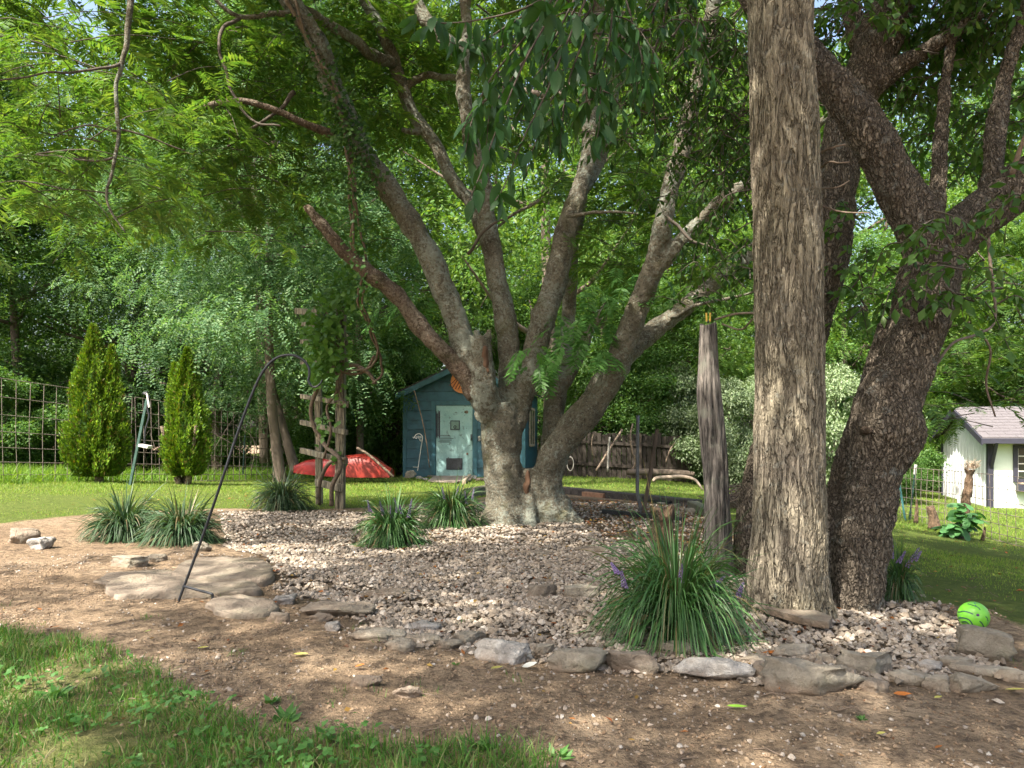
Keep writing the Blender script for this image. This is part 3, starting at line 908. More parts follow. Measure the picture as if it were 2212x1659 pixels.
RK = [
    (820, 1374, 120, 30, 'flat mossy edging slab at the left end of the near stone row', 'rock', .05, 0, .5),
    (914, 1346, 74, 32, 'pale lumpy stone sitting behind two flat edging slabs', 'rock_pale', .1, 0, .7),
    (924, 1378, 92, 26, 'low grey slab wedged beside the mossy flat slab', 'rock', 0, 0, .5),
    (1010, 1378, 78, 36, 'small blocky tan stone left of the long white stone', 'rock', .2, 0, .7),
    (1100, 1407, 152, 60, 'long whitish stone with a bright ridge along its front', 'rock_pale', -.32, -.08, .42),
    (1243, 1421, 122, 64, 'rounded pitted brown stone right of the long white stone', 'rock', -.1, 0, .75),
    (1378, 1424, 142, 54, 'smooth flat brown slab slanting below the big grass clump', 'rock_tan', -.36, -.05, .4),
    (1460, 1396, 90, 34, 'ledge stone tucked under the big grass clump', 'rock', 0, 0, .6),
    (1396, 1370, 56, 34, 'half hidden stone behind the ledge under the big grass clump', 'rock', .3, 0, .7),
    (1554, 1446, 172, 54, 'long slab with white blotches right of the smooth brown slab', 'rock_pale', -.08, 0, .45),
    (1748, 1472, 206, 74, 'largest angular grey edging block in front of the trunks', 'rock', -.18, -.04, .48),
    (1865, 1427, 130, 62, 'mossy boulder lying behind the largest edging block', 'rock', -.12, 0, .6),
    (1716, 1402, 104, 36, 'low grey stone row piece just right of the big grass clump', 'rock', .1, 0, .5),
    (1778, 1418, 36, 34, 'small upright stone left of the mossy boulder', 'rock', .2, 0, .8),
    (1958, 1459, 112, 42, 'flat layered stone right of the largest edging block', 'rock', 0, 0, .6),
    (1880, 1484, 66, 38, 'brown stone butted against the right end of the largest block', 'rock_tan', -.5, 0, .7),
    (2092, 1464, 118, 56, 'flat oval stone at the right end of the edging', 'rock', -.28, -.06, .5),
    (2132, 1384, 120, 76, 'big tilted grey slab next to the green ball', 'rock', -.45, -.12, .5),
    (2118, 1432, 150, 32, 'long thin layered slab below the tilted slab by the ball', 'rock', -.4, 0, .35),
    (2196, 1452, 90, 34, 'layered slab cut by the right picture edge', 'rock', -.4, 0, .5),
    (2008, 1427, 58, 30, 'pale small stone half sunk in gravel near the flat layered stone', 'rock_pale', 0, 0, .7),
    (1172, 1271, 70, 44, 'smooth brown rock standing alone on the gravel', 'rock_tan', .25, 0, .7),
    (1246, 1280, 96, 36, 'low grey slab right of the lone brown rock', 'rock', -.1, 0, .6),
    (602, 1342, 52, 14, 'thin tan stone chip in front of the worn flagstone', 'rock_tan', 0, 0, .4),
    (616, 1292, 62, 28, 'rough grey stone at the left corner of the gravel', 'rock_pale', .1, 0, .7),
    (85, 1171, 62, 36, 'whitish stone in front of the brown one near the left edge', 'rock_pale', .35, .1, .6),
    (54, 1154, 66, 48, 'round brown stone sunk in dirt near the left edge', 'rock_tan', .3, 0, .8),
    (285, 1213, 74, 28, 'rough dark grey stone left of the upper flagstone', 'rock', 0, 0, .7),
    (437, 1184, 36, 22, 'little square stone under the left grass clumps', 'rock', 0, 0, .8),
    (340, 1206, 40, 22, 'small dark stone between flagstone and left grass clumps', 'rock', 0, 0, .8),
    (735, 1316, 150, 30, 'broad sunlit sandy flagstone left of the gravel', 'rock_tan', -.03, 0, .6),
    (852, 1276, 130, 18, 'buried brown flagstone at the gravel edge', 'rock_tan', 0, 0, .5),
    (722, 1357, 38, 22, 'pointed pale stone left of the mossy flat slab', 'rock_pale', 0, 0, .8),
    (1157, 1192, 84, 14, 'flat stepping stone in gravel near the main trunk', 'rock_tan', 0, 0, .6),
    (1295, 1183, 120, 14, 'second flat stepping stone right of the main trunk', 'rock_tan', -.05, 0, .5),
    (877, 1502, 62, 18, 'bare sandy stone poking out of the near dirt', 'rock_tan', 0, 0, .6),
    (792, 1486, 68, 14, 'flat sandy stone left of the other bare one in dirt', 'rock_tan', 0, 0, .5),
    (862, 1398, 64, 26, 'low stone below the mossy flat slab in the near row', 'rock', .1, 0, .6),
    (968, 1392, 60, 24, 'flat grey stone between the low slab and the blocky tan stone', 'rock', -.1, 0, .6),
    (1172, 1402, 50, 30, 'brown stone filling the gap right of the long white stone', 'rock', .2, 0, .7),
    (1306, 1412, 56, 36, 'dark stone between the pitted stone and the smooth brown slab', 'rock', -.3, 0, .7),
    (1640, 1450, 60, 44, 'tan stone between the blotchy slab and the largest block', 'rock_tan', -.2, 0, .7),
    (1636, 1418, 84, 34, 'second-row stone right behind the blotchy slab', 'rock', .1, 0, .6),
    (1820, 1446, 60, 30, 'flat stone between the largest block and the mossy boulder', 'rock', 0, 0, .7),
    (2030, 1470, 70, 34, 'grey stone left of the flat oval stone', 'rock', .2, 0, .6),
    (2056, 1418, 80, 34, 'half sunk layered stone left of the tilted slab', 'rock', -.3, 0, .5),
    (690, 1336, 56, 22, 'dusty tan stone left of the pointed pale stone', 'rock_tan', .2, 0, .6),
    (1118, 1117, 24, 18, 'pale stone lodged between the roots of the main trunk', 'rock_pale', 0, 0, .8),
]
for k_, (px, py, w, h, lab, mt, rz, tl, dk) in enumerate(RK):
    flat = h < 20 or w > 250
    place_rock(px, py, w, h, lab, mt, 100 + k_, rz, tl, dk, cat='flagstone' if 'flagstone' in lab or 'stepping' in lab else 'stone',
               name='flagstone' if 'flagstone' in lab or 'stepping' in lab else 'edging_stone', cuts=14 if flat else 11)
def slab(label, pts, h, seed, mat='rock_tan'):
    rg = np.random.default_rng(seed)
    w = np.array([G(a, b)[:2] for a, b in pts])
    w = catmull(np.concatenate([w, w[:1]]), 5)[:-1]
    w = w + rg.normal(0, .006, w.shape)
    c = w.mean(0); n = len(w)
    z0 = float(ground_z(c[:1], c[1:2])[0])
    rings = [(1.0, -.04), (1.01, h * .35), (1.0, h * .7), (.985, h * .93), (.955, h), (.8, h), (.62, h), (.42, h), (.2, h)]
    V = np.concatenate([np.concatenate([c + (w - c) * k, np.full((n, 1), z0 + zz)], 1) for k, zz in rings] + [np.array([[c[0], c[1], z0 + h]])])
    side = np.arange(len(V)) < 4 * n
    V[:, 2] += np.where(side, .3, 1) * (.016 * fbm(V * [4, 6, 0] + seed, 4, seed) + .005 * fbm(V * [22, 22, 0], 2, seed))
    V[:, :2] += np.where(side, 1, 0)[:, None] * np.stack([fbm(V * 12 + seed, 3, 1), fbm(V * 12 + seed, 3, 2)], -1) * .014
    Q = np.concatenate([np.stack([i * n + np.arange(n), i * n + (np.arange(n) + 1) % n, (i + 1) * n + (np.arange(n) + 1) % n, (i + 1) * n + np.arange(n)], -1) for i in range(len(rings) - 1)])
    m = (len(rings) - 1) * n
    T = np.stack([m + np.arange(n), m + (np.arange(n) + 1) % n, np.full(n, len(V) - 1)], -1)
    return tag(obj('flagstone', (V, [Q[:, ::-1], T[:, ::-1]] if np.cross(w[1] - w[0], c - w[0]) < 0 else [Q, T]), M[mat]), label, 'flagstone', 'stones edging the gravel bed')
slab('upper broad flagstone behind the shepherd hook', [(372, 1250), (395, 1226), (470, 1214), (560, 1222), (590, 1244), (568, 1264), (450, 1262)], .045, 71)
slab('long pale flagstone step at the foot of the shepherd hook', [(228, 1278), (240, 1262), (300, 1250), (430, 1256), (545, 1268), (556, 1282), (470, 1290), (350, 1291), (258, 1294)], .05, 72)
slab('worn tan flagstone just right of the hook foot', [(446, 1318), (470, 1304), (530, 1302), (590, 1312), (600, 1326), (560, 1334), (490, 1334)], .03, 73)
slab('low flagstone left of the upper flagstone', [(200, 1256), (250, 1240), (340, 1232), (380, 1240), (330, 1254), (240, 1262)], .025, 74)
g = G(1722, 1336)
o = obj('flagstone', plate([G(a, b) + np.array([0, 0, .012]) for a, b in ((1642, 1308), (1700, 1312), (1798, 1352), (1790, 1364), (1735, 1356), (1640, 1326))], .035, (0, 0, 1)), M['rock_tan'], smooth=False)
tag(o, 'thin tan flagstone lying in gravel below the tall straight trunk', 'flagstone', 'stones edging the gravel bed')

# ---------------------------------------------------------------- trees
def fuse(tubes, voxel, smooth=5):
    """several overlapping tubes grown together into one skin"""
    V, Fs = join(tubes)
    me = mesh_np('tmp', V, Fs)
    o = bpy.data.objects.new('tmp', me)
    COL.objects.link(o)
    md = o.modifiers.new('r', 'REMESH'); md.mode = 'VOXEL'; md.voxel_size = voxel; md.adaptivity = 0
    ms = o.modifiers.new('s', 'SMOOTH'); ms.factor = .5; ms.iterations = smooth
    dg = bpy.context.evaluated_depsgraph_get()
    ev = o.evaluated_get(dg)
    m2 = bpy.data.meshes.new_from_object(ev)
    n = len(m2.vertices)
    V = np.zeros(n * 3, np.float32); m2.vertices.foreach_get('co', V)
    N = np.zeros(n * 3, np.float32); m2.vertices.foreach_get('normal', N)
    lt = np.zeros(len(m2.polygons), np.int32); m2.polygons.foreach_get('loop_total', lt)
    li = np.zeros(len(m2.loops), np.int32); m2.loops.foreach_get('vertex_index', li)
    st = np.concatenate([[0], np.cumsum(lt)[:-1]])
    Fs = []
    for c in np.unique(lt):
        s = st[lt == c]
        Fs.append(li[s[:, None] + np.arange(c)[None]])
    bpy.data.objects.remove(o); bpy.data.meshes.remove(me); bpy.data.meshes.remove(m2)
    return V.reshape(-1, 3).astype(float), N.reshape(-1, 3).astype(float), Fs

def twig_leaves(anchor, tips, rng, per, L, W, r0=.006, droop=.25, leafdroop=.5, hang=False):
    """thin twigs from anchor points to tips with alternate leaves along them"""
    tw, lv = [], []
    for a, b in zip(anchor, tips):
        d = np.linalg.norm(b - a)
        mid = (a + b) / 2 + rng.normal(0, .1 * d, 3) + np.array([0, 0, .12 * d])
        end = b - np.array([0, 0, droop * d])
        c = catmull(np.array([a, mid, end]), 5)
        tw.append(tube(c, np.linspace(r0, r0 * .3, len(c)), 4, False))
        t = np.linspace(.2, 1, per)
        q_ = np.stack([np.interp(t, np.linspace(0, 1, len(c)), c[:, i]) for i in range(3)], -1)
        T = norm(np.gradient(q_, axis=0))
        side = norm(np.cross(T, [0, 0, 1.0]) + 1e-6)
        sg = np.where(np.arange(per) % 2 == 0, 1, -1)[:, None]
        ax = norm(T * .5 + side * sg * .8 + rng.normal(0, .35, (per, 3)) - np.array([0, 0, leafdroop]))
        nr = norm(np.array([0, 0, 1.0]) + rng.normal(0, .45, (per, 3)))
        lv.append((q_, ax, nr, L * rng.uniform(.65, 1.2, per), W * rng.uniform(.7, 1.15, per)))
    return tw, lv

def cat_leaves(lv, fold=.3):
    return leaves4(*[np.concatenate([l[i] for l in lv]) for i in range(5)], fold)

def fronds(pos, ax, nr, Lf, rng, pairs=9, pw=.16):
    """feathery doubly divided leaves: each a midrib with pairs of narrow pinnae"""
    n = len(pos)
    ax = norm(ax); s = norm(np.cross(nr, ax)); up = np.cross(ax, s)
    t = np.linspace(.22, 1.0, pairs)
    prof = np.sin(np.pi * np.clip(t * .80 + .12, 0, 1)) ** .6
    q_ = pos[:, None] + ax[:, None] * (Lf[:, None] * t)[..., None] - np.array([0, 0, 1.0]) * (Lf[:, None] * .32 * t ** 2)[..., None]
    parts = []
    for sg in (1, -1):
        d = norm(s[:, None] * sg * .85 + ax[:, None] * .6 + rng.normal(0, .10, (n, pairs, 3)) - np.array([0, 0, .18]))
        L = Lf[:, None] * .40 * prof[None] * rng.uniform(.9, 1.1, (n, pairs))
        nn = up[:, None] + rng.normal(0, .18, (n, pairs, 3))
        parts.append(leaves4(q_.reshape(-1, 3), d.reshape(-1, 3), nn.reshape(-1, 3), L.ravel(), L.ravel() * pw + .003, .15))
    rw = .0022
    tip = q_[:, -1]; mid = q_[:, pairs // 2]
    Vr = np.stack([pos - s * rw, pos + s * rw, mid + s * rw, tip, mid - s * rw], 1).reshape(-1, 3)
    b = np.arange(n)[:, None] * 5
    parts.append((Vr, np.concatenate([b + np.array([0, 1, 2]), b + np.array([0, 2, 4]), b + np.array([4, 2, 3])])))
    return join(parts)

# ---- main multi-stemmed mimosa
rng = np.random.default_rng(5)
base = G(1135, 1125)
mim = thing('mimosa_tree', 'broad mimosa with many lichened stems fanning out from one low trunk', 'tree', base)
LB = [
    [(1100, 1150, 150, 9.3), (1098, 1105, 118, 9.25), (1095, 1040, 92, 9.2), (1090, 980, 92, 9.2), (1085, 920, 100, 9.2), (1075, 870, 95, 9.2)],
    [(1075, 890, 85, 9.2), (1045, 850, 78, 9.15), (1012, 790, 66, 9.1), (988, 700, 64, 9.0), (952, 600, 58, 8.9), (902, 500, 55, 8.8), (836, 400, 52, 8.7), (782, 320, 50, 8.6), (728, 205, 56, 8.5), (688, 100, 56, 8.4), (640, 20, 54, 8.3), (560, -130, 50, 8.1), (470, -290, 44, 8.0)],
    [(1060, 900, 80, 9.15), (1052, 850, 62, 9.0), (1047, 800, 50, 8.95), (1041, 745, 40, 8.9), (1040, 728, 36, 8.9)],
    [(1042, 760, 30, 8.9), (1030, 722, 17, 8.88), (1027, 712, 15, 8.88)], [(1042, 760, 30, 8.9), (1055, 722, 15, 8.88), (1058, 710, 13, 8.88)],
    [(1090, 920, 85, 9.25), (1102, 850, 62, 9.3), (1104, 780, 50, 9.3), (1092, 680, 50, 9.3), (1068, 580, 48, 9.3), (1050, 450, 46, 9.3), (1040, 385, 42, 9.3), (1018, 300, 38, 9.3), (1004, 210, 36, 9.3), (1000, 130, 36, 9.3), (965, 85, 36, 9.3), (920, 40, 34, 9.3), (870, -60, 30, 9.3), (800, -200, 26, 9.3)],
    [(1002, 150, 30, 9.3), (1008, 60, 30, 9.35), (1002, -40, 30, 9.4), (1010, -220, 26, 9.5)],
    [(1098, 940, 64, 9.25), (1128, 858, 62, 9.3), (1157, 765, 54, 9.35), (1184, 660, 58, 9.4), (1210, 550, 56, 9.4), (1238, 455, 50, 9.4), (1258, 390, 44, 9.4), (1272, 300, 42, 9.4), (1276, 200, 40, 9.4), (1286, 90, 38, 9.4), (1292, -40, 36, 9.4), (1310, -240, 30, 9.4)],
    [(1240, 440, 34, 9.4), (1290, 360, 28, 9.7), (1318, 240, 30, 10.0), (1330, 160, 24, 10.2), (1350, 40, 22, 10.4)],
    [(1190, 1150, 110, 9.35), (1184, 1100, 90, 9.3), (1182, 1045, 72, 9.25), (1194, 990, 74, 9.2), (1240, 925, 72, 9.1), (1300, 840, 66, 9.0), (1350, 740, 58, 8.9), (1388, 645, 56, 8.8), (1416, 560, 54, 8.7), (1440, 460, 47, 8.6), (1464, 355, 45, 8.55), (1490, 250, 41, 8.5), (1512, 165, 38, 8.5), (1540, 20, 38, 8.5), (1570, -160, 32, 8.5)],
    [(1412, 590, 44, 8.7), (1448, 548, 37, 8.65), (1505, 488, 35, 8.6), (1560, 432, 31, 8.5), (1625, 392, 29, 8.4), (1720, 320, 26, 8.3), (1800, 240, 20, 8.2)],
    [(1200, 985, 62, 9.4), (1262, 880, 56, 9.5), (1330, 790, 50, 9.6), (1400, 722, 45, 9.7), (1462, 676, 42, 9.8), (1532, 622, 36, 9.9), (1610, 555, 30, 10.0), (1700, 470, 24, 10.2)],
    [(1180, 1080, 70, 9.5), (1188, 1000, 50, 9.6), (1194, 900, 54, 9.65), (1203, 815, 52, 9.65), (1212, 790, 40, 9.65)],
    [(1200, 850, 40, 9.65), (1236, 795, 30, 9.6), (1262, 745, 26, 9.55), (1290, 688, 20, 9.5), (1312, 640, 10, 9.5)],
    [(1144, 1140, 70, 9.3), (1142, 1075, 54, 9.22), (1141, 1030, 36, 9.2), (1141, 1008, 18, 9.2)],
    # roots
    [(1080, 1090, 60, 9.2), (1060, 1120, 44, 9.05), (1040, 1138, 24, 8.85)], [(1135, 1080, 52, 9.15), (1146, 1120, 34, 9.0), (1152, 1142, 20, 8.8)], [(1205, 1085, 56, 9.25), (1228, 1118, 36, 9.15), (1262, 1130, 18, 9.0)], [(1120, 1100, 60, 9.15), (1118, 1128, 40, 9.0)],
]
tb = []
for pp in LB:
    c, r = limb(pp, 7)
    k = np.arange(len(c))
    c = c + np.stack([fbm(c * 1.7 + 3, 2, 1), fbm(c * 1.7 + 9, 2, 2), np.zeros(len(c))], -1) * (r * .22)[:, None]
    tb.append(tube(c, r * .93 * (1 + .09 * fbm(c * 4, 2, 4)), 16))
V, N, Fs = fuse(tb, .02, 3)
V += N * (.016 * fbm(V * 3.3, 3, 6) + .013 * fbm(V * 8, 3, 8) + .006 * fbm(V * 22, 3, 12) - .006)[:, None]
trunk = obj('trunk', (V, Fs), M['bark_mimosa'], mim)
# rough reddish dead limb and the broken branch higher up
c, r = limb([(1030, 850, 50, 9.1), (1002, 806, 42, 9.0), (955, 757, 38, 8.95), (905, 703, 37, 8.9), (872, 655, 36, 8.85), (840, 622, 35, 8.8), (800, 592, 34, 8.75), (765, 562, 30, 8.7), (735, 535, 28, 8.65), (700, 492, 26, 8.6), (668, 455, 20, 8.55), (660, 448, 9, 8.55)], 7)
V, Fs = tube(c, r * (1 + .12 * fbm(c * 9, 2, 3)), 14)
V = V + .012 * np.stack([fbm(V * 13, 2, s) for s in (1, 2, 3)], -1)
tag(obj('dead_limb', (V, Fs), M['bark_red'], mim), 'rough reddish dead limb sawn off at its tip')
c, r = limb([(722, 292, 20, 8.5), (660, 268, 15, 8.3), (600, 240, 14, 8.2), (530, 219, 13, 8.1), (480, 221, 12, 8.05), (430, 234, 11, 8.0), (385, 252, 10, 7.95), (345, 264, 7, 7.9), (330, 264, 3, 7.9)], 6)
tag(obj('broken_branch', tube(c, r * (1 + .1 * fbm(c * 9, 2, 3)), 9), M['bark_red'], mim), 'bare arched broken branch')
# orange split wood on the stub and in the crotch
c, r = limb([(1054, 806, 10, 8.83), (1047, 770, 22, 8.84), (1043, 742, 24, 8.83), (1041, 728, 12, 8.83)], 6)
V, Fs = tube(c, r * .9, 14); V = V + .02 * np.stack([fbm(V * 12, 3, s) for s in (1, 2, 3)], -1) + [0, .035, 0]
obj('split_wood', (V, Fs), M['heartwood'], mim)
c, r = limb([(1140, 1090, 8, 9.03), (1138, 1060, 15, 9.03), (1140, 1035, 13, 9.05), (1141, 1015, 7, 9.08)], 5)
V, Fs = tube(c, r, 12); V = V + .03 * np.stack([fbm(V * 10, 3, s) for s in (1, 2, 3)], -1) + [0, .07, 0]
obj('split_wood', (V, Fs), M['heartwood'], mim)

BR = [  # secondary branches and hanging twigs: px, py, w, Y
    [(285, -60, 16, 5.6), (286, 10, 14, 5.6), (282, 80, 12, 5.6), (264, 130, 10, 5.6), (252, 190, 9, 5.6), (256, 260, 9, 5.6), (258, 310, 8, 5.6), (246, 380, 7, 5.6), (234, 410, 6, 5.6), (240, 455, 5, 5.6), (270, 500, 3, 5.6)],
    [(262, 132, 8, 5.6), (222, 140, 6, 5.5), (150, 150, 5, 5.4), (60, 160, 4, 5.3), (-20, 170, 4, 5.2)],
    [(256, 290, 6, 5.6), (200, 270, 4, 5.6), (120, 290, 3, 5.7)], [(250, 342, 6, 5.6), (180, 345, 4, 5.6), (80, 335, 3, 5.7)], [(258, 285, 5, 5.6), (320, 298, 4, 5.7), (400, 320, 3, 5.8)],
    [(640, 25, 16, 8.3), (580, 28, 12, 8.1), (530, 36, 10, 8.0), (480, 20, 9, 7.9), (440, -30, 8, 7.8)],
    [(520, 36, 8, 8.0), (480, 60, 8, 7.8), (470, 100, 7, 7.7), (490, 150, 7, 7.6), (505, 200, 6, 7.5), (540, 260, 5, 7.4), (600, 275, 4, 7.3)],
    [(640, 200, 12, 8.5), (600, 240, 8, 8.4), (520, 290, 6, 8.3), (430, 370, 4, 8.2)],
    [(640, 10, 18, 8.6), (690, 46, 22, 8.8), (724, 62, 24, 9.0), (765, 84, 22, 9.2), (790, 110, 24, 9.4), (820, 128, 26, 9.7), (852, 138, 24, 9.9)],
    [(776, -20, 20, 9.8), (796, 20, 22, 9.9), (824, 68, 24, 9.9), (856, 143, 28, 10.0), (880, 217, 28, 10.0), (906, 262, 29, 10.0), (940, 312, 28, 10.0), (966, 367, 28, 10.0), (992, 410, 28, 10.0), (1022, 455, 26, 9.9), (1055, 540, 26, 9.7), (1082, 640, 30, 9.5)],
    [(868, 196, 20, 10.0), (890, 178, 18, 10.0), (918, 166, 16, 10.0), (960, 170, 14, 9.8), (996, 172, 14, 9.5)], [(912, 280, 16, 10.0), (888, 282, 14, 9.9), (868, 276, 10, 9.9)],
    [(1215, 790, 24, 11.0), (1228, 690, 30, 11.5), (1234, 560, 32, 11.5), (1246, 470, 30, 11.5), (1262, 380, 28, 11.5), (1276, 250, 26, 11.5)],
    [(1225, 468, 9, 9.2), (1300, 458, 7, 9.0), (1380, 462, 4, 8.9)], [(1005, 545, 8, 9.2), (1060, 490, 6, 9.1), (1110, 465, 4, 9.0)],
    [(1300, 350, 24, 9.8), (1250, 366, 14, 9.8)], [(1160, 430, 8, 9.8), (1100, 470, 6, 9.8), (1030, 540, 4, 9.8)],
    [(1440, 470, 8, 8.5), (1500, 520, 6, 8.4), (1560, 540, 4, 8.3)], [(1440, 690, 12, 9.7), (1500, 660, 8, 9.4), (1590, 640, 6, 9.2), (1650, 620, 4, 9.0)],
]
tb = []
for pp in BR:
    c, r = limb(pp, 5)
    wob = np.stack([fbm(c * 4 + 1, 2, 1), fbm(c * 4 + 5, 2, 2), fbm(c * 4 + 7, 2, 6)], -1) * .03
    tb.append(tube(c + wob, r, 8))
for t_ in tb:
    obj('branch', t_, M['bark_mimosa' if t_[0].shape[0] and np.ptp(t_[0][:9], axis=0).max() > .09 or len(t_[0]) > 330 else 'bark_thin'], mim)

# feathery canopy
CL = [ # px, py, Y, rx, ry (px), depth, twigs, frond length
    (80, 60, 8.0, 170, 90, 1.6, 26, .30), (150, 150, 6.0, 150, 70, .8, 18, .26), (330, 60, 8.6, 150, 90, 1.6, 16, .30), (420, 140, 9.4, 140, 90, 1.5, 26, .30), (80, 250, 7.0, 130, 80, 1.2, 16, .27), (190, 300, 6.2, 130, 70, .9, 16, .24),
    (250, 430, 6.2, 130, 60, .9, 14, .24), (120, 400, 7.2, 120, 80, 1.2, 14, .26), (330, 330, 8.0, 120, 80, 1.2, 15, .28), (520, 120, 9.2, 130, 100, 1.4, 30, .30), (600, 60, 9.8, 140, 80, 1.6, 28, .30), (560, 330, 9.0, 150, 80, 1.4, 28, .30),
    (450, 430, 9.6, 150, 70, 1.4, 22, .30), (620, 420, 10.2, 140, 80, 1.4, 20, .30), (690, 300, 10.0, 80, 90, 1.4, 16, .30), (800, 60, 10.4, 130, 80, 1.5, 28, .30), (880, 150, 10.8, 120, 80, 1.5, 30, .30), (830, 240, 10.8, 110, 70, 1.4, 22, .30),
    (940, 200, 11.0, 110, 80, 1.4, 22, .30), (970, 30, 10.8, 120, 70, 1.5, 22, .30), (1130, 60, 11.0, 140, 90, 1.5, 26, .30), (1180, 280, 11.2, 110, 120, 1.4, 26, .30), (1330, 470, 11.0, 120, 90, 1.4, 26, .30), (1360, 360, 11.0, 100, 90, 1.4, 22, .30),
    (1400, 60, 10.6, 130, 90, 1.5, 26, .30), (1500, 450, 10.6, 130, 80, 1.4, 26, .30), (1560, 560, 10.8, 110, 70, 1.3, 18, .30), (1330, 560, 10.8, 110, 60, 1.3, 14, .30), (880, 500, 10.6, 70, 70, 1.2, 10, .28), (870, 640, 10.0, 60, 60, .8, 9, .27),
    (150, -60, 8.0, 300, 80, 2.5, 40, .30), (600, -80, 9.0, 300, 90, 2.5, 40, .30), (1100, -100, 9.5, 350, 90, 2.5, 40, .30), (1500, -80, 9.5, 200, 80, 2.5, 30, .30), (300, 230, 9.8, 200, 80, 1.5, 10, .30), (720, 170, 10.6, 120, 90, 1.4, 20, .30),
    (2120, 600, 9.0, 120, 110, 1.4, 20, .28), (2170, 760, 8.6, 90, 90, 1.2, 16, .26), (2150, 900, 8.4, 70, 50, .8, 10, .22),
]
tw, fp, fa, fn, fl = [], [], [], [], []
for px, py, Y, rx, ry, dep, n, Lf in CL:
    ctr = P(px, py, Y)
    for _ in range(int(n * 1.0)):
        o1 = rng.normal(0, .42, 3); o2 = rng.normal(0, .5, 3)
        sc = np.array([rx / F * Y, dep, ry / F * Y])
        a = ctr + o1 * sc; b = a + norm(np.array([[o2[0] + .4 * o1[0], o2[1] + .4 * o1[1], o2[2] * .35 - .05]]))[0] * rng.uniform(.35, .8)
        c = catmull(np.array([a, (a + b) / 2 + [0, 0, .05], b]), 3)
        tw.append(tube(c, np.linspace(.006, .002, len(c)), 4, False))
        m = rng.integers(5, 8)
        t = np.linspace(.15, 1, m)
        q_ = np.stack([np.interp(t, np.linspace(0, 1, len(c)), c[:, i]) for i in range(3)], -1)
        T = norm(b - a)
        sd = norm(np.cross(T, [0, 0, 1.0]))
        sg = np.where(np.arange(m) % 2, 1, -1)[:, None]
        fp.append(q_); fa.append(T * .55 + sd * sg + rng.normal(0, .25, (m, 3)) - np.array([0, 0, .25])); fn.append(np.array([0, 0, 1.0]) + rng.normal(0, .3, (m, 3)))
        fl.append(Lf * rng.uniform(.65, 1.15, m))
for cx, cy, cz, rx, ry, rz, n in ((-2.2, 6.6, 7.6, 2.0, 1.3, .7, 90), (-4.2, 9.0, 8.8, 1.8, 2.0, .7, 80), (-.5, 8.6, 8.6, 2.0, 1.6, .7, 70), (1.5, 10, 9.4, 2.0, 2.0, .8, 60)):
    # canopy lobes added out of view overhead to shade the stems
    for _ in range(n):
        a = np.array([cx, cy, cz]) + rng.normal(0, .45, 3) * [rx, ry, rz]
        d_ = norm(np.array([rng.normal(), rng.normal(), rng.normal(0, .3)]))
        m = 8
        t = np.linspace(0, .8, m)[:, None]
        q_ = a + d_ * t
        sd = norm(np.cross(d_, [0, 0, 1.0]))
        tw.append(tube(np.array([a, a + d_ * .8]), .004, 4, False))
        fp.append(q_); fa.append(d_ * .55 + sd * np.where(np.arange(m) % 2, 1, -1)[:, None] + rng.normal(0, .25, (m, 3)) - np.array([0, 0, .2])); fn.append(np.array([0, 0, 1.0]) + rng.normal(0, .3, (m, 3)))
        fl.append(.34 * rng.uniform(.7, 1.15, m))
cn = obj('crown', fronds(np.concatenate(fp), np.concatenate(fa), np.concatenate(fn), np.concatenate(fl) * 1.18, rng, 9, .22), M['leaf_yellow'], mim)
cn['kind'] = 'stuff'
o = obj('twigs', join(tw), M['bark_thin'], mim); o['kind'] = 'stuff'
# near fronds, each a leaf of its own
fr_me = []
for k in range(4):
    Lf = .30
    g_ = fronds(np.zeros((1, 3)), np.array([[1.0, 0, -.05]]), np.array([[0, 0, 1.0]]), np.array([Lf]), np.random.default_rng(50 + k), 10, .27)
    fr_me.append(mesh_np('frond', g_[0], g_[1], M['leaf_frond']))
def put_frond(p, heading, pitch, roll, s):
    o = bpy.data.objects.new('frond', fr_me[rng.integers(4)])
    o.parent = mim
    o.location = tuple(np.asarray(p) - np.array(base))
    o.rotation_euler = (roll, pitch, heading)
    o.scale = (s, s, s)
    COL.objects.link(o)
for px, py, Y, n, rx, ry in ((1180, 752, 8.4, 9, 44, 14), (1160, 780, 8.6, 4, 25, 14), (1290, 660, 9.0, 12, 60, 60), (1330, 600, 9.1, 9, 50, 40), (1250, 720, 9.0, 7, 45, 30), (1300, 760, 8.9, 6, 40, 25), (900, 640, 9.4, 7, 50, 40), (1390, 600, 9.2, 6, 40, 30), (1210, 690, 9.3, 5, 20, 30)):
    for k in range(n):
        a = -math.pi / 2 + rng.normal(0, 1.0)
        put_frond(P(px + rng.normal(0, rx * .5), py + rng.normal(0, ry * .5), Y + rng.normal(0, .15)), a, rng.uniform(.15, .85), rng.normal(0, .3), rng.uniform(1.0, 1.5))

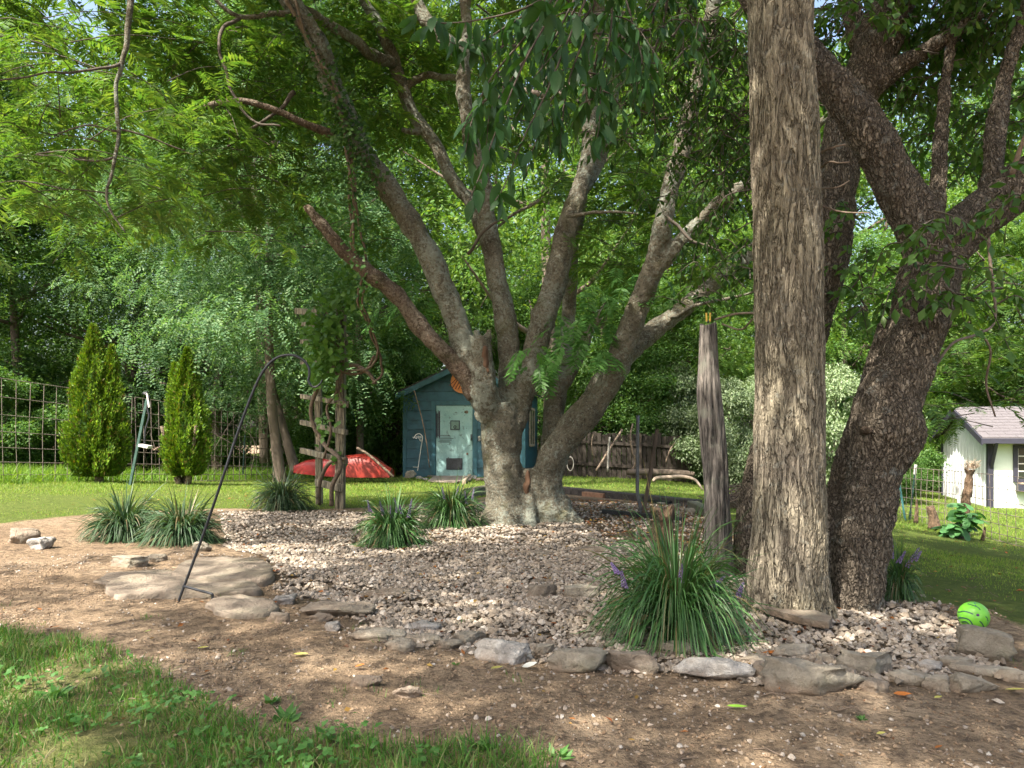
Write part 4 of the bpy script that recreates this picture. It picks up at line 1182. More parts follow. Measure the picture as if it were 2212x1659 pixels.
# ---- ivy on the mimosa's left stem and its hanging bines
iv = thing('climbing_ivy', 'dark ivy smothering the left mimosa stem with rope-like bines hanging down', 'vine', P(775, 340, 8.6))
tb = []
for pp in ([(728, 190, 9, 8.35), (742, 260, 10, 8.35), (752, 330, 11, 8.35), (758, 400, 11, 8.4), (757, 470, 9, 8.5), (762, 530, 9, 8.6), (777, 590, 9, 8.8), (776, 650, 8, 9.0), (790, 690, 8, 9.2), (812, 740, 8, 9.4), (826, 780, 8, 9.6), (822, 812, 8, 9.8), (806, 828, 6, 9.9)],
           [(750, 300, 10, 8.3), (765, 370, 10, 8.3), (772, 450, 9, 8.4), (786, 520, 8, 8.6), (794, 590, 7, 8.8), (786, 650, 7, 9.0), (800, 700, 8, 9.2), (818, 750, 7, 9.4), (806, 790, 7, 9.7), (770, 800, 8, 10.2), (740, 800, 8, 10.6)],
           [(735, 240, 8, 8.3), (750, 340, 9, 8.25), (766, 430, 8, 8.3), (764, 520, 7, 8.5), (770, 580, 6, 8.8)], [(620, 0, 14, 8.15), (655, 60, 14, 8.2), (690, 130, 13, 8.25), (722, 200, 12, 8.3), (745, 280, 12, 8.3)],
           [(640, 0, 9, 8.1), (668, 90, 10, 8.2), (710, 160, 9, 8.2), (738, 220, 10, 8.25)]):
    c, r = limb(pp, 6)
    c = c + np.stack([fbm(c * 5, 2, 3), fbm(c * 5, 2, 5), 0 * r], -1) * .025
    tb.append(tube(c, r * .68, 8))
for t_ in tb:
    obj('bine', t_, M['vine_stem'], iv)
pos, L = [], []
for (x0, y0, x1, y1, n, sx) in ((600, 0, 690, 120, 260, 34), (690, 120, 760, 300, 620, 40), (745, 250, 790, 400, 620, 46), (760, 380, 770, 560, 170, 26), (690, 330, 740, 430, 160, 40), (770, 560, 800, 700, 90, 24), (720, 60, 740, 130, 60, 20)):
    t = rng.random(n)
    for k in range(n):
        pos.append(P(x0 + (x1 - x0) * t[k] + rng.normal(0, sx * .55), y0 + (y1 - y0) * t[k] + rng.normal(0, 14), 8.35 + rng.normal(0, .2) + .3 * (y0 > 500)))
pos = np.array(pos); n = len(pos)
ax = norm(np.stack([rng.normal(0, .7, n), rng.normal(-.3, .6, n), rng.normal(-.6, .4, n)], -1))
nr = norm(np.stack([rng.normal(0, .5, n), rng.normal(-.8, .4, n), np.abs(rng.normal(.5, .4, n))], -1))
L = rng.uniform(.035, .075, n)
o = obj('leaves', leaves4(pos, ax, nr, L, L * .75, .2), M['leaf_dark'], iv); o['kind'] = 'stuff'

# ---- tall straight trunk on the right, its hanging leaves and its crown overhead
def bark_tube(pp, seg, dz, jit, flare=1.0):
    c, r = limb(pp, 4)
    L = np.concatenate([[0], np.cumsum(np.linalg.norm(np.diff(c, axis=0), axis=1))])
    m = int(L[-1] / dz)
    t = np.linspace(0, L[-1], m)
    c = np.stack([np.interp(t, L, c[:, i]) for i in range(3)], -1); r = np.interp(t, L, r)
    for _ in range(3):
        c[1:-1] = (c[:-2] + 2 * c[1:-1] + c[2:]) / 4
    V, Fs = tube(c, r, seg)
    ctr = np.concatenate([np.repeat(c, seg, 0), c[:1], c[-1:]])
    d = norm(V - ctr)
    V = V + d * (jit * fbm(V * 4, 3, 17))[:, None]
    an = np.arctan2(d[:, 1], d[:, 0])
    V = V + d * (.02 * flare * np.exp(-np.clip(V[:, 2] - V[:, 2].min() - .08, 0, 9) / .16) * (1 + np.cos(5 * an + 2 * np.sin(2 * an))))[:, None]
    return V, Fs

big = thing('tall_tree', 'tall straight tree with pale corky furrowed bark right of the post', 'tree', G(1705, 1322))
obj('trunk', bark_tube([(1706, 1345, 186, 4.44), (1705, 1318, 174, 4.44), (1703, 1270, 166, 4.44), (1704, 1180, 156, 4.44), (1705, 1000, 147, 4.44), (1705, 700, 142, 4.44), (1698, 400, 140, 4.44), (1690, 200, 137, 4.44), (1684, 0, 133, 4.44), (1676, -300, 128, 4.44), (1670, -700, 118, 4.44), (1670, -1200, 96, 4.44)], 200, .0075, .008), M['bark_big'], big)

# hanging spray: every leaf an object
def leaf_mesh(name, L, W, mat, curl, seed, serr=True):
    rg = np.random.default_rng(seed)
    t = np.array([0, .12, .3, .5, .7, .87, 1.0])
    hw = W / 2 * np.array([.02, .55, .95, 1.0, .78, .38, .0])
    V = []
    for k in range(7):
        z = -curl * L * t[k] ** 2
        dz = .22 * hw[k]
        j = .08 * W * rg.normal() if serr else 0
        V += [(L * t[k], -hw[k] + j * .3, z + dz), (L * t[k], 0, z), (L * t[k], hw[k] + j * .3, z + dz)]
    Q = []
    for k in range(6):
        a = 3 * k
        Q += [(a, a + 3, a + 4, a + 1), (a + 1, a + 4, a + 5, a + 2)]
    return mesh_np(name, np.array(V), np.array(Q), mat)
drp = [leaf_mesh('leaf', .118, .046, M['leaf_droop'], c_, s_) for s_, c_ in enumerate((.1, .2, .3, .15, .25))]
sprays = [ # twig polylines at px, py, Y
    [(1240, -80, 3.3), (1190, 30, 3.3), (1130, 140, 3.3), (1080, 260, 3.3), (1040, 370, 3.3), (1010, 440, 3.3)], [(1230, -60, 3.4), (1150, 60, 3.4), (1060, 170, 3.4), (1020, 260, 3.4), (1005, 330, 3.4)],
    [(1290, -60, 3.35), (1230, 80, 3.35), (1180, 200, 3.35), (1130, 300, 3.35), (1090, 400, 3.35), (1065, 440, 3.35)], [(1300, -50, 3.5), (1270, 60, 3.5), (1230, 170, 3.5), (1215, 260, 3.5), (1210, 330, 3.5)],
    [(1250, -60, 3.3), (1150, 10, 3.3), (1050, 40, 3.3), (960, 50, 3.3), (885, 40, 3.3)], [(1180, 0, 3.4), (1090, 60, 3.4), (1010, 100, 3.4), (940, 75, 3.4)], [(1320, -50, 3.6), (1320, 60, 3.6), (1300, 160, 3.6), (1295, 260, 3.6), (1290, 300, 3.6)],
    [(1240, 0, 3.6), (1190, 100, 3.6), (1150, 190, 3.6), (1110, 260, 3.6)], [(1150, 100, 3.5), (1100, 180, 3.5), (1060, 240, 3.5), (1050, 320, 3.5)], [(1340, -40, 3.8), (1370, 60, 3.8), (1390, 140, 3.8), (1400, 190, 3.8)]]
for sp in sprays:
    c = catmull(np.array([P(*q_) for q_ in sp]), 6)
    tw_ = obj('hanging_twig', tube(c, np.linspace(.006, .0018, len(c)), 5), M['bark_thin'], big)
    off = np.array(big.location)
    n = 29
    for k in range(n):
        t = .12 + .88 * (k + rng.random()) / n
        p = np.array([np.interp(t, np.linspace(0, 1, len(c)), c[:, i]) for i in range(3)]) + rng.normal(0, .018, 3)
        o = bpy.data.objects.new('leaf', drp[rng.integers(5)])
        o.parent = tw_
        o.location = tuple(p - off)
        o.rotation_euler = (rng.normal(0, .7), rng.normal(1.05, .33), rng.uniform(0, 6.28))
        s_ = rng.uniform(.62, 1.1)
        o.scale = (s_, s_, s_)
        COL.objects.link(o)

def cloud_leaves(CLS, per, L, W, rng, leafdroop=.5, length=.5):
    A, B = [], []
    for px, py, Y, rx, ry, dep, n in CLS:
        ctr = P(px, py, Y)
        sc = np.array([rx / F * Y, dep, ry / F * Y])
        a = ctr + rng.normal(0, .45, (n, 3)) * sc
        A.append(a); B.append(a + norm(rng.normal(size=(n, 3)) * [1, 1, .5]) * rng.uniform(.5, 1.1, (n, 1)) * length)
    return twig_leaves(np.concatenate(A), np.concatenate(B), rng, per, L, W, droop=.35, leafdroop=leafdroop)

tw, lv = cloud_leaves([(1500, 40, 6.4, 150, 70, .8, 60), (1430, 160, 6.8, 110, 90, .7, 60), (1560, 130, 6.2, 100, 90, .7, 64), (1370, 250, 7.0, 80, 110, .6, 36), (1560, 270, 6.6, 90, 100, .7, 60), (1590, 400, 6.4, 70, 90, .6, 40), (1480, 330, 7.4, 90, 90, .6, 14),
                       (1340, 80, 7.0, 90, 70, .7, 22), (1380, 420, 7.6, 60, 60, .5, 7), (1570, 510, 6.6, 70, 60, .6, 14), (1600, 620, 6.6, 50, 50, .5, 8)], 11, .085, .034, rng, .9, .45)
# overhead crown out of view, stretched sunward to shade the foreground
n = 3600
cc = np.array([-1.2, .6, 8.0])
pt = rdir(n, rng) * (rng.random((n, 1)) ** .45) * np.array([6.6, 5.4, 2.2]) + cc
lim = CH + .58 * np.maximum(pt[:, 1], 0) + .9
pt = pt[pt[:, 2] > lim]
hole = fbm(pt * np.array([.55, .55, .2]) + 11, 2, 91)
pt = pt[hole > -.30 + .05 * np.clip(-pt[:, 0] - 3, 0, 4)]
t2, l2 = twig_leaves(pt, pt + norm(rng.normal(size=pt.shape) * [1, 1, .4]) * rng.uniform(.4, .9, (len(pt), 1)), rng, 15, .15, .08, droop=.3, leafdroop=.4)
t3, l3 = cloud_leaves([(1150, 60, 4.2, 110, 70, .3, 9), (1230, 130, 4.2, 60, 70, .3, 8), (1100, 190, 4.2, 60, 60, .25, 6), (1055, 300, 4.0, 40, 60, .2, 3), (1190, 250, 4.2, 60, 70, .25, 6), (1290, 190, 3.8, 40, 80, .3, 8), (1000, 60, 3.6, 90, 40, .25, 3), (1400, 60, 4.0, 60, 60, .3, 12), (1230, 20, 3.6, 120, 30, .3, 8), (1460, 110, 4.2, 60, 60, .3, 8)], 10, .10, .038, rng, 1.4, .34)
o = obj('hanging_foliage', cat_leaves(l3), M['leaf_droop'], big); o['kind'] = 'stuff'
o = obj('crown', cat_leaves(lv + l2), M['leaf_dark'], big); o['kind'] = 'stuff'
tb = [tube(*limb([(1672, -900, 60, 4.44), (1500, -1300, 40, 4.0), (1100, -1900, 26, 3.4), (700, -2500, 10, 3.0)], 5), 7), tube(*limb([(1670, -700, 60, 4.44), (1560, -900, 44, 4.8), (1450, -900, 30, 5.6), (1440, -200, 20, 6.4), (1470, 60, 8, 6.5)], 5), 7),
      tube(*limb([(1670, -1000, 60, 4.44), (1800, -1500, 40, 4.0), (2000, -1900, 20, 3.4)], 5), 7), tube(*limb([(1672, -800, 40, 4.44), (1500, -700, 26, 3.9), (1330, -300, 14, 3.5), (1270, -60, 9, 3.35)], 5), 7)]
for t_ in tb:
    obj('branch', t_, M['bark_thin'], big)
o = obj('twigs', join(tw + t2 + t3), M['bark_thin'], big); o['kind'] = 'stuff'

# ---- dark leaning tree with the burl
rng = np.random.default_rng(15)
ch_ = thing('leaning_tree', 'dark scaly leaning tree with a swollen burl and forked limbs', 'tree', G(1848, 1315))
LB = [
    [(1846, 1345, 132, 4.58), (1848, 1310, 120, 4.58), (1856, 1230, 116, 4.6), (1866, 1150, 116, 4.62), (1888, 1030, 114, 4.65), (1908, 960, 138, 4.66), (1916, 920, 152, 4.66), (1920, 870, 138, 4.68), (1952, 800, 120, 4.7), (1984, 700, 120, 4.75), (2008, 600, 124, 4.8), (2020, 540, 120, 4.8)],
    [(2010, 560, 100, 4.8), (1978, 470, 96, 4.8), (1930, 385, 92, 4.8), (1880, 290, 86, 4.8), (1830, 220, 80, 4.85), (1780, 160, 76, 4.9), (1720, 90, 70, 4.95), (1640, 0, 62, 5.0), (1540, -120, 54, 5.1)],
    [(2025, 560, 100, 4.8), (2080, 495, 98, 4.8), (2150, 440, 98, 4.8), (2225, 385, 94, 4.8), (2340, 310, 84, 4.8), (2500, 180, 64, 4.8)],
    [(2120, 460, 50, 4.85), (2142, 380, 46, 4.9), (2152, 280, 42, 4.95), (2168, 180, 36, 5.0), (2198, 80, 30, 5.0), (2240, -60, 26, 5.0)],
    [(1974, 940, 50, 4.6), (1985, 935, 36, 4.58)],
    [(2020, 520, 40, 5.0), (2024, 440, 32, 5.1), (2030, 340, 28, 5.2), (2040, 200, 24, 5.3), (2060, 60, 20, 5.4)],
]
tb = []
for pp in LB:
    c, r = limb(pp, 8)
    tb.append(tube(c, r * (1 + .05 * fbm(c * 6, 2, 4)), 18))
V, N, Fs = fuse(tb, .0125, 3)
V += N * (.012 * fbm(V * 9, 3, 8))[:, None]
obj('trunk', (V, Fs), M['bark_dark'], ch_)
# ringed knot
kx = P(1876, 930, 4.53)
tag(obj('knot', tube(np.array([kx + [0, -.02, 0], kx + [.004, .06, 0]]), np.array([.016, .034]), 14), M['bark_red'], ch_), 'reddish oval knot scar on the burl')
tb = [tube(*limb(pp, 5), 6) for pp in ([(2185, 380, 14, 4.7), (2212, 300, 10, 4.6), (2260, 200, 8, 4.5)], [(2020, 790, 7, 4.9), (2060, 740, 6, 5.0), (2110, 722, 6, 5.2), (2150, 690, 5, 5.4), (2140, 580, 7, 5.6), (2130, 440, 8, 5.8)], [(2120, 720, 6, 5.2), (2140, 760, 5, 5.2), (2130, 830, 5, 5.3), (2150, 900, 4, 5.3)],
                                           [(1770, 330, 5, 4.6), (1800, 318, 5, 4.5), (1825, 312, 4, 4.5)], [(1770, 365, 4, 4.6), (1790, 350, 4, 4.5), (1812, 352, 4, 4.5), (1835, 350, 3, 4.5)], [(1772, 408, 4, 4.6), (1810, 404, 4, 4.5), (1835, 390, 3, 4.5)], [(1772, 444, 5, 4.6), (1820, 458, 4, 4.5), (1880, 460, 3, 4.4)],
                                           [(1545, 690, 5, 5.9), (1590, 678, 5, 5.6), (1640, 676, 5, 5.2)], [(1560, 700, 4, 5.9), (1600, 712, 4, 5.6), (1625, 690, 4, 5.3)])]
for t_ in tb:
    obj('dead_twig', t_, M['twig'], ch_)
tw, lv = cloud_leaves([(1990, 20, 5.6, 170, 50, .7, 110), (2150, 40, 5.4, 110, 60, .7, 100), (1960, 180, 5.8, 60, 70, .5, 34), (2190, 220, 5.6, 50, 90, .5, 40), (2060, 150, 6.2, 100, 70, .6, 80), (2150, 320, 6.6, 90, 80, .6, 50), (2000, 300, 6.8, 70, 80, .6, 34), (2120, 180, 7.2, 120, 120, .6, 50), (2080, 480, 7.0, 60, 60, .5, 12), (2180, 430, 4.3, 40, 60, .2, 6), (1880, 560, 5.4, 50, 60, .4, 9), (1860, 690, 5.4, 50, 60, .4, 9), (1830, 470, 5.4, 40, 40, .3, 6),
                       (2080, 560, 4.25, 50, 60, .15, 10), (1990, 500, 4.3, 40, 50, .15, 7), (2090, 640, 4.4, 60, 40, .2, 8), (1905, 630, 4.9, 40, 60, .3, 7), (2040, 330, 6.4, 60, 80, .6, 8), (1900, 100, 6.2, 50, 90, .5, 10), (2200, -20, 5.0, 60, 60, .6, 10), (1850, 60, 5.4, 60, 60, .5, 9), (2100, 440, 6.4, 50, 50, .5, 5)], 9, .085, .05, rng, .7, .32)
n = 420
cc = np.array([4.2, 4.4, 6.0])
pt = rdir(n, rng) * (rng.random((n, 1)) ** .45) * np.array([3.8, 3.8, 1.4]) + cc
pt = pt[pt[:, 2] > CH + .57 * pt[:, 1] + .6]
t2, l2 = twig_leaves(pt, pt + norm(rng.normal(size=pt.shape) * [1, 1, .4]) * rng.uniform(.4, .9, (len(pt), 1)), rng, 16, .11, .055, droop=.3, leafdroop=.4)
o = obj('crown', cat_leaves(lv + l2), M['leaf_mid'], ch_); o['kind'] = 'stuff'
o = obj('twigs', join(tw + t2), M['bark_thin'], ch_); o['kind'] = 'stuff'

# second stem between the two trunks, and the dark tree behind
st = thing('slanting_tree', 'slim grey slanting stem in the gap between the two big trunks', 'tree', G(1788, 1240))
obj('trunk', bark_tube([(1770, 1260, 70, 5.6), (1790, 1180, 62, 5.5), (1812, 1080, 60, 5.4), (1838, 980, 60, 5.2), (1870, 880, 56, 5.1), (1900, 780, 50, 5.0), (1925, 690, 44, 4.95)], 60, .02, .01), M['bark_dark'], st)
bt = thing('hidden_tree', 'dark tree leaning behind the tall straight trunk and forking above it', 'tree', G(1612, 1232))
LB = [[(1606, 1260, 86, 5.75), (1612, 1225, 72, 5.7), (1622, 1130, 66, 5.7), (1648, 1010, 70, 5.7), (1720, 800, 78, 5.7), (1790, 560, 82, 5.7), (1806, 400, 86, 5.7), (1832, 255, 88, 5.7), (1885, 130, 92, 5.7), (1925, 20, 88, 5.7), (1960, -120, 76, 5.7)],
      [(1860, 210, 60, 5.7), (1905, 170, 50, 5.6), (1960, 130, 40, 5.5), (2030, 90, 30, 5.4), (2120, 30, 22, 5.3)], [(1880, 140, 60, 5.7), (1850, 60, 46, 5.8), (1820, -40, 36, 5.9)]]
V, N, Fs = fuse([tube(*limb(pp, 7), 16) for pp in LB], .016, 3)
obj('trunk', (V + N * (.012 * fbm(V * 9, 3, 8))[:, None], Fs), M['bark_dark'], bt)
tw, lv = cloud_leaves([(1880, 20, 6.4, 90, 60, .6, 40), (1800, 60, 6.6, 60, 60, .5, 30), (1980, 60, 6.8, 100, 60, .6, 40), (1930, 250, 7.0, 60, 80, .5, 16), (1760, 260, 6.6, 40, 80, .4, 6), (1500, 640, 6.6, 60, 40, .5, 10), (1600, 560, 6.2, 40, 80, .4, 8), (1860, 800, 6.4, 30, 60, .4, 6)], 10, .085, .045, rng, .7, .4)
o = obj('crown', cat_leaves(lv), M['leaf_dark'], bt); o['kind'] = 'stuff'
o = obj('twigs', join(tw), M['bark_thin'], bt); o['kind'] = 'stuff'

# ---------------------------------------------------------------- the wood behind the garden
def crown_geo(rng, nblob, nleaf, rx, z0, z1, L, W, style='broad', br=(.7, 1.5)):
    c = []
    while len(c) < nblob:
        t = rng.random()
        z = z0 + (z1 - z0) * t
        rad = rx * math.sin(math.pi * (0.18 + .78 * t)) ** .7
        a = rng.uniform(0, 6.28)
        k = rng.random() ** .5
        c.append((rad * k * math.cos(a), rad * k * math.sin(a), z, rng.uniform(*br)))
    c = np.array(c)
    w = c[:, 3] ** 2
    bi = rng.choice(nblob, nleaf, p=w / w.sum())
    d = rdir(nleaf, rng)
    d[:, 2] = np.abs(d[:, 2]) * np.where(rng.random(nleaf) < .75, 1, -1)
    rr = c[bi, 3] * (rng.random(nleaf) ** .4) * (1 + .25 * fbm(d * 2.5 + c[bi, :3], 2, 5))
    pos = c[bi, :3] + d * rr[:, None] * np.array([1, 1, .72])
    out = norm(d * [1, 1, .3] + rng.normal(0, .5, (nleaf, 3)) - np.array([0, 0, .45]))
    nr = norm(d * .6 + np.array([0, 0, .8]) + rng.normal(0, .5, (nleaf, 3)))
    if style == 'broad':
        return leaves4(pos, out, nr, L * rng.uniform(.6, 1.3, nleaf), W * rng.uniform(.7, 1.2, nleaf), .3)
    # pinnate sprays: a row of small leaflets each side of a drooping rib
    parts = []
    s = norm(np.cross(nr, out))
    for k in range(5):
        for sg in (1, -1):
            p = pos + out * (L * (.15 + .2 * k)) - np.array([0, 0, L * .04 * k * k])
            parts.append((p, norm(s * sg + out * .35 + rng.normal(0, .15, (nleaf, 3))), nr))
    return leaves4(np.concatenate([p[0] for p in parts]), np.concatenate([p[1] for p in parts]), np.concatenate([p[2] for p in parts]),
                   np.full(nleaf * 10, L * .32) * rng.uniform(.8, 1.2, nleaf * 10), np.full(nleaf * 10, L * .17), .1)

rng = np.random.default_rng(77)
CR = {
    'broad': mesh_np('crown', *crown_geo(rng, 60, 42000, 3.6, 1.6, 12, .125, .075)),
    'broad_b': mesh_np('crown', *crown_geo(rng, 46, 38000, 3.9, 1.2, 12, .14, .07, br=(.6, 1.7))),
    'feather': mesh_np('crown', *crown_geo(rng, 55, 9000, 3.8, 1.0, 12, .24, .1, 'pinnate')),
    'open': mesh_np('crown', *crown_geo(rng, 40, 22000, 3.8, 3.5, 12.5, .13, .07, br=(.5, 1.3))),
    'bush': mesh_np('crown', *crown_geo(rng, 34, 30000, 1.7, .25, 2.6, .085, .05, br=(.35, .7))),
}
for me_ in CR.values():
    me_.materials.append(M['leaf_mid'])

def trunk_geo(rng, h, r):
    c = np.array([(0, 0, -.3), (rng.normal(0, .1), rng.normal(0, .1), h * .25), (rng.normal(0, .25), rng.normal(0, .25), h * .55), (rng.normal(0, .4), rng.normal(0, .4), h * .9)])
    cc = catmull(c, 5)
    tb = [tube(cc, np.linspace(r, r * .25, len(cc)), 9)]
    for k in range(8):
        z = rng.uniform(.25, .85)
        p = np.array([np.interp(z, np.linspace(0, 1, len(cc)), cc[:, i]) for i in range(3)])
        a = rng.uniform(0, 6.28); L = h * rng.uniform(.15, .32)
        d = np.array([math.cos(a), math.sin(a), rng.uniform(.2, .9)]); d /= np.linalg.norm(d)
        b = catmull(np.array([p, p + d * L * .5 + rng.normal(0, .1, 3), p + d * L + np.array([0, 0, .15 * L])]), 4)
        tb.append(tube(b, np.linspace(r * .4, r * .08, len(b)), 6))
    return join(tb)
TRK = [mesh_np('trunk', *trunk_geo(rng, 12, .2), M['bark_far']) for _ in range(4)]
STM = [mesh_np('stem', *trunk_geo(rng, 2.4, .045), M['bark_far']) for _ in range(3)]

def wood_tree(name, px, Y, h, wid, kind, mat, label, cat='tree', group='trees of the wood behind the garden', trunk=None):
    x = (px - CX) / F * Y
    bush = kind == 'bush'
    o = thing(name, label, cat, (x, Y, float(gz(x, Y))), group)
    o.rotation_euler = (0, 0, rng.uniform(0, 6.28))
    o.scale = (wid / (3.4 if bush else 7.4), wid / (3.4 if bush else 7.4), h / (3.0 if bush else 12.8))
    t = bpy.data.objects.new('stem' if bush else 'trunk', (STM if bush else TRK)[rng.integers(3)])
    t.parent = o; COL.objects.link(t)
    c = bpy.data.objects.new('crown', CR[kind])
    c.parent = o; COL.objects.link(c)
    c.material_slots[0].link = 'OBJECT'
    c.material_slots[0].material = M[mat]
    c['kind'] = 'stuff'
    return o

WT = [
    # far row
    (-260, 30, 17, 10, 'broad', 'leaf_mid', 'mid green tree beyond the left picture edge at the back'), (-20, 29, 16, 9, 'broad_b', 'leaf_mid', 'tall mid green tree at the far left of the wood'), (170, 31, 12.5, 8, 'broad', 'leaf_yellow', 'bright yellow-green tree under the left sky gap'),
    (430, 30, 15, 9, 'broad_b', 'leaf_mid', 'tall tree behind the two cone-shaped evergreens'), (640, 31, 18, 10, 'broad', 'leaf_yellow', 'tall yellow-green tree behind the trellis'), (860, 32, 19, 10, 'broad_b', 'leaf_mid', 'tall tree rising behind the left slope of the blue shed'),
    (1060, 33, 15, 9, 'open', 'leaf_mid', 'open-crowned tree showing sky straight behind the mimosa'), (1260, 33, 16, 9, 'open', 'leaf_yellow', 'open yellow-green tree behind the mimosa right stems'), (1450, 31, 18, 10, 'broad', 'leaf_yellow', 'tall bright tree behind the wooden back fence'),
    (1660, 32, 17, 10, 'broad_b', 'leaf_yellow', 'tall bright tree hidden behind the tall straight trunk'), (1880, 33, 14, 9, 'open', 'leaf_mid', 'open tree seen between the forked limbs of the leaning tree'), (2090, 32, 12, 9, 'broad', 'leaf_yellow', 'bright yellow-green tree behind the white shed ridge'),
    (2330, 31, 15, 10, 'broad_b', 'leaf_yellow', 'bright tree behind the right end of the white shed'), (2560, 30, 16, 10, 'broad', 'leaf_mid', 'mid green tree beyond the right picture edge'), (-520, 28, 16, 10, 'broad_b', 'leaf_mid', 'mid green tree well beyond the left picture edge'),
    # nearer row
    (40, 22.5, 9.5, 7, 'broad_b', 'leaf_dark', 'dark glossy tree behind the left end of the wire fence'), (-170, 21, 10, 7, 'broad', 'leaf_mid', 'leafy tree cut by the left picture edge'), (290, 24, 11, 7.5, 'feather', 'leaf_blue', 'blue-green feathery tree between the two cone evergreens'), (470, 23.5, 10.5, 7, 'feather', 'leaf_blue', 'drooping blue-green feathery tree right of the cone evergreens'),
    (620, 22.8, 8.5, 6.2, 'feather', 'leaf_blue', 'feathery blue-green tree just left of the trellis'), (778, 21.8, 8.6, 4.6, 'broad', 'leaf_mid', 'leafy green tree overhanging the left corner of the blue shed'), (960, 28, 8.5, 6.5, 'broad_b', 'leaf_dark', 'dark tree right behind the blue shed roof'), (1170, 27.5, 8, 5.5, 'broad', 'leaf_dark', 'dark leafy tree behind the right side of the blue shed'),
    (1192, 17.8, 13.5, 7.4, 'open', 'leaf_yellow', 'high-crowned tree added behind the mimosa trunk to shade the back fence'),  # added tree, keeps the sun off the wooden back fence
    (1330, 25.5, 7.4, 6, 'broad', 'leaf_mid', 'dense green tree hanging over the wooden back fence'), (1480, 25.5, 6.6, 5.5, 'broad_b', 'leaf_mid', 'dense green tree left of the weathered post over the back fence'), (1640, 26, 9, 6.5, 'feather', 'leaf_yellow', 'yellow-green feathery tree behind the tall straight trunk'), (1830, 26, 8.5, 6, 'broad', 'leaf_mid', 'green tree seen in the gap beside the leaning tree'),
    (1990, 28, 8, 6.5, 'broad_b', 'leaf_yellow', 'yellow-green tree left of the white shed'), (2200, 27, 9.5, 7, 'feather', 'leaf_yellow', 'feathery yellow tree behind the white shed roof'), (2420, 25, 9, 7, 'broad', 'leaf_mid', 'green tree beyond the right end of the white shed'),
]
WT += [(-300, 38, 25, 13, 'broad', 'leaf_mid', 'very tall tree in the farthest row beyond the left edge'), (-90, 38, 24, 12, 'broad_b', 'leaf_yellow', 'very tall tree in the farthest row at the left'), (360, 39, 17, 11, 'broad', 'leaf_mid', 'tall far tree behind the hanging bare branch'), (620, 38, 26, 13, 'broad_b', 'leaf_yellow', 'very tall far tree behind the ivied mimosa stem'),
       (930, 39, 26, 13, 'broad', 'leaf_yellow', 'very tall far tree behind the upper left mimosa stems'), (1230, 40, 24, 12, 'broad_b', 'leaf_yellow', 'very tall far tree behind the drooping dark leaves'), (1520, 38, 26, 13, 'broad', 'leaf_mid', 'very tall far tree left of the tall straight trunk'), (1820, 39, 21, 12, 'broad_b', 'leaf_yellow', 'tall far tree right of the tall straight trunk'),
       (2150, 39, 20, 12, 'broad', 'leaf_mid', 'tall far tree above the white shed'), (2450, 38, 23, 13, 'broad_b', 'leaf_mid', 'very tall far tree beyond the right edge')]
for px, Y, h, w, kd, mt, lab in WT:
    wood_tree('wood_tree', px, Y, h, w, kd, mt, lab)
# closing belt well behind, one mass
tb, n = [], 0
V0 = np.zeros((len(CR['open'].vertices) * 3), np.float32); CR['open'].vertices.foreach_get('co', V0); V0 = V0.reshape(-1, 3)
F0 = np.zeros(len(CR['open'].loops), np.int32); CR['open'].loops.foreach_get('vertex_index', F0); F0 = F0.reshape(-1, 3)
for k in range(7):
    a = rng.uniform(0, 6.28); s = rng.uniform(.9, 1.25)
    R_ = np.array([[math.cos(a), -math.sin(a), 0], [math.sin(a), math.cos(a), 0], [0, 0, 1]])
    tb.append((V0 @ R_.T * np.array([2.0, 1.4, .8]) * s + np.array([-36 + 12 * k, 42 + rng.uniform(-2, 2), -1.2]), F0))
tag(obj('far_wood', join(tb), M['leaf_mid'], loc=(0, 42, 0)), 'distant belt of woodland closing the view behind the trees', 'woodland', kind='stuff')

BU = [
    (1300, 25.0, 4.4, 3.6, 'leaf_mid', 'rounded green shrub on the wooden fence behind the mimosa'), (1400, 24.8, 4.2, 3.4, 'leaf_mid', 'green shrub over the fence behind the steel stand'), (1462, 24.0, 3.7, 3.0, 'leaf_pale', 'pale silvery shrub left of the weathered post'), (1570, 21, 3.0, 2.6, 'leaf_pale', 'pale silvery shrub right of the weathered post'),
    (1640, 22, 3.4, 3.0, 'leaf_pale', 'silvery shrub behind the tall straight trunk'), (1800, 21, 3.6, 3.0, 'leaf_pale', 'tall silvery shrub between the two big trunks'), (1900, 22, 2.8, 2.8, 'leaf_mid', 'green shrub behind the leaning tree burl'), (2010, 24.5, 3.0, 3.0, 'leaf_yellow', 'yellow-green shrub at the back corner of the white shed'),
    (760, 23.5, 3.2, 2.6, 'leaf_mid', 'leafy shrub left of the blue shed over the kayak'), (850, 23.4, 4.4, 2.6, 'leaf_mid', 'tall leafy shrub reaching over the blue shed eave'), (680, 22.5, 3.0, 2.8, 'leaf_dark', 'dark shrub behind the upper trellis'), (540, 24, 2.6, 3.2, 'leaf_dark', 'dark shrub behind the wire fence right of the evergreens'), (340, 25, 2.8, 3.6, 'leaf_dark', 'dark shrub behind the fence between the evergreens'),
    (110, 21.5, 2.6, 3.4, 'leaf_dark', 'dark shrub behind the taller evergreen'), (-20, 19, 2.8, 3.2, 'leaf_mid', 'shrub with bare stems at the left end of the fence'), (20, 23, 3.6, 3.6, 'leaf_blue', 'greyish shrub above the left fence end'), (1940, 19.5, 1.6, 1.8, 'leaf_mid', 'low shrub by the fence left of the white shed'),
    (1535, 22.5, 2.2, 2.4, 'leaf_mid', 'low green shrub by the brush pile'),
]
for px, Y, h, w, mt, lab in BU:
    wood_tree('garden_shrub', px, Y, h, w, 'bush', mt, lab, 'shrub', 'shrubs along the garden boundary')
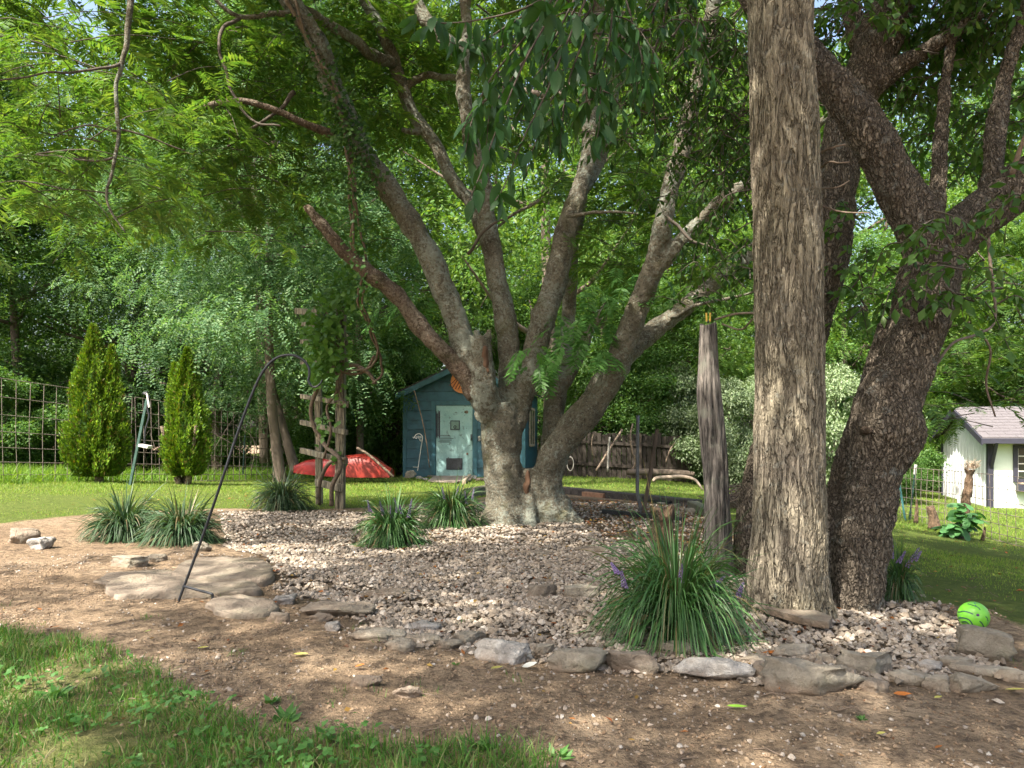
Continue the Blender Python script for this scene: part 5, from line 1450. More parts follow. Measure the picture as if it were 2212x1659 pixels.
# visible bare trunks in the wood
ht = thing('fence_tree', 'grey-trunked feathery tree growing at the wire fence right of the evergreens', 'tree', P(604, 1036, 19.0), 'trunks along the fence line')
obj('trunk', tube(*limb([(606, 1046, 36, 19.0), (602, 1010, 26, 19.0), (594, 940, 22, 19.0), (586, 860, 21, 19.0), (580, 700, 19, 19.0), (584, 500, 17, 18.6), (590, 300, 14, 18.2), (580, 60, 10, 17.6)], 6), 12), M['bark_far'], ht)
for k in range(7):
    a = P(586, 560 - 70 * k, 18.6); an = k * 2.4
    obj('limb', rod([a, a + np.array([math.cos(an), math.sin(an), .4]) * 1.4, a + np.array([math.cos(an), math.sin(an), .6]) * 2.7], [.08, .05, .015], 6, 4), M['bark_far'], ht)
V, Fc = crown_geo(np.random.default_rng(6), 60, 11500, 3.4, 2.4, 12.6, .25, .1, 'pinnate')  # crown added on the grey trunk to shade the blue shed
o = obj('crown', (V + np.array([-5.9, 18.0, -.1]), Fc), M['leaf_blue'], ht); o['kind'] = 'stuff'
for lab, pp in (('slim reddish trunk standing among the feathery trees left of the trellis', [(572, 1000, 22, 22), (566, 800, 22, 22), (562, 620, 22, 22), (556, 480, 20, 22), (548, 330, 16, 22), (530, 240, 10, 22)]),
                ('brown slanting trunk right of the grey trunk at the fence', [(640, 1022, 24, 19.8), (622, 960, 20, 19.9), (606, 900, 16, 20), (585, 820, 12, 20.2)])):
    b_ = P(pp[0][0], pp[0][1], pp[0][3]); b_[2] = gz(b_[0], b_[1])
    t = thing('fence_line_tree', lab, 'tree', b_, 'trunks along the fence line')
    c, r = limb(pp, 6)
    obj('trunk', tube(c, r, 12), M['bark_far'], t)
    pos = c[-1] + rng.normal(0, .8, (1500, 3)) * [1, 1, .6]
    o = obj('crown', leaves4(pos, rdir(1500, rng) - [0, 0, .4], rdir(1500, rng) + [0, 0, 1], np.full(1500, .12), np.full(1500, .06)), M['leaf_blue'], t); o['kind'] = 'stuff'
# tangle of dead stems under the left trees
tb = []
for _ in range(26):
    px = rng.uniform(-20, 560); Y = 21 + rng.uniform(0, 3)
    p = P(px, rng.uniform(900, 1010), Y); p[2] = gz(p[0], p[1])
    q1 = p + np.array([rng.normal(0, .5), rng.normal(0, .3), rng.uniform(.5, 1.2)]); q2 = q1 + np.array([rng.normal(0, .9), rng.normal(0, .3), rng.uniform(.1, 1.0)])
    c = catmull(np.array([p, q1, q2]), 5)
    tb.append(tube(c, np.linspace(.014, .004, len(c)), 5, False))
tag(obj('undergrowth', join(tb), M['bark_thin'], loc=(0, 20, 0)), 'tangle of bare stems in the undergrowth behind the wire fence', 'undergrowth', kind='stuff')

# ---------------------------------------------------------------- cone evergreens
def arbor(name, label, tips, basepx, Y, seed):
    rg = np.random.default_rng(seed)
    bx = P(basepx[0], basepx[1], Y)
    t = thing(name, label, 'evergreen', bx, 'cone-shaped evergreens by the wire fence')
    pos, ax, nr, L = [], [], [], []
    for (tx, ty, halfw, zfrac, n) in tips:
        top = P(tx, ty, Y); h = top[2] - bx[2]
        R_ = halfw / F * Y
        cxx = top[0]
        m = n
        zz = rg.random(m) ** 1.15
        a = rg.uniform(0, 6.28, m)
        prof = np.clip(np.interp(zz, [0, .05, .18, .4, .7, .9, 1.0], [.62, .82, 1.0, .93, .58, .24, .03]), 0, None)
        q_ = np.stack([np.cos(a) * 2.2, np.sin(a) * 2.2, zz * h * 1.6], -1)
        rad = R_ * prof * (1 + .42 * fbm(q_ * 1.9, 3, seed)) * rg.uniform(.8, 1.06, m)
        sh = (1 - zz) * (bx[0] - cxx) * .6
        p = np.stack([cxx + sh + rad * np.cos(a), Y + rad * np.sin(a), bx[2] + .1 + zz * (h - .1)], -1)
        d = np.stack([np.cos(a), np.sin(a), np.zeros(m)], -1)
        pos.append(p); ax.append(d * .55 + np.array([0, 0, .85]) + rg.normal(0, .33, (m, 3)))
        nr.append(np.cross(d, [0, 0, 1.0]) + d * .5 + rg.normal(0, .5, (m, 3))); L.append(rg.uniform(.035, .095, m) * np.interp(zz, [0, 1], [1.1, .8]))
    pos, ax, nr, L = (np.concatenate(k) for k in (pos, ax, nr, L))
    o = obj('crown', leaves4(pos, ax, nr, L, L * .42, .3), M['arbor'], t); o['kind'] = 'stuff'
    for k in range(4):
        e = np.array([rg.normal(0, .16), rg.normal(0, .1), 0])
        c = catmull(np.array([bx + e * .4 - [0, 0, .1], bx + e + [0, 0, .35], bx + e * 1.8 + [0, 0, 1.1]]), 4)
        obj('stem', tube(c, np.linspace(.07, .03, len(c)), 7), M['bark_red'], t)
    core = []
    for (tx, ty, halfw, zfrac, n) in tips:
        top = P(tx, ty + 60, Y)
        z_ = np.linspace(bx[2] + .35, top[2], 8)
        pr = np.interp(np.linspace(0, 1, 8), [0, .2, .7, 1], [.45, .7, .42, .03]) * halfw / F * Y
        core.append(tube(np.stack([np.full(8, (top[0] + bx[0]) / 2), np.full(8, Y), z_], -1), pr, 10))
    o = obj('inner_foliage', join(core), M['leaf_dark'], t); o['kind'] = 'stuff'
arbor('cone_evergreen', 'taller bright cone-shaped evergreen with a twin tip at the left', [(201, 703, 50, 1, 30000), (242, 748, 36, 1, 18000)], (214, 1040), 15.0, 3)
arbor('cone_evergreen', 'smaller bright cone-shaped evergreen right of the leaning feeder post', [(404, 753, 40, 1, 24000), (376, 785, 25, 1, 10000), (434, 880, 25, 1, 10000)], (400, 1038), 15.6, 9)

# ---------------------------------------------------------------- lilyturf clumps
def lily(px, py, wpx, hpx, label, n, seed, flowers, mat='blade'):
    rg = np.random.default_rng(seed)
    n = int(n * 2.1)
    g = G(px, py)
    g = np.array([(px - CX) / F * (g[1] + .08), g[1] + .08, 0]); g[2] = gz(g[0], g[1])
    Y = g[1]
    R_ = wpx / 2 / F * Y; H_ = hpx / F * Y
    t = thing('lilyturf_clump', label, 'plant', g, 'strap-leaved grass clumps in the bed')
    m = 9
    a = rg.uniform(0, 6.28, n)
    d = np.stack([np.cos(a), np.sin(a), np.zeros(n)], -1)
    e = rg.random(n)
    L = (.75 + .4 * rg.random(n)) * math.hypot(R_, H_) * 1.05
    n_up = rg.random(n) < .07
    th = np.radians(86 - 54 * e + rg.normal(0, 8, n))      # launch angle
    bend = np.radians(126 - 8 * e + rg.normal(0, 26, n))
    bend[n_up] *= .3
    L = L * (1.14 - .16 * (1 - e))
    p = g + d * (R_ * .34 * rg.random(n))[:, None] - np.array([0, 0, .01])
    b2 = np.cross(d, [0, 0, 1.0])
    w0 = rg.uniform(.008, .0145, n) * (1.3 if Y > 5 else 1)
    rows = []
    tw_ = rg.normal(0, .5, n)
    for k in range(m):
        s = k / (m - 1)
        w = w0 * (1.0 if s < .6 else max(0.06, 1 - ((s - .6) / .4) ** 1.5))
        sd = b2 * np.cos(tw_ * s)[:, None] + np.array([0, 0, 1.0]) * np.sin(tw_ * s)[:, None]
        rows += [p - sd * w[:, None] / 2, p + sd * w[:, None] / 2]
        ang = th - bend * (s + .5 / m) ** 1.2
        stp = d * np.cos(ang)[:, None] + np.array([0, 0, 1.0]) * np.sin(ang)[:, None] + b2 * (tw_ * .12 * s)[:, None]
        p = p + stp * (L / (m - 1))[:, None]
        p[:, 2] = np.maximum(p[:, 2], g[2] + .008)
    V = np.stack(rows, 1)
    rel = V - g
    ext = np.quantile(np.hypot(rel[..., 0], rel[..., 1]).max(1), .82)
    top = np.quantile(rel[..., 2].max(1), .9)
    V = g + rel * np.array([R_ / ext, R_ / ext, H_ * .80 / top])
    o_ = np.arange(n)[:, None] * (2 * m)
    Q = np.concatenate([o_ + np.array([2 * k, 2 * k + 1, 2 * k + 3, 2 * k + 2]) for k in range(m - 1)])
    o = obj('blades', (V.reshape(-1, 3), Q), M[mat], t); o['kind'] = 'stuff'
    for fx, fy, tx, ty in flowers:
        yy = Y - R_ * .3
        b_ = P(fx, fy, yy); tp = P(tx, ty, yy)
        root = g + (b_ - g) * .15
        parts = []
        ntx = 46
        for k in range(ntx):
            s = k / ntx
            rr = .013 * (1 - s * .75)
            aa = k * 2.4
            c = b_ + (tp - b_) * s + np.array([math.cos(aa), math.sin(aa), 0]) * rr
            parts.append((ICO[0][0] * .0062 * (1 - .4 * s) + c, ICO[0][1]))
        fs = obj('flower_spike', join(parts), M['flower'], t)
        c = catmull(np.array([root, (root + b_) / 2 + [0, 0, .04], b_, tp]), 4)
        obj('stalk', tube(c, .0025, 5), M['weed'], fs)
lily(270, 1166, 185, 92, 'bluish strap-leaved clump farthest left beside the lawn', 430, 1, [], 'blade_far')
lily(392, 1176, 185, 90, 'bluish strap-leaved clump right beside the hook shaft', 430, 2, [], 'blade_far')
lily(610, 1102, 150, 84, 'strap-leaved clump at the foot of the trellis', 380, 3, [], 'blade_far')
lily(848, 1178, 165, 96, 'flowering strap-leaved clump in the middle of the gravel', 420, 4, [(828, 1112, 820, 1082), (858, 1108, 852, 1075), (868, 1110, 862, 1090), (882, 1118, 890, 1076), (846, 1120, 844, 1090), (800, 1105, 794, 1080)])
lily(975, 1138, 160, 90, 'flowering strap-leaved clump beside the mimosa roots', 380, 5, [(960, 1078, 955, 1052), (1008, 1088, 1004, 1060), (986, 1075, 990, 1050), (1020, 1082, 1024, 1056)])
lily(1460, 1386, 375, 250, 'largest strap-leaved clump in front of the stump with violet spikes', 560, 6, [(1350, 1270, 1342, 1232), (1470, 1258, 1472, 1218), (1540, 1268, 1566, 1244), (1592, 1292, 1606, 1258), (1335, 1240, 1320, 1215)])
lily(1942, 1302, 100, 110, 'strap-leaved clump at the right foot of the leaning tree', 260, 7, [(1958, 1226, 1986, 1182), (1940, 1216, 1956, 1190), (1925, 1206, 1928, 1176), (1975, 1212, 1990, 1190)])

# ---------------------------------------------------------------- blue garden shed
SA = math.radians(-8.4)
so = P(1134, 1032, 21.5); so[2] = gz(so[0], so[1]) - .02
def S(x, y, z):
    """shed space: x along the front from its right corner (leftwards negative), y back, z up"""
    return np.array([so[0] + x * math.cos(SA) - y * math.sin(SA), so[1] + x * math.sin(SA) + y * math.cos(SA), so[2] + z])
def sbox(x0, x1, y0, y1, z0, z1):
    V = np.array([S(x, y, z) for z in (z0, z1) for y in (y0, y1) for x in (x0, x1)])
    return V, np.array([[0, 1, 5, 4], [1, 3, 7, 5], [3, 2, 6, 7], [2, 0, 4, 6], [4, 5, 7, 6], [2, 3, 1, 0]])
Wd, Dp, EV, PK = 3.5, 3.0, 2.42, 3.22
shed = thing('garden_shed', 'small teal clapboard shed with a pale mint door', 'shed', so)
gab = [(-Wd, 0), (0, 0), (0, EV), (-Wd / 2, PK), (-Wd, EV)]
obj('wall', plate([S(x, .03, z) for x, z in gab], .06, S(0, 1, 0) - S(0, 0, 0)), M['teal'], shed, False)
obj('wall', sbox(-.06, 0, .09, Dp, 0, EV), M['teal'], shed, False)
obj('wall', sbox(-Wd, -Wd + .06, .09, Dp, 0, EV), M['teal'], shed, False)
obj('wall', plate([S(x, Dp, z) for x, z in gab], .06, S(0, 1, 0) - S(0, 0, 0)), M['teal'], shed, False)
D0, D1, DH = -Wd + .95, -Wd + 2.02, 2.06
cs = .272
def hw(z):
    """half width of the front at height z"""
    return Wd / 2 if z <= EV else Wd / 2 * (PK - z) / (PK - EV)
for k in range(12):
    z0, z1 = k * cs + .01, min((k + 1) * cs, PK)
    spans = [(-Wd + .1, D0 - .1), (D1 + .1, -.1)] if z0 < DH else [(-Wd + .1, -.1)]
    if z0 < DH < z1: spans = [(-Wd + .1, D0 - .1), (D1 + .1, -.1)]
    for a, b in spans:
        lo0, hi0 = max(a, -Wd / 2 - hw(z0)), min(b, -Wd / 2 + hw(z0)); lo1, hi1 = max(a, -Wd / 2 - hw(z1)), min(b, -Wd / 2 + hw(z1))
        if hi1 - lo1 < .02: continue
        V = np.array([S(lo0, -.022, z0), S(hi0, -.022, z0), S(hi1, -.004, z1), S(lo1, -.004, z1), S(lo0, .03, z0), S(hi0, .03, z0), S(hi1, .03, z1), S(lo1, .03, z1)])
        obj('siding_board', (V, np.array([[0, 1, 2, 3], [4, 7, 6, 5], [0, 4, 5, 1], [3, 2, 6, 7], [1, 5, 6, 2], [0, 3, 7, 4]])), M['teal'], shed, False)
for k in range(9):
    z0, z1 = k * cs + .01, min((k + 1) * cs, EV)
    V = np.array([S(.022, .1, z0), S(.022, Dp - .05, z0), S(.004, Dp - .05, z1), S(.004, .1, z1), S(-.03, .1, z0), S(-.03, Dp - .05, z0), S(-.03, Dp - .05, z1), S(-.03, .1, z1)])
    obj('siding_board', (V, np.array([[0, 1, 2, 3], [4, 7, 6, 5], [0, 4, 5, 1], [3, 2, 6, 7], [1, 5, 6, 2], [0, 3, 7, 4]])), M['teal'], shed, False)
for a, b in ((-Wd - .01, -Wd + .1), (-.1, .012)):
    obj('corner_trim', sbox(a, b, -.035, .1, 0, EV), M['teal_trim'], shed, False)
for bx_ in ((D0 - .12, D0, -.04, .03, 0, DH + .12), (D1, D1 + .12, -.04, .03, 0, DH + .12), (D0, D1, -.04, .03, DH, DH + .12)):
    obj('door_trim', sbox(*bx_), M['teal_trim'], shed, False)
# roof: two slopes with fascia
for sg in (1, -1):
    ex, ez = -Wd / 2 + sg * (Wd / 2 + .17), EV - .17 * (PK - EV) / (Wd / 2)
    pts = [S(-Wd / 2, -.22, PK + .03), S(ex, -.22, ez + .03), S(ex, Dp + .22, ez + .03), S(-Wd / 2, Dp + .22, PK + .03)]
    rf = obj('roof', plate(pts, .05, (0, 0, 1)), M['tarpaper'], shed, False)
    fp_ = [S(-Wd / 2, -.25, PK + .028), S(ex, -.25, ez + .028), S(ex, -.25, ez - .13), S(-Wd / 2, -.25, PK - .13)]
    obj('fascia', plate(fp_, .03, S(0, 1, 0) - S(0, 0, 0)), M['teal_trim'], rf, False)
# door
dr = obj('door', sbox(D0 + .012, D1 - .012, -.012, .03, .02, DH - .015), M['mint'], shed, False)
def on_door(name, px0, py0, px1, py1, mat, y0=-.025, y1=-.008):
    """a piece on the door, corners given in the door's own picture frame (crop pixels)"""
    fx = lambda p: D0 + (p - 705) / 460 * (D1 - D0)
    fz = lambda p: DH - (p - 490) / 895 * DH
    return sbox(fx(px0), fx(px1), y0, y1, fz(py1), fz(py0))
pl = obj('door_plate', on_door('', 893, 685, 1000, 790, 'x'), M['mint_plain'], dr, False)
obj('plate_rim', join([on_door('', 888, 680, 1005, 690, 0, -.032), on_door('', 888, 785, 1005, 795, 0, -.032), on_door('', 888, 690, 898, 785, 0, -.032), on_door('', 995, 690, 1005, 785, 0, -.032)]), M['shed_trim'], dr, False)
fc = S(D0 + (945 - 705) / 460 * (D1 - D0), -.035, DH - (760 - 490) / 895 * DH)
a_ = np.linspace(0, 6.28, 13)
obj('dead_bolt', tube(np.array([fc + (S(.036 * math.cos(q_), 0, .036 * math.sin(q_)) - S(0, 0, 0)) for q_ in a_]), .009, 6, False), M['black'], dr)
lv_ = obj('louvre_vent', on_door('', 838, 1143, 1037, 1283, 0, -.03), M['shed_trim'], dr, False)
for k in range(10):
    y_ = 1150 + k * 13
    obj('slat', on_door('', 846, y_, 1030, y_ + 7, 0, -.048, -.03), M['steel_grey'], dr, False)
obj('door_handle', join([on_door('', 1140, 850, 1158, 925, 0, -.05), (ICO[1][0] * .03 + S(D0 + (1150 - 705) / 460 * (D1 - D0), -.06, DH - (905 - 490) / 895 * DH), ICO[1][1])]), M['steel_grey'], dr)
obj('bolt_hole', tube(np.array([S(D0 + .91, -.02, .68), S(D0 + .91, -.01, .68)]), .032, 10), M['brick'], dr)
rs = np.random.default_rng(4)
pk = []
for k in range(16):
    u0 = 712 + 48 * (k / 16) + rs.normal(0, 3)
    pk.append(on_door('', u0, 540 + rs.uniform(0, 60), u0 + rs.uniform(2, 5), 905 - rs.uniform(0, 40), 0, -.0155 - .0002 * k, -.008))
for k in range(8):
    v0 = 858 + 13 * k
    pk.append(on_door('', 722 + rs.uniform(0, 45), v0, 935 - abs(k - 3.5) * 14 - rs.uniform(0, 30), v0 + rs.uniform(3, 7), 0, -.0155 - .0002 * k, -.008))
obj('scuff_marks', join(pk), M['shed_trim'], dr, False)
obj('leaf_mark', (ICO[2][0] * np.array([.08, .006, .045]) + S(D0 + .9, -.013, 1.86), ICO[2][1]), M['twig'], dr)
lb = obj('door_bell', (ICO[2][0] * np.array([.045, .05, .045]) + S(D1 + .2, -.06, 1.15), ICO[2][1]), M['knob'], shed)
obj('bell_hood', tube(np.array([S(D1 + .2, -.03, 1.1), S(D1 + .2, -.06, 1.05)]), .03, 8), M['knob'], lb)
# side window
wf = obj('window', sbox(.03, .05, .75, 1.75, .95, 1.95), M['glass'], shed, False)
for bx_ in ((.028, .07, .68, .75, .9, 2.0), (.028, .07, 1.75, 1.82, .9, 2.0), (.028, .07, .75, 1.75, 1.95, 2.02), (.028, .07, .75, 1.75, .88, .95), (.05, .066, 1.23, 1.27, .95, 1.95)):
    obj('window_frame', sbox(*bx_), M['pale_wood'], wf, False)
# sun-face plaque under the gable
pc = S(-Wd / 2 - .02, -.09, 2.72)
pq = thing('sun_plaque', 'round orange striped plaque hung under the shed gable', 'ornament', pc - [0, 0, .3])
obj('disc', tube(np.array([pc, pc + (S(0, .03, 0) - S(0, 0, 0))]), .33, 28), M['orange'], pq, False)
for k in range(7):
    t0 = -.26 + .085 * k
    h_ = math.sqrt(max(.01, .30 ** 2 - t0 ** 2))
    ps = [pc + (S(t0 + dx + sl * .12, -.012, zz) - S(0, 0, 0)) for dx, zz, sl in ((0, -h_ * .75, -1), (.03, -h_ * .75, -1), (.03, h_ * .75, 1), (0, h_ * .75, 1))]
    obj('stripe', plate(ps, .01, S(0, 1, 0) - S(0, 0, 0)), M['orange_dark'], pq, False)

# pad and rubble at the shed door
o = obj('path', plate([G(a, b) + np.array([0, 0, .02]) for a, b in ((948, 1022), (1012, 1022), (1018, 1040), (985, 1045), (925, 1043))], .03, (0, 0, 1)), M['concrete'], smooth=False)
tag(o, kind='structure')
for k, (px, py, w, h, lab, mt) in enumerate(((887, 1022, 24, 22, 'knobbly stone left of the white scroll hook', 'rock'), (905, 1030, 16, 9, 'small pale rubble stone left of the shed pad', 'rock_pale'), (918, 1034, 14, 8, 'flat white rubble stone at the edge of the shed pad', 'rock_pale'), (930, 1028, 16, 8, 'grey rubble stone touching the shed pad', 'rock'),
                                             (1022, 1030, 20, 11, 'rubble stone right of the shed pad', 'rock_pale'), (1040, 1034, 26, 11, 'broken brick lying right of the shed pad', 'rock_tan'), (1036, 1024, 18, 11, 'pinkish rubble piece against the shed right of the door', 'rock_tan'), (1052, 1026, 14, 16, 'upright rubble piece beside the trunk at the shed', 'rock_pale'))):
    place_rock(px, py, w, h, lab, mt, 300 + k, 0, 0, .7, group='rubble at the shed door', name='rubble_stone')
c = G(1030, 1046)
o = obj('kerb_board', beam(G(1002, 1046) + [0, 0, .05], G(1020, 1026) + [0, 0, .05], .08, .1), M['pale_wood'], smooth=False)
tag(o, 'short board edging the right side of the shed pad', 'board')
# white scroll hook and cane against the shed
Yh = 20.95
wh = thing('scroll_hook', 'small white wrought scroll plant hook in front of the teal shed', 'plant hook', P(905, 1028, Yh))
cr = lambda pts: [P((1100 + a * .2411) * .7373, (1050 + b * .2411) * .7373, Yh) for a, b in pts]
obj('shaft', rod(cr([(512, 1365), (525, 1280), (548, 1120), (570, 980), (565, 940), (530, 915), (490, 930), (470, 965), (458, 965), (460, 955)]), .011, 6, 4), M['white_metal'], wh)
obj('scroll', rod(cr([(568, 975), (555, 1005), (540, 995), (550, 985)]), .008, 5, 4), M['white_metal'], wh)
obj('scroll', rod(cr([(548, 1000), (520, 960), (515, 945), (530, 950), (550, 970), (555, 950), (540, 950)]), .008, 5, 4), M['white_metal'], wh)
obj('scroll', rod(cr([(475, 955), (495, 975), (505, 960), (495, 950)]), .008, 5, 4), M['white_metal'], wh)
obj('foot', rod(cr([(518, 1325), (455, 1320)]), .01, 5), M['white_metal'], wh)
o = obj('bamboo_cane', rod(cr([(470, 390), (525, 580), (580, 800), (625, 1050), (655, 1325)]), .016, 6, 3), M['twig'])
tag(o, 'long thin cane leaning on the teal shed left of the door', 'cane')

# ---------------------------------------------------------------- red boat, trellis, hook
Yk = 19.0
g0 = P(740, 1030, Yk)
bt_ = thing('upturned_kayak', 'red kayak lying upside down between trellis and shed', 'kayak', g0)
nx = 40
def hull(sec0, sec1, mat, name):
    V, m = [], 15
    for k in range(nx + 1):
        s = sec0 + (sec1 - sec0) * k / nx
        x = g0[0] - 1.2 + 2.42 * s
        wv = .42 * math.sin(min(1, s * 1.25 + .04) * math.pi / 2) ** .8 * (1 if s < .85 else 1 - (s - .85) * .7)
        hv = .58 * np.mean([np.interp(np.clip(s + o_, 0, 1), [0, .04, .12, .3, .5, .72, .78, .9, 1.0], [.22, .42, .60, .74, .88, 1.0, .99, .62, .26]) for o_ in np.linspace(-.07, .07, 9)])
        zl = .10 * (1 - s) ** 3
        for j in range(m):
            t = math.pi * j / (m - 1)
            fl = abs(math.cos(t)) ** .75 * (1 if math.cos(t) > 0 else -1)
            rid = 0.0
            V.append((x, Yk + wv * fl, g0[2] + zl + (hv + rid) * max(0, math.sin(t)) ** .4))
    V = np.array(V)
    i = np.arange(nx)[:, None] * m; j = np.arange(m - 1)[None]
    Q = np.stack([i + j, i + j + 1, i + m + j + 1, i + m + j], -1).reshape(-1, 4)
    caps = [np.arange(m)[None] + nx * m, np.arange(m)[::-1][None]]
    return obj(name, (V, [Q[:, ::-1]] + caps), M[mat], bt_)
hull(0, .55, 'red_hull', 'bow'); hull(.55, 1.0, 'orange_hull', 'stern')
for s, t in ((.62, .9), (.62, 1.25), (.82, 1.0), (.9, 1.3), (.7, 1.8)):
    c = np.array([g0[0] - 1.2 + 2.42 * s, Yk - .40 * math.cos(t) - .02, g0[2] + (.50 if s < .76 else .38) * math.sin(t)])
    obj('scupper_recess', (ICO[1][0] * np.array([.055, .02, .018]) + c, ICO[1][1]), M['orange_dark'], bt_)
o = obj('leaning_stick', rod([P(772, 968, 18.4), P(800, 985, 18.2), P(850, 1030, 18.0)], .03, 6, 3), M['twig'])
tag(o, 'pale stick leaning across the red kayak', 'stick')

tr = thing('garden_trellis', 'weathered wooden ladder trellis with two square posts', 'trellis', G(735, 1100))
Yr, Yl = 10.75, 11.5
for pts, w in (([P(735, 1106, Yr), P(737, 664, Yr)], .125), ([P(690, 1096, Yl), P(686, 664, Yl)], .095)):
    obj('post', beam(pts[0], pts[1], w, w, (0, 1, 0), .008), M['trellis'], tr, False)
for (x0, y0, x1, y1, h) in ((640, 672, 704, 676, 13), (652, 738, 748, 741, 10), (652, 783, 748, 778, 10), (652, 856, 750, 872, 10), (651, 912, 748, 934, 11), (651, 973, 748, 996, 12), (684, 1042, 736, 1054, 15), (650, 700, 700, 702, 9)):
    obj('rung', beam(P(x0, y0, Yl - .2), P(x1, y1, Yr - .2), .06, h / F * 11, (0, 0, 1), .005), M['trellis'], tr, False)
tv = thing('trellis_creeper', 'green creeper climbing the ladder trellis on twisting stems', 'vine', G(720, 1098))
for pp in ([(716, 1092, 10, 10.6), (718, 1050, 10, 10.5), (735, 1010, 11, 10.4), (728, 985, 11, 10.5), (700, 960, 10, 10.8), (678, 920, 9, 10.9), (672, 880, 9, 10.9), (690, 830, 9, 10.8), (715, 800, 8, 10.6), (735, 770, 7, 10.5)],
           [(690, 1090, 8, 11.0), (692, 1040, 8, 10.9), (712, 1000, 9, 10.7), (748, 990, 7, 10.4)], [(742, 790, 9, 10.5), (770, 790, 9, 10.3), (795, 805, 9, 10.1), (812, 828, 7, 10.0)], [(736, 800, 8, 10.5), (760, 808, 7, 10.4), (790, 800, 7, 10.2), (808, 770, 7, 10.0)],
           [(700, 990, 6, 10.8), (715, 930, 6, 10.6), (706, 880, 6, 10.7), (730, 840, 6, 10.5), (720, 780, 5, 10.5), (700, 700, 5, 10.6)], [(752, 880, 4, 10.4), (735, 850, 4, 10.5), (740, 800, 4, 10.5)]):
    c, r = limb(pp, 6)
    obj('stem', tube(c, r, 7), M['vine_stem'], tv)
rg = np.random.default_rng(31)
pos = []
for (px, py, sx, sy, n) in ((700, 700, 34, 34, 420), (712, 760, 34, 38, 420), (690, 800, 24, 30, 220), (735, 640, 36, 28, 260), (720, 850, 26, 24, 40), (705, 920, 26, 30, 30), (760, 600, 30, 40, 120), (725, 985, 20, 20, 14), (672, 740, 14, 40, 60), (770, 500, 20, 60, 70)):
    for k in range(n):
        pos.append(P(px + rg.normal(0, sx * .6), py + rg.normal(0, sy * .6), 10.55 + rg.normal(0, .28)))
pos = np.array(pos); n = len(pos)
ax = norm(np.stack([rg.normal(0, .8, n), rg.normal(-.4, .5, n), rg.normal(-.5, .5, n)], -1)); nr = norm(np.stack([rg.normal(0, .5, n), rg.normal(-.7, .4, n), np.abs(rg.normal(.7, .4, n))], -1))
L = rg.uniform(.06, .13, n)
o = obj('leaves', leaves4(pos, ax, nr, L, L * .7, .2), M['leaf_vine'], tv); o['kind'] = 'stuff'

Yh = G(386, 1300)[1]
hk = thing('shepherd_hook', 'black iron shepherd hook leaning over the left flagstones', 'plant hook', G(386, 1300))
obj('shaft', rod([P(a, b, Yh) for a, b in ((383, 1306), (397, 1268), (430, 1180), (470, 1065), (510, 945), (545, 850), (570, 800), (598, 773), (630, 767), (655, 778), (667, 795), (668, 812), (666, 822), (672, 833), (682, 836), (692, 828), (696, 820))], [.0085] * 8 + [.0085, .008, .008, .0075, .007, .006, .005, .004], 10, 6), M['black_iron'], hk)
obj('step_foot', rod([P(397, 1266, Yh), P(425, 1274, Yh - .05), P(455, 1282, Yh - .1), P(459, 1286, Yh - .1), P(459, 1297, Yh - .1)], .008, 8, 3), M['black_iron'], hk)

# ---------------------------------------------------------------- wire fences and posts
def panel(name, label, p0, p1, h0, h1, nvert, nhor, r, mat, group, lean=0.0):
    p0 = np.asarray(p0); p1 = np.asarray(p1)
    o = thing(name, label, 'fence', p0, group)
    gp = lambda s, v: p0 + (p1 - p0) * s + np.array([0, lean * v, (h0 + (h1 - h0) * s) * v]) + np.array([0, .03 * math.sin(s * 9 + v * 4), 0])
    for k in range(nvert + 1):
        s = k / nvert
        obj('upright_wire', tube(np.array([gp(s, 0), gp(s, .5), gp(s, 1)]), r, 4, False), M[mat], o)
    for k in range(nhor + 1):
        v = (k / nhor) ** 1.25 if nhor > 5 else k / nhor
        obj('cross_wire', tube(np.array([gp(s, v) for s in np.linspace(0, 1, 12)]), r, 4, False), M[mat], o)
    return o
def fp(px, py, Y):
    p = P(px, py, Y); p[2] = gz(p[0], p[1]); return p
def hgt(py_top, p):
    return (CH - (py_top - HY) / F * p[1]) - p[2]
a, b, c = fp(-60, 1046, 12.8), fp(285, 1042, 16.4), fp(600, 1030, 20.8)
panel('wire_fence', 'rusty square-mesh wire fence panel behind the taller cone evergreen', a, b, hgt(808, a), hgt(858, b), 13, 7, .0065, 'wire', 'wire fence panels')
panel('wire_fence', 'wire fence panel right of the taller evergreen running to the fence-line trunks', b + [.05, .05, 0], c, hgt(858, b), hgt(905, c), 22, 7, .0075, 'wire', 'wire fence panels')
a, b = fp(1925, 1118, 14.6), fp(2040, 1145, 13.0); c = fp(2260, 1190, 10.2)
panel('wire_fence', 'square-mesh fence panel beside the two metal posts by the white shed', a, b, hgt(1008, a), hgt(1016, b), 10, 6, .0055, 'wire', 'wire fence panels')
panel('wire_fence', 'square-mesh fence panel in front of the white shed', b + [.03, -.02, 0], c, hgt(1016, b), hgt(1036, c), 12, 6, .005, 'wire', 'wire fence panels')
def tpost(label, pa, pb, mat, cap=None, w=.035):
    o = thing('metal_post', label, 'post', pa, 'metal fence posts')
    obj('stake', beam(pa, pb, w, .008, (0, 1, 0), .002), M[mat], o, False)
    obj('rib', beam(pa + [0, -.014, 0], pb + [0, -.014, 0], .008, .02, (0, 1, 0), .002), M[mat], o, False)
    if cap:
        d = norm(pb - pa)
        obj('cap', beam(pb - d * .16, pb + d * .02, w * 1.25, .022, (0, 1, 0), .003), M[cap], o, False)
    return o
tpost('green metal post with a white cap by the white shed fence', P(1964, 1128, 14.0), P(1978, 1006, 14.0), 'green_post', 'white_metal')
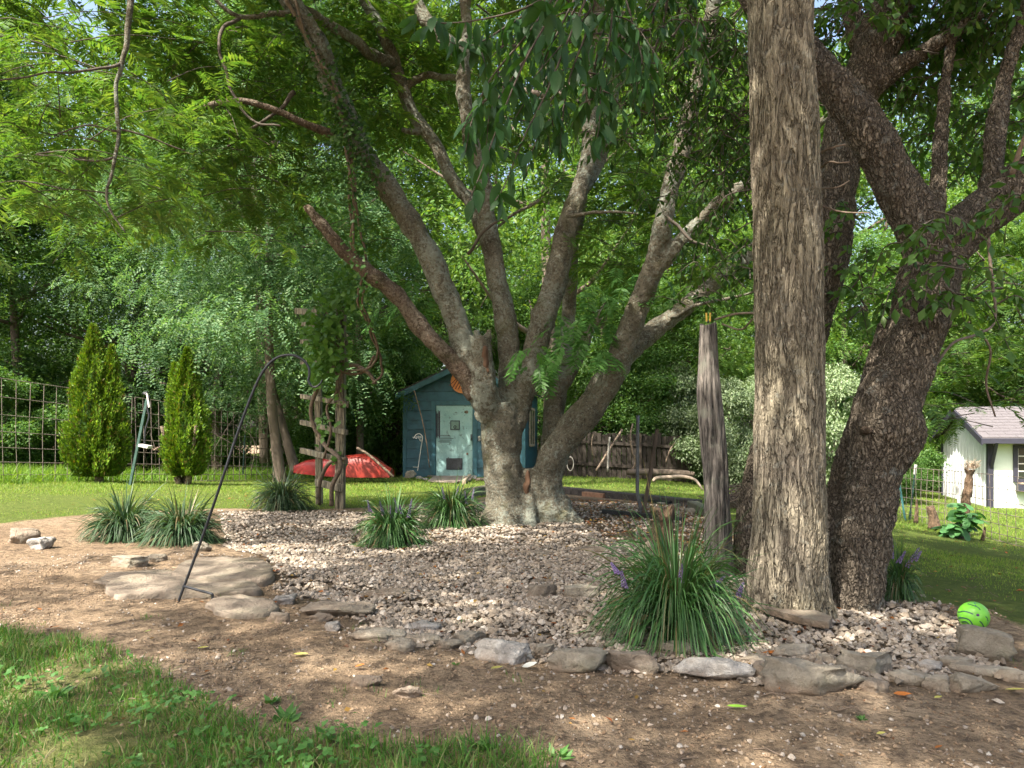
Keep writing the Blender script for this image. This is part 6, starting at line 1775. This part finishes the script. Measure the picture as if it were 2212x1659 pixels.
tpost('turquoise metal post leaning beside the white capped one', P(1956, 1128, 13.8), P(1941, 1034, 13.8), 'teal_post')
tpost('dark metal post at the wire fence left of the grey trunk', P(525, 1024, 19.6), P(529, 940, 19.6), 'green_post')
tpost('short white-topped post far behind between the two big trunks', P(1804, 1060, 17.5), P(1808, 984, 17.5), 'green_post', 'white_metal')
o = obj('wooden_stake', rod([P(1927, 1122, 14.2), P(1932, 1085, 14.2), P(1938, 1048, 14.2)], [.045, .035, .02], 7, 3), M['pale_wood']); tag(o, 'split brown stake left of the turquoise post', 'stake')
fs = thing('feeder_post', 'leaning green post with a small hanging feeder between the evergreens', 'post', P(281, 1048, 14.2))
obj('stake', beam(P(281, 1048, 14.2), P(318, 862, 14.2), .05, .04, (0, 1, 0)), M['green_post'], fs, False)
obj('arm', rod([P(312, 962, 14.1), P(314, 930, 14.1), P(322, 900, 14.1), P(318, 880, 14.1), P(322, 856, 14.1), P(308, 850, 14.1), P(320, 848, 14.1)], .02, 6, 4), M['black_iron'], fs)
obj('tray', beam(P(304, 962, 14.05), P(324, 966, 14.05), .2, .05, (0, 0, 1)), M['white_metal'], fs, False)
obj('bracket', beam(P(318, 850, 14.1), P(323, 880, 14.1), .03, .05, (0, 1, 0)), M['white_metal'], fs, False)

# ---------------------------------------------------------------- wooden back fence
def board_fence(label, px0, Y0, px1, Y1, h, bw=.142):
    p0, p1 = P(px0, 1020, Y0), P(px1, 1020, Y1)
    L_ = np.linalg.norm((p1 - p0)[:2])
    o = thing('wooden_fence', label, 'fence', (p0[0], p0[1], gz(p0[0], p0[1])), 'wooden fences at the back')
    n = int(L_ / bw)
    rg = np.random.default_rng(int(px0))
    for k in range(n):
        q_ = p0 + (p1 - p0) * (k + .5) / n
        z = gz(q_[0], q_[1])
        lo = np.array([q_[0], q_[1] + rg.normal(0, .006), z + rg.uniform(.0, .04)]); hi = lo + np.array([rg.normal(0, .008), 0, h + rg.normal(0, .02)])
        obj('fence_board', beam(lo, hi, bw - .012, .02, (0, 1, 0), .003), M['fence_board'], o, False)
    for f in (.32, .82):
        a, b = p0.copy(), p1.copy()
        a[2] = gz(a[0], a[1]) + h * f; b[2] = gz(b[0], b[1]) + h * f
        obj('rail', beam(a + [0, -.035, 0], b + [0, -.035, 0], .04, .09, (0, 0, 1), .004), M['fence_board'], o, False)
    for k in range(0, n, 16):
        q_ = p0 + (p1 - p0) * (k + .5) / n; z = gz(q_[0], q_[1])
        obj('fence_post', beam([q_[0], q_[1] - .1, z - .1], [q_[0], q_[1] - .1, z + h + .05], .1, .1, (0, 1, 0)), M['dark_wood'], o, False)
board_fence('shaded board fence under the hedge behind the steel stand', 1205, 22.8, 1640, 22.0, 1.3)
board_fence('dark board fence in the shade left of the teal shed', 690, 24.6, 872, 23.4, 1.75)
def stick(name, label, cat, pts, r, mat, n=4, seg=7, group=None):
    o = obj(name, rod([P(*p) for p in pts], r, seg, n), M[mat])
    return tag(o, label, cat, group)
stick('white_stake', 'whitish upright stake in front of the back fence', 'stake', [(1313, 1019, 21.3), (1314, 980, 21.3), (1317, 944, 21.3)], .03, 'weathered_white')
stick('leaning_pole', 'brown pole slanting against the back fence beside the white stake', 'pole', [(1288, 1017, 21.2), (1312, 978, 21.4), (1344, 928, 21.7)], .032, 'twig')
stick('crooked_stem', 'crooked woody stem hanging in front of the back fence', 'branch', [(1362, 1020, 21.4), (1374, 998, 21.4), (1366, 975, 21.4), (1362, 940, 21.5), (1367, 915, 21.6)], [.035, .03, .03, .022], 'twig')
stick('thin_stem', 'thin dead stem hanging left of the leaning pole', 'branch', [(1284, 990, 21.5), (1278, 960, 21.5), (1282, 935, 21.5)], .02, 'twig')
stick('bare_stem', 'thin slanting stem at the fence right of the steel stand', 'branch', [(1438, 1000, 21.3), (1446, 975, 21.3), (1462, 950, 21.3)], .02, 'twig')
stick('fallen_log', 'grey log lying along the foot of the back fence', 'log', [(1355, 1020, 21.2), (1410, 1020, 21.3), (1470, 1022, 21.2), (1500, 1024, 21.0)], [.09, .1, .09, .06], 'bark_far')
stick('fallen_branch', 'pale peeled branch lying arched on the back lawn', 'branch', [(1411, 1040, 15.4), (1418, 1033, 15.4), (1445, 1031, 15.4), (1475, 1030, 15.4), (1502, 1037, 15.2), (1518, 1058, 14.9)], [.03, .04, .042, .04, .03, .015], 'pale_wood')
o = obj('wheel_rim', tube(np.array([P(1232 + 7 * math.cos(t), 1002 + 15 * math.sin(t), 20.5) for t in np.linspace(0, 6.28, 22)]), .013, 6, False), M['weathered_white']); tag(o, 'white wheel half hidden behind the mimosa trunk at the fence', 'wheel')
rg = np.random.default_rng(8)
tb = []
for _ in range(120):
    p = P(1590 + rg.normal(0, 16), 1075, 12.4 + rg.normal(0, .3)); p[2] = gz(p[0], p[1]) + abs(rg.normal(0, .14))
    d = norm(np.array([rg.normal(), rg.normal(), rg.normal(0, .5)])) * rg.uniform(.15, .4)
    tb.append(tube(np.array([p - d, p + rg.normal(0, .03, 3), p + d]), rg.uniform(.004, .012), 5, False))
o = obj('brush_pile', join(tb), M['twig']); tag(o, 'heap of cut twigs on the lawn behind the weathered post', 'brush', kind='stuff')

# ---------------------------------------------------------------- timbers, steel stand, post, stump
def tie(label, a, b, w, h, mat, name='timber_sleeper'):
    o = obj(name, beam(a + np.array([0, 0, h / 2 - .02]), b + np.array([0, 0, h / 2 - .02]), w, h, (0, 0, 1), .015), M[mat], smooth=False)
    return tag(o, label, 'timber', 'timbers edging the bed')
tie('long dark timber edging the back of the bed', G(1196, 1064), G(1508, 1098), .18, .15, 'tie')
tie('greenish short timber at the right end of the long one', G(1490, 1094), G(1545, 1122), .15, .13, 'tie_green')
tie('mossy timber end beside the left of the mimosa trunk', G(1010, 1068), G(1075, 1056), .17, .13, 'tie_green')
tie('second mossy timber in front of the first left of the mimosa', G(985, 1078), G(1070, 1066), .13, .09, 'tie_green')
o = obj('brick', beam(G(1262, 1072) + [0, 0, .04], G(1308, 1076) + [0, 0, .04], .12, .09, (0, 0, 1), .008), M['brick'], smooth=False); tag(o, 'brown brick resting against the long dark timber', 'brick')
for k, (px, py, w, h, lab) in enumerate(((1456, 1090, 30, 16, 'rounded stone at the right end of the back timber'), (1488, 1098, 28, 18, 'mossy stone between timber and weathered post'), (1430, 1086, 22, 10, 'small grey stone in front of the back timber'))):
    place_rock(px, py, w, h, lab, 'rock', 400 + k)
bs = thing('steel_stand', 'black steel stand with a bent grey upright and a slanting dark one', 'stand', G(1388, 1116))
Ys = G(1388, 1116)[1]
obj('base_bar', beam(G(1303, 1110) + [0, 0, .03], G(1476, 1128) + [0, 0, .03], .06, .055, (0, 0, 1), .006), M['black'], bs, False)
obj('upright', rod([P(1388, 1112, Ys), P(1381, 1085, Ys), P(1377, 1066, Ys), P(1377, 1040, Ys), P(1377, 960, Ys), P(1378, 897, Ys)], .022, 10, 3), M['steel_grey'], bs)
obj('slanting_bar', beam(P(1390, 1112, Ys - .05), P(1420, 927, Ys - .05), .045, .045, (0, 1, 0), .005), M['dark_wood'], bs, False)
obj('bracket', beam(P(1372, 1113, Ys), P(1404, 1115, Ys), .12, .06, (0, 0, 1), .006), M['black'], bs, False)
o = obj('black_bar', beam(G(1302, 1074) + [0, 0, .04], G(1448, 1092) + [0, 0, .04], .06, .05, (0, 0, 1), .006), M['black_iron'], smooth=False); tag(o, 'black bar lying in front of the long dark timber', 'bar')
# weathered post
po = thing('weathered_post', 'grey weathered split post standing left of the tall straight trunk', 'post', G(1553, 1240))
pp = [(1556, 1262, 62, 5.65), (1553, 1200, 58, 5.65), (1548, 1050, 54, 5.65), (1540, 950, 56, 5.65), (1534, 880, 56, 5.65), (1531, 840, 54, 5.65), (1530, 790, 46, 5.65), (1530, 740, 42, 5.65), (1530, 700, 38, 5.65)]
c, r = limb(pp, 10)
sg_ = 44
V, Fs = tube(c, r, sg_)
ctr = np.concatenate([np.repeat(c, sg_, 0), c[:1], c[-1:]])
d = V - ctr; ang = np.arctan2(d[:, 1], d[:, 0])
q_ = np.stack([np.cos(ang) * 3.2, np.sin(ang) * 3.2, V[:, 2] * .55], -1)
k_ = 1 + .13 * fbm(q_, 3, 5) - .16 * np.clip(1 - np.abs(fbm(q_ * 1.5 + 4, 2, 9)) * 5, 0, 1)
V = ctr + d * k_[:, None]
top = V[:, 2] > c[-1, 2] - .01
V[top, 2] += .03 * fbm(V[top] * 30, 2, 1)
obj('shaft', (V, Fs), M['post_grey'], po)
pz = P(1530, 698, 5.63)
fb = thing('small_brush', 'tiny yellow and black brush standing on the weathered post', 'brush', pz)
obj('handle', rod([pz, pz + [0, 0, .02]], .008, 8), M['black'], fb)
for dx in (-.012, .012):
    obj('bristles', beam(pz + [dx, 0, .012], pz + [dx * 1.15, 0, .075], .012, .014, (0, 1, 0), .002), M['yellow'], fb, False)
stp = thing('tree_stump', 'small brown rotten stump behind the largest grass clump', 'stump', G(1428, 1205))
c, r = limb([(1426, 1225, 70, 6.3), (1430, 1180, 54, 6.3), (1432, 1140, 44, 6.3), (1434, 1112, 46, 6.3), (1435, 1096, 44, 6.3)], 6)
V, Fs = tube(c, r, 26)
V = V + .035 * np.stack([fbm(V * 11, 4, s) for s in (1, 2, 3)], -1)
V[:, 2] += .09 * fbm(V * [17, 17, 0], 2, 7) * (V[:, 2] > c[-1, 2] - .05)
obj('bole', (V, Fs), M['stump'], stp)
c, r = limb([(1402, 1230, 46, 6.1), (1398, 1205, 40, 6.1), (1400, 1180, 26, 6.1), (1404, 1168, 12, 6.1)], 5)
V, Fs = tube(c, r, 18); V = V + .012 * np.stack([fbm(V * 18, 3, s) for s in (4, 5, 6)], -1)
obj('splinter', (V, Fs), M['pale_wood'], stp)

# ---------------------------------------------------------------- white shed on the right
wc = np.array([11.76, 19.0, -.73]); wd = norm(np.array([1.14, 4.1, 0])); wf_ = np.array([wd[1], -wd[0], 0])
GL, FL, WE, WP = 4.25, 5.6, 1.78, 2.48
def Wp(g_, f_, z):
    """white shed space: g along the gable away from us, f along the front to the right, z up"""
    return wc + wd * g_ + wf_ * f_ + np.array([0, 0, z])
ws = thing('white_shed', 'white shed with dark corner boards, shingle roof and a paned window', 'shed', wc)
gp_ = [(0, 0), (GL, 0), (GL, WE), (GL / 2, WP), (0, WE)]
gw = obj('gable_wall', plate([Wp(g_, 0, z) for g_, z in gp_], .08, wf_), M['shed_white_shaded'], ws, False)
for k in range(1, 14):
    g_ = GL * k / 14
    zt = WE + (WP - WE) * (1 - abs(g_ - GL / 2) / (GL / 2))
    obj('batten', beam(Wp(g_, -.008, .02), Wp(g_, -.008, zt - .05), .022, .016, wf_, .003), M['shed_white_shaded'], gw, False)
def wbox(g0, g1, f0, f1, z0, z1):
    V = np.array([Wp(g_, f_, z) for z in (z0, z1) for f_ in (f0, f1) for g_ in (g0, g1)])
    return V, np.array([[0, 2, 3, 1], [4, 5, 7, 6], [0, 1, 5, 4], [2, 6, 7, 3], [0, 4, 6, 2], [1, 3, 7, 5]])
obj('front_wall', wbox(.0, .08, .08, FL, 0, WE), M['shed_white_sunlit'], ws, False)
obj('back_wall', wbox(GL - .08, GL, .08, FL, 0, WE), M['shed_white_shaded'], ws, False)
obj('corner_board', wbox(-.03, .1, -.03, .1, 0, WE), M['shed_trim'], ws, False)
obj('corner_board', wbox(GL - .1, GL + .02, -.03, .06, 0, WE), M['shed_trim'], ws, False)
obj('brace', beam(Wp(-.02, .05, 1.0), Wp(-.42, .05, 1.62), .07, .07, wf_), M['shed_trim'], ws, False)
obj('plinth', wbox(.01, GL - .01, .01, FL, -.25, 0), M['brick'], ws, False)
for sgn, g0_, g1_ in ((-1, GL / 2, -.42), (1, GL / 2, GL + .3)):
    z1_ = WE + (WP - WE) * (1 - abs(g1_ - GL / 2) / (GL / 2))
    rf = obj('roof', plate([Wp(g0_, -.25, WP + .03), Wp(g1_, -.25, z1_ + .03), Wp(g1_, FL + .2, z1_ + .03), Wp(g0_, FL + .2, WP + .03)], .05, (0, 0, 1)), M['shingle'], ws, False)
    obj('rake_board', plate([Wp(g0_, -.28, WP + .06), Wp(g1_, -.28, z1_ + .06), Wp(g1_, -.28, z1_ - .1), Wp(g0_, -.28, WP - .1)], .03, wf_), M['shed_trim'], rf, False)
    if sgn < 0:
        nr_ = 11
        for k in range(nr_):
            s0, s1 = k / nr_, (k + 1.05) / nr_
            ga, gb = g1_ + (g0_ - g1_) * s0, g1_ + (g0_ - g1_) * min(1, s1)
            za, zb = z1_ + (WP - z1_) * s0, z1_ + (WP - z1_) * min(1, s1)
            for j in range(16):
                f0 = -.25 + j * .38 + (.19 if k % 2 else 0)
                if f0 > FL: continue
                obj('shingle', (np.array([Wp(ga, f0, za + .10), Wp(ga, f0 + .372, za + .10), Wp(gb, f0 + .372, zb + .085), Wp(gb, f0, zb + .085), Wp(ga, f0, za + .082), Wp(ga, f0 + .372, za + .082), Wp(gb, f0 + .372, zb + .08), Wp(gb, f0, zb + .08)]),
                                 np.array([[0, 1, 2, 3], [4, 7, 6, 5], [0, 4, 5, 1], [1, 5, 6, 2], [2, 6, 7, 3], [3, 7, 4, 0]])), M['shingle'], rf, False)
        obj('eave_board', beam(Wp(g1_, -.25, z1_ + .0), Wp(g1_, FL, z1_ + .0), .03, .13, (0, 0, 1)), M['shed_trim'], rf, False)
fw0, fw1, wz0, wz1 = .62, 1.75, .72, 1.46
wn_ = obj('window', wbox(-.012, .0, fw0, fw1, wz0, wz1), M['glass'], ws, False)
for bx_ in ((-.05, -.001, fw0 - .1, fw0, wz0 - .08, wz1 + .09), (-.05, -.001, fw1, fw1 + .1, wz0 - .08, wz1 + .09), (-.05, -.001, fw0, fw1, wz1, wz1 + .09), (-.05, -.001, fw0, fw1, wz0 - .08, wz0)):
    obj('window_frame', wbox(*bx_), M['shed_trim'], wn_, False)
for k in range(1, 4):
    z_ = wz0 + (wz1 - wz0) * k / 4
    obj('muntin', wbox(-.03, -.013, fw0, fw1, z_ - .012, z_ + .012), M['muntin'], wn_, False)
for k in range(0, 5):
    f_ = fw0 + (fw1 - fw0) * k / 4
    obj('muntin', wbox(-.032, -.0125, max(fw0, f_ - .012), min(fw1, f_ + .012), wz0, wz1), M['muntin'], wn_, False)
wb = obj('window_box', wbox(-.26, -.02, fw0 - .05, fw1 + .1, wz0 - .3, wz0 - .12), M['shed_trim'], ws, False)
obj('lid', wbox(-.27, -.03, fw0, fw1, wz0 - .12, wz0 - .09), M['pale_wood'], wb, False)

# things by the right fence
dt = thing('dead_trunk', 'dead trunk with a frizzy dry tuft on top in front of the white shed', 'stump', P(2084, 1160, 11.6))
c, r = limb([(2080, 1165, 30, 11.6), (2082, 1120, 24, 11.6), (2086, 1080, 20, 11.6), (2092, 1050, 16, 11.6), (2094, 1030, 14, 11.6), (2095, 1015, 20, 11.6)], 6)
V, Fs = tube(c, r, 14); V = V + .015 * np.stack([fbm(V * 12, 3, s) for s in (4, 5, 6)], -1)
obj('trunk', (V, Fs), M['stump'], dt)
obj('side_stub', rod([P(2074, 1120, 11.5), P(2070, 1070, 11.5), P(2067, 1048, 11.5), P(2069, 1038, 11.5)], [.03, .022, .02, .025], 8, 4), M['white_metal'], dt)
tb = []
rg = np.random.default_rng(3)
cc = P(2096, 1012, 11.6)
for k in range(90):
    d = norm(np.array([rg.normal(), rg.normal() * .7, abs(rg.normal(.4, .7))]))
    tb.append(tube(np.array([cc, cc + d * .09 + rg.normal(0, .01, 3), cc + d * rg.uniform(.1, .17) + rg.normal(0, .03, 3)]), np.array([.006, .004, .002]), 4, False))
o = obj('dry_tuft', join(tb), M['pale_wood'], dt); o['kind'] = 'stuff'
stick('cut_stub', 'short brown cut stub left of the frizzy dead trunk', 'stump', [(2019, 1142, 12.2), (2016, 1118, 12.2), (2009, 1094, 12.2)], [.1, .07, .06], 'stump', 4, 12)
stick('dry_stake', 'thin dry stake between the metal posts and the cut stub', 'stake', [(1978, 1130, 13.2), (1980, 1105, 13.2), (1980, 1080, 13.2)], [.04, .03, .015], 'stump')
stick('dry_twig', 'thin dry twig standing right of the fig plant', 'twig', [(2122, 1168, 11.0), (2126, 1150, 11.0), (2128, 1138, 11.0)], [.03, .02, .01], 'stump')
fg = thing('fig_plant', 'young fig plant with big lobed leaves in front of the dead trunk', 'plant', P(2066, 1168, 11.0))
big_leaf = []
for s in range(3):
    rgl = np.random.default_rng(s)
    t = np.linspace(-2.6, 2.6, 17)
    rad = .10 * (1 + .45 * np.cos(t * 2.4)) * (1 + .06 * rgl.normal(size=17))
    V = np.concatenate([[(0, 0, 0)], np.stack([rad * np.cos(t) + .06, rad * np.sin(t), -.25 * rad * rad / .1], -1)])
    big_leaf.append(mesh_np('leaf', V, np.array([[0, k + 1, k + 2] for k in range(16)]), M['fig']))
for k in range(9):
    tx = rg.uniform(2030, 2116); ty = rg.uniform(1082, 1150)
    a = P(2066 + rg.normal(0, 8), 1166, 11.0); b = P(tx, ty, 11.0 + rg.normal(0, .15))
    c = catmull(np.array([a, (a + b) / 2 + [0, 0, .05], b]), 5)
    sm = obj('stem', tube(c, np.linspace(.012, .005, len(c)), 6), M['bark_thin'], fg)
    for j in range(7):
        p = c[int((.35 + .65 * j / 6) * (len(c) - 1))]
        lo = bpy.data.objects.new('leaf', big_leaf[rg.integers(3)])
        lo.parent = sm; lo.location = tuple(p - root_off(fg)); s_ = rg.uniform(.6, 1.15); lo.scale = (s_, s_, s_)
        lo.rotation_euler = (rg.normal(0, .4), rg.uniform(-.2, .9), rg.uniform(0, 6.28))
        COL.objects.link(lo)

# ---------------------------------------------------------------- green ball
gb = G(2103, 1362)
rb = 31 / F * gb[1]
bc = np.array([(2103 - CX) / F * (gb[1] + .02), gb[1] + .02, gz(gb[0], gb[1]) + rb * .93])
ba = thing('toy_ball', 'lime green toy ball with blue pawprints and round holes by the stones', 'ball', bc - [0, 0, rb])
b, f = ICO[4]
vd = norm(np.array([CX - 2103, 0, 0]) * 0 + (np.array([0, 0, CH]) - bc))
rt = norm(np.cross([0, 0, 1.0], vd)); upv = np.cross(vd, rt)
def bdir(u, v):
    """direction on the ball for a spot at u right, v up of its middle as seen in the photograph (-1..1)"""
    return vd * math.sqrt(max(.02, 1 - u * u - v * v)) + rt * u + upv * v
V = b.copy()
holes = [(.28, .10), (-.55, -.62), (.0, .95), (-.8, .3)]
for hu in holes:
    dd = bdir(*hu) if abs(hu[0]) + abs(hu[1]) < 1.3 else norm(bdir(*hu))
    an = np.arccos(np.clip(V @ dd, -1, 1))
    V = V * (1 - .10 * np.exp(-(an / .13) ** 4))[:, None]
obj('shell', (V * rb + bc, f), M['ball'], ba)
obj('hole_plug', (ICO[2][0] * rb * .13 + bc + bdir(.28, .10) * rb * .86, ICO[2][1]), M['purple'], ba)
def curve_on(pts, w, mat, name):
    q_ = catmull(np.array(pts), 6)
    rows = []
    for k in range(len(q_)):
        d0 = norm(bdir(*q_[k])); d1 = norm(bdir(*q_[min(k + 1, len(q_) - 1)])); d_1 = norm(bdir(*q_[max(k - 1, 0)]))
        s = norm(np.cross(d1 - d_1, d0))
        rows += [norm(d0 - s * w) * rb * 1.008, norm(d0 + s * w) * rb * 1.008]
    V = np.array(rows) + bc
    V2 = V - (V - bc) * .02
    m = len(rows)
    Q = [(2 * k, 2 * k + 1, 2 * k + 3, 2 * k + 2) for k in range(len(q_) - 1)]
    return obj(name, (np.concatenate([V, V2]), [np.array(Q), np.array(Q)[:, ::-1] + m]), M[mat], ba)
curve_on([(-.35, .80), (-.05, .72), (.25, .62), (.4, .45)], .035, 'ball_navy', 'groove')
curve_on([(-.95, .15), (-.6, .25), (-.3, .22), (-.02, .12)], .035, 'ball_navy', 'groove')
curve_on([(-.92, -.25), (-.6, -.2), (-.25, -.3), (-.05, -.6)], .04, 'ball_navy', 'groove')
curve_on([(-.72, -.5), (-.45, -.45), (-.28, -.6), (-.25, -.8)], .04, 'ball_navy', 'groove')
curve_on([(.35, -.3), (.5, -.45), (.62, -.7)], .035, 'ball_navy', 'groove')
curve_on([(.7, .05), (.8, -.05), (.85, -.25)], .035, 'ball_navy', 'groove')
for (u_, v_), s in (((.12, .78), 1), ((-.82, -.12), 1), ((.84, -.35), .9)):
    parts = []
    for du, dv, r_ in ((0, -.03, .12), (-.12, .10, .055), (-.03, .15, .055), (.08, .13, .05)):
        d_ = norm(bdir(min(.95, u_ + du * s), v_ + dv * s))
        parts.append((ICO[2][0] * (r_ * s * rb) * np.array([1, 1, 1]) * .9 + bc + d_ * rb * (1.0 - r_ * s * .82), ICO[2][1]))
    obj('paw_print', join(parts), M['ball_blue'], ba)

# ---------------------------------------------------------------- single leaves and weeds on the dirt
rg = np.random.default_rng(12)
M['leaf_fallen_yellow'] = leafmat('leaf_fallen_yellow', [(.42, .40, .10), (.46, .42, .12)], .2)
M['leaf_fallen_green'] = leafmat('leaf_fallen_green', [(.22, .45, .05), (.26, .5, .06)], .2)
M['leaf_fallen_orange'] = leafmat('leaf_fallen_orange', [(.40, .12, .03), (.46, .17, .04)], .2)
M['leaf_fallen_white'] = leafmat('leaf_fallen_white', [(.55, .57, .52), (.6, .6, .55)], .2)
for px, py, L, ang, mt, lab in ((1075, 1452, 30, .5, 'leaf_fallen_yellow', 'yellow fallen leaf on dirt below the long white stone'), (1592, 1530, 44, -.3, 'leaf_fallen_green', 'lime green seed pod on the dirt below the blotchy slab'), (1145, 1445, 34, .1, 'leaf_fallen_white', 'pale silver leaf on dirt touching the long white stone'),
                                (1385, 1402, 30, -.3, 'leaf_fallen_white', 'pale leaf lying on the smooth brown slab'), (650, 1420, 34, -.1, 'leaf_fallen_yellow', 'curled yellow-green leaf in the sunny dirt'), (438, 1408, 24, .2, 'leaf_fallen_yellow', 'small yellow leaf in the sunlit left dirt'), (320, 1373, 16, .9, 'leaf_fallen_green', 'round bright green leaf in the left dirt'),
                                (123, 1362, 18, 1.2, 'leaf_fallen_orange', 'orange curled leaf at the far left dirt'), (1948, 1508, 36, -.15, 'leaf_fallen_orange', 'long orange leaf below the right edging stones'), (2030, 1512, 22, .4, 'leaf_fallen_yellow', 'cream heart-shaped leaf below the right edging stones'), (1903, 1605, 20, 0, 'leaf_fallen_yellow', 'small lime leaf in the near right dirt'),
                                (2030, 1626, 20, .3, 'leaf_fallen_orange', 'tan leaf near the bottom right corner'), (2190, 1488, 40, -.6, 'leaf_fallen_yellow', 'yellow leaf at the right picture edge below the layered slab'), (1662, 1412, 46, -.1, 'leaf_fallen_orange', 'rust coloured curled leaf between the clump and the largest block'), (780, 1452, 26, -.4, 'leaf_fallen_orange', 'rusty leaf on the dirt left of the yellow leaf')):
    g = G(px, py)
    Lm = L / F * g[1]
    me_ = leaf_mesh('fallen_leaf', Lm, Lm * (.28 if 'pod' in lab else .5), M[mt], -.15, int(px))
    o = link('fallen_leaf', me_, None, (g[0] - Lm / 2, g[1], float(ground_z(g[:1], g[1:2])[0]) + .012))
    o.rotation_euler = (rg.normal(0, .2), rg.normal(0, .1), ang)
    tag(o, lab, 'leaf', 'single leaves lying on the dirt')
for px, py, s, lab in ((585, 1524, .05, 'small rosette weed in the dirt right of the grass patch'), (1862, 1560, .03, 'tiny green sprout in the near right dirt'), (985, 1440, .025, 'tiny sprout on dirt left of the yellow leaf'), (1040, 1630, .07, 'upright broad-leaved weed at the near grass edge'), (1210, 1640, .05, 'clover tuft at the right tip of the near grass'), (120, 1500, .09, 'broad bluish weed in the near left grass'), (620, 1560, .08, 'spiky weed at the edge of the near grass')):
    g = G(px, py); n = 14
    a = rg.uniform(0, 6.28, n)
    ax = np.stack([np.cos(a), np.sin(a), rg.uniform(.2, .9, n)], -1)
    pos = np.tile(np.array([g[0], g[1], float(ground_z(g[:1], g[1:2])[0])]), (n, 1)) + rg.normal(0, s * .15, (n, 3)) * [1, 1, 0]
    o = obj('weed_plant', leaves4(pos, ax, np.tile([0, 0, 1.0], (n, 1)) + rg.normal(0, .2, (n, 3)), s * rg.uniform(.6, 1.1, n), s * rg.uniform(.25, .45, n), .2), M['weed'])
    tag(o, lab, 'weed', 'weeds on the dirt')
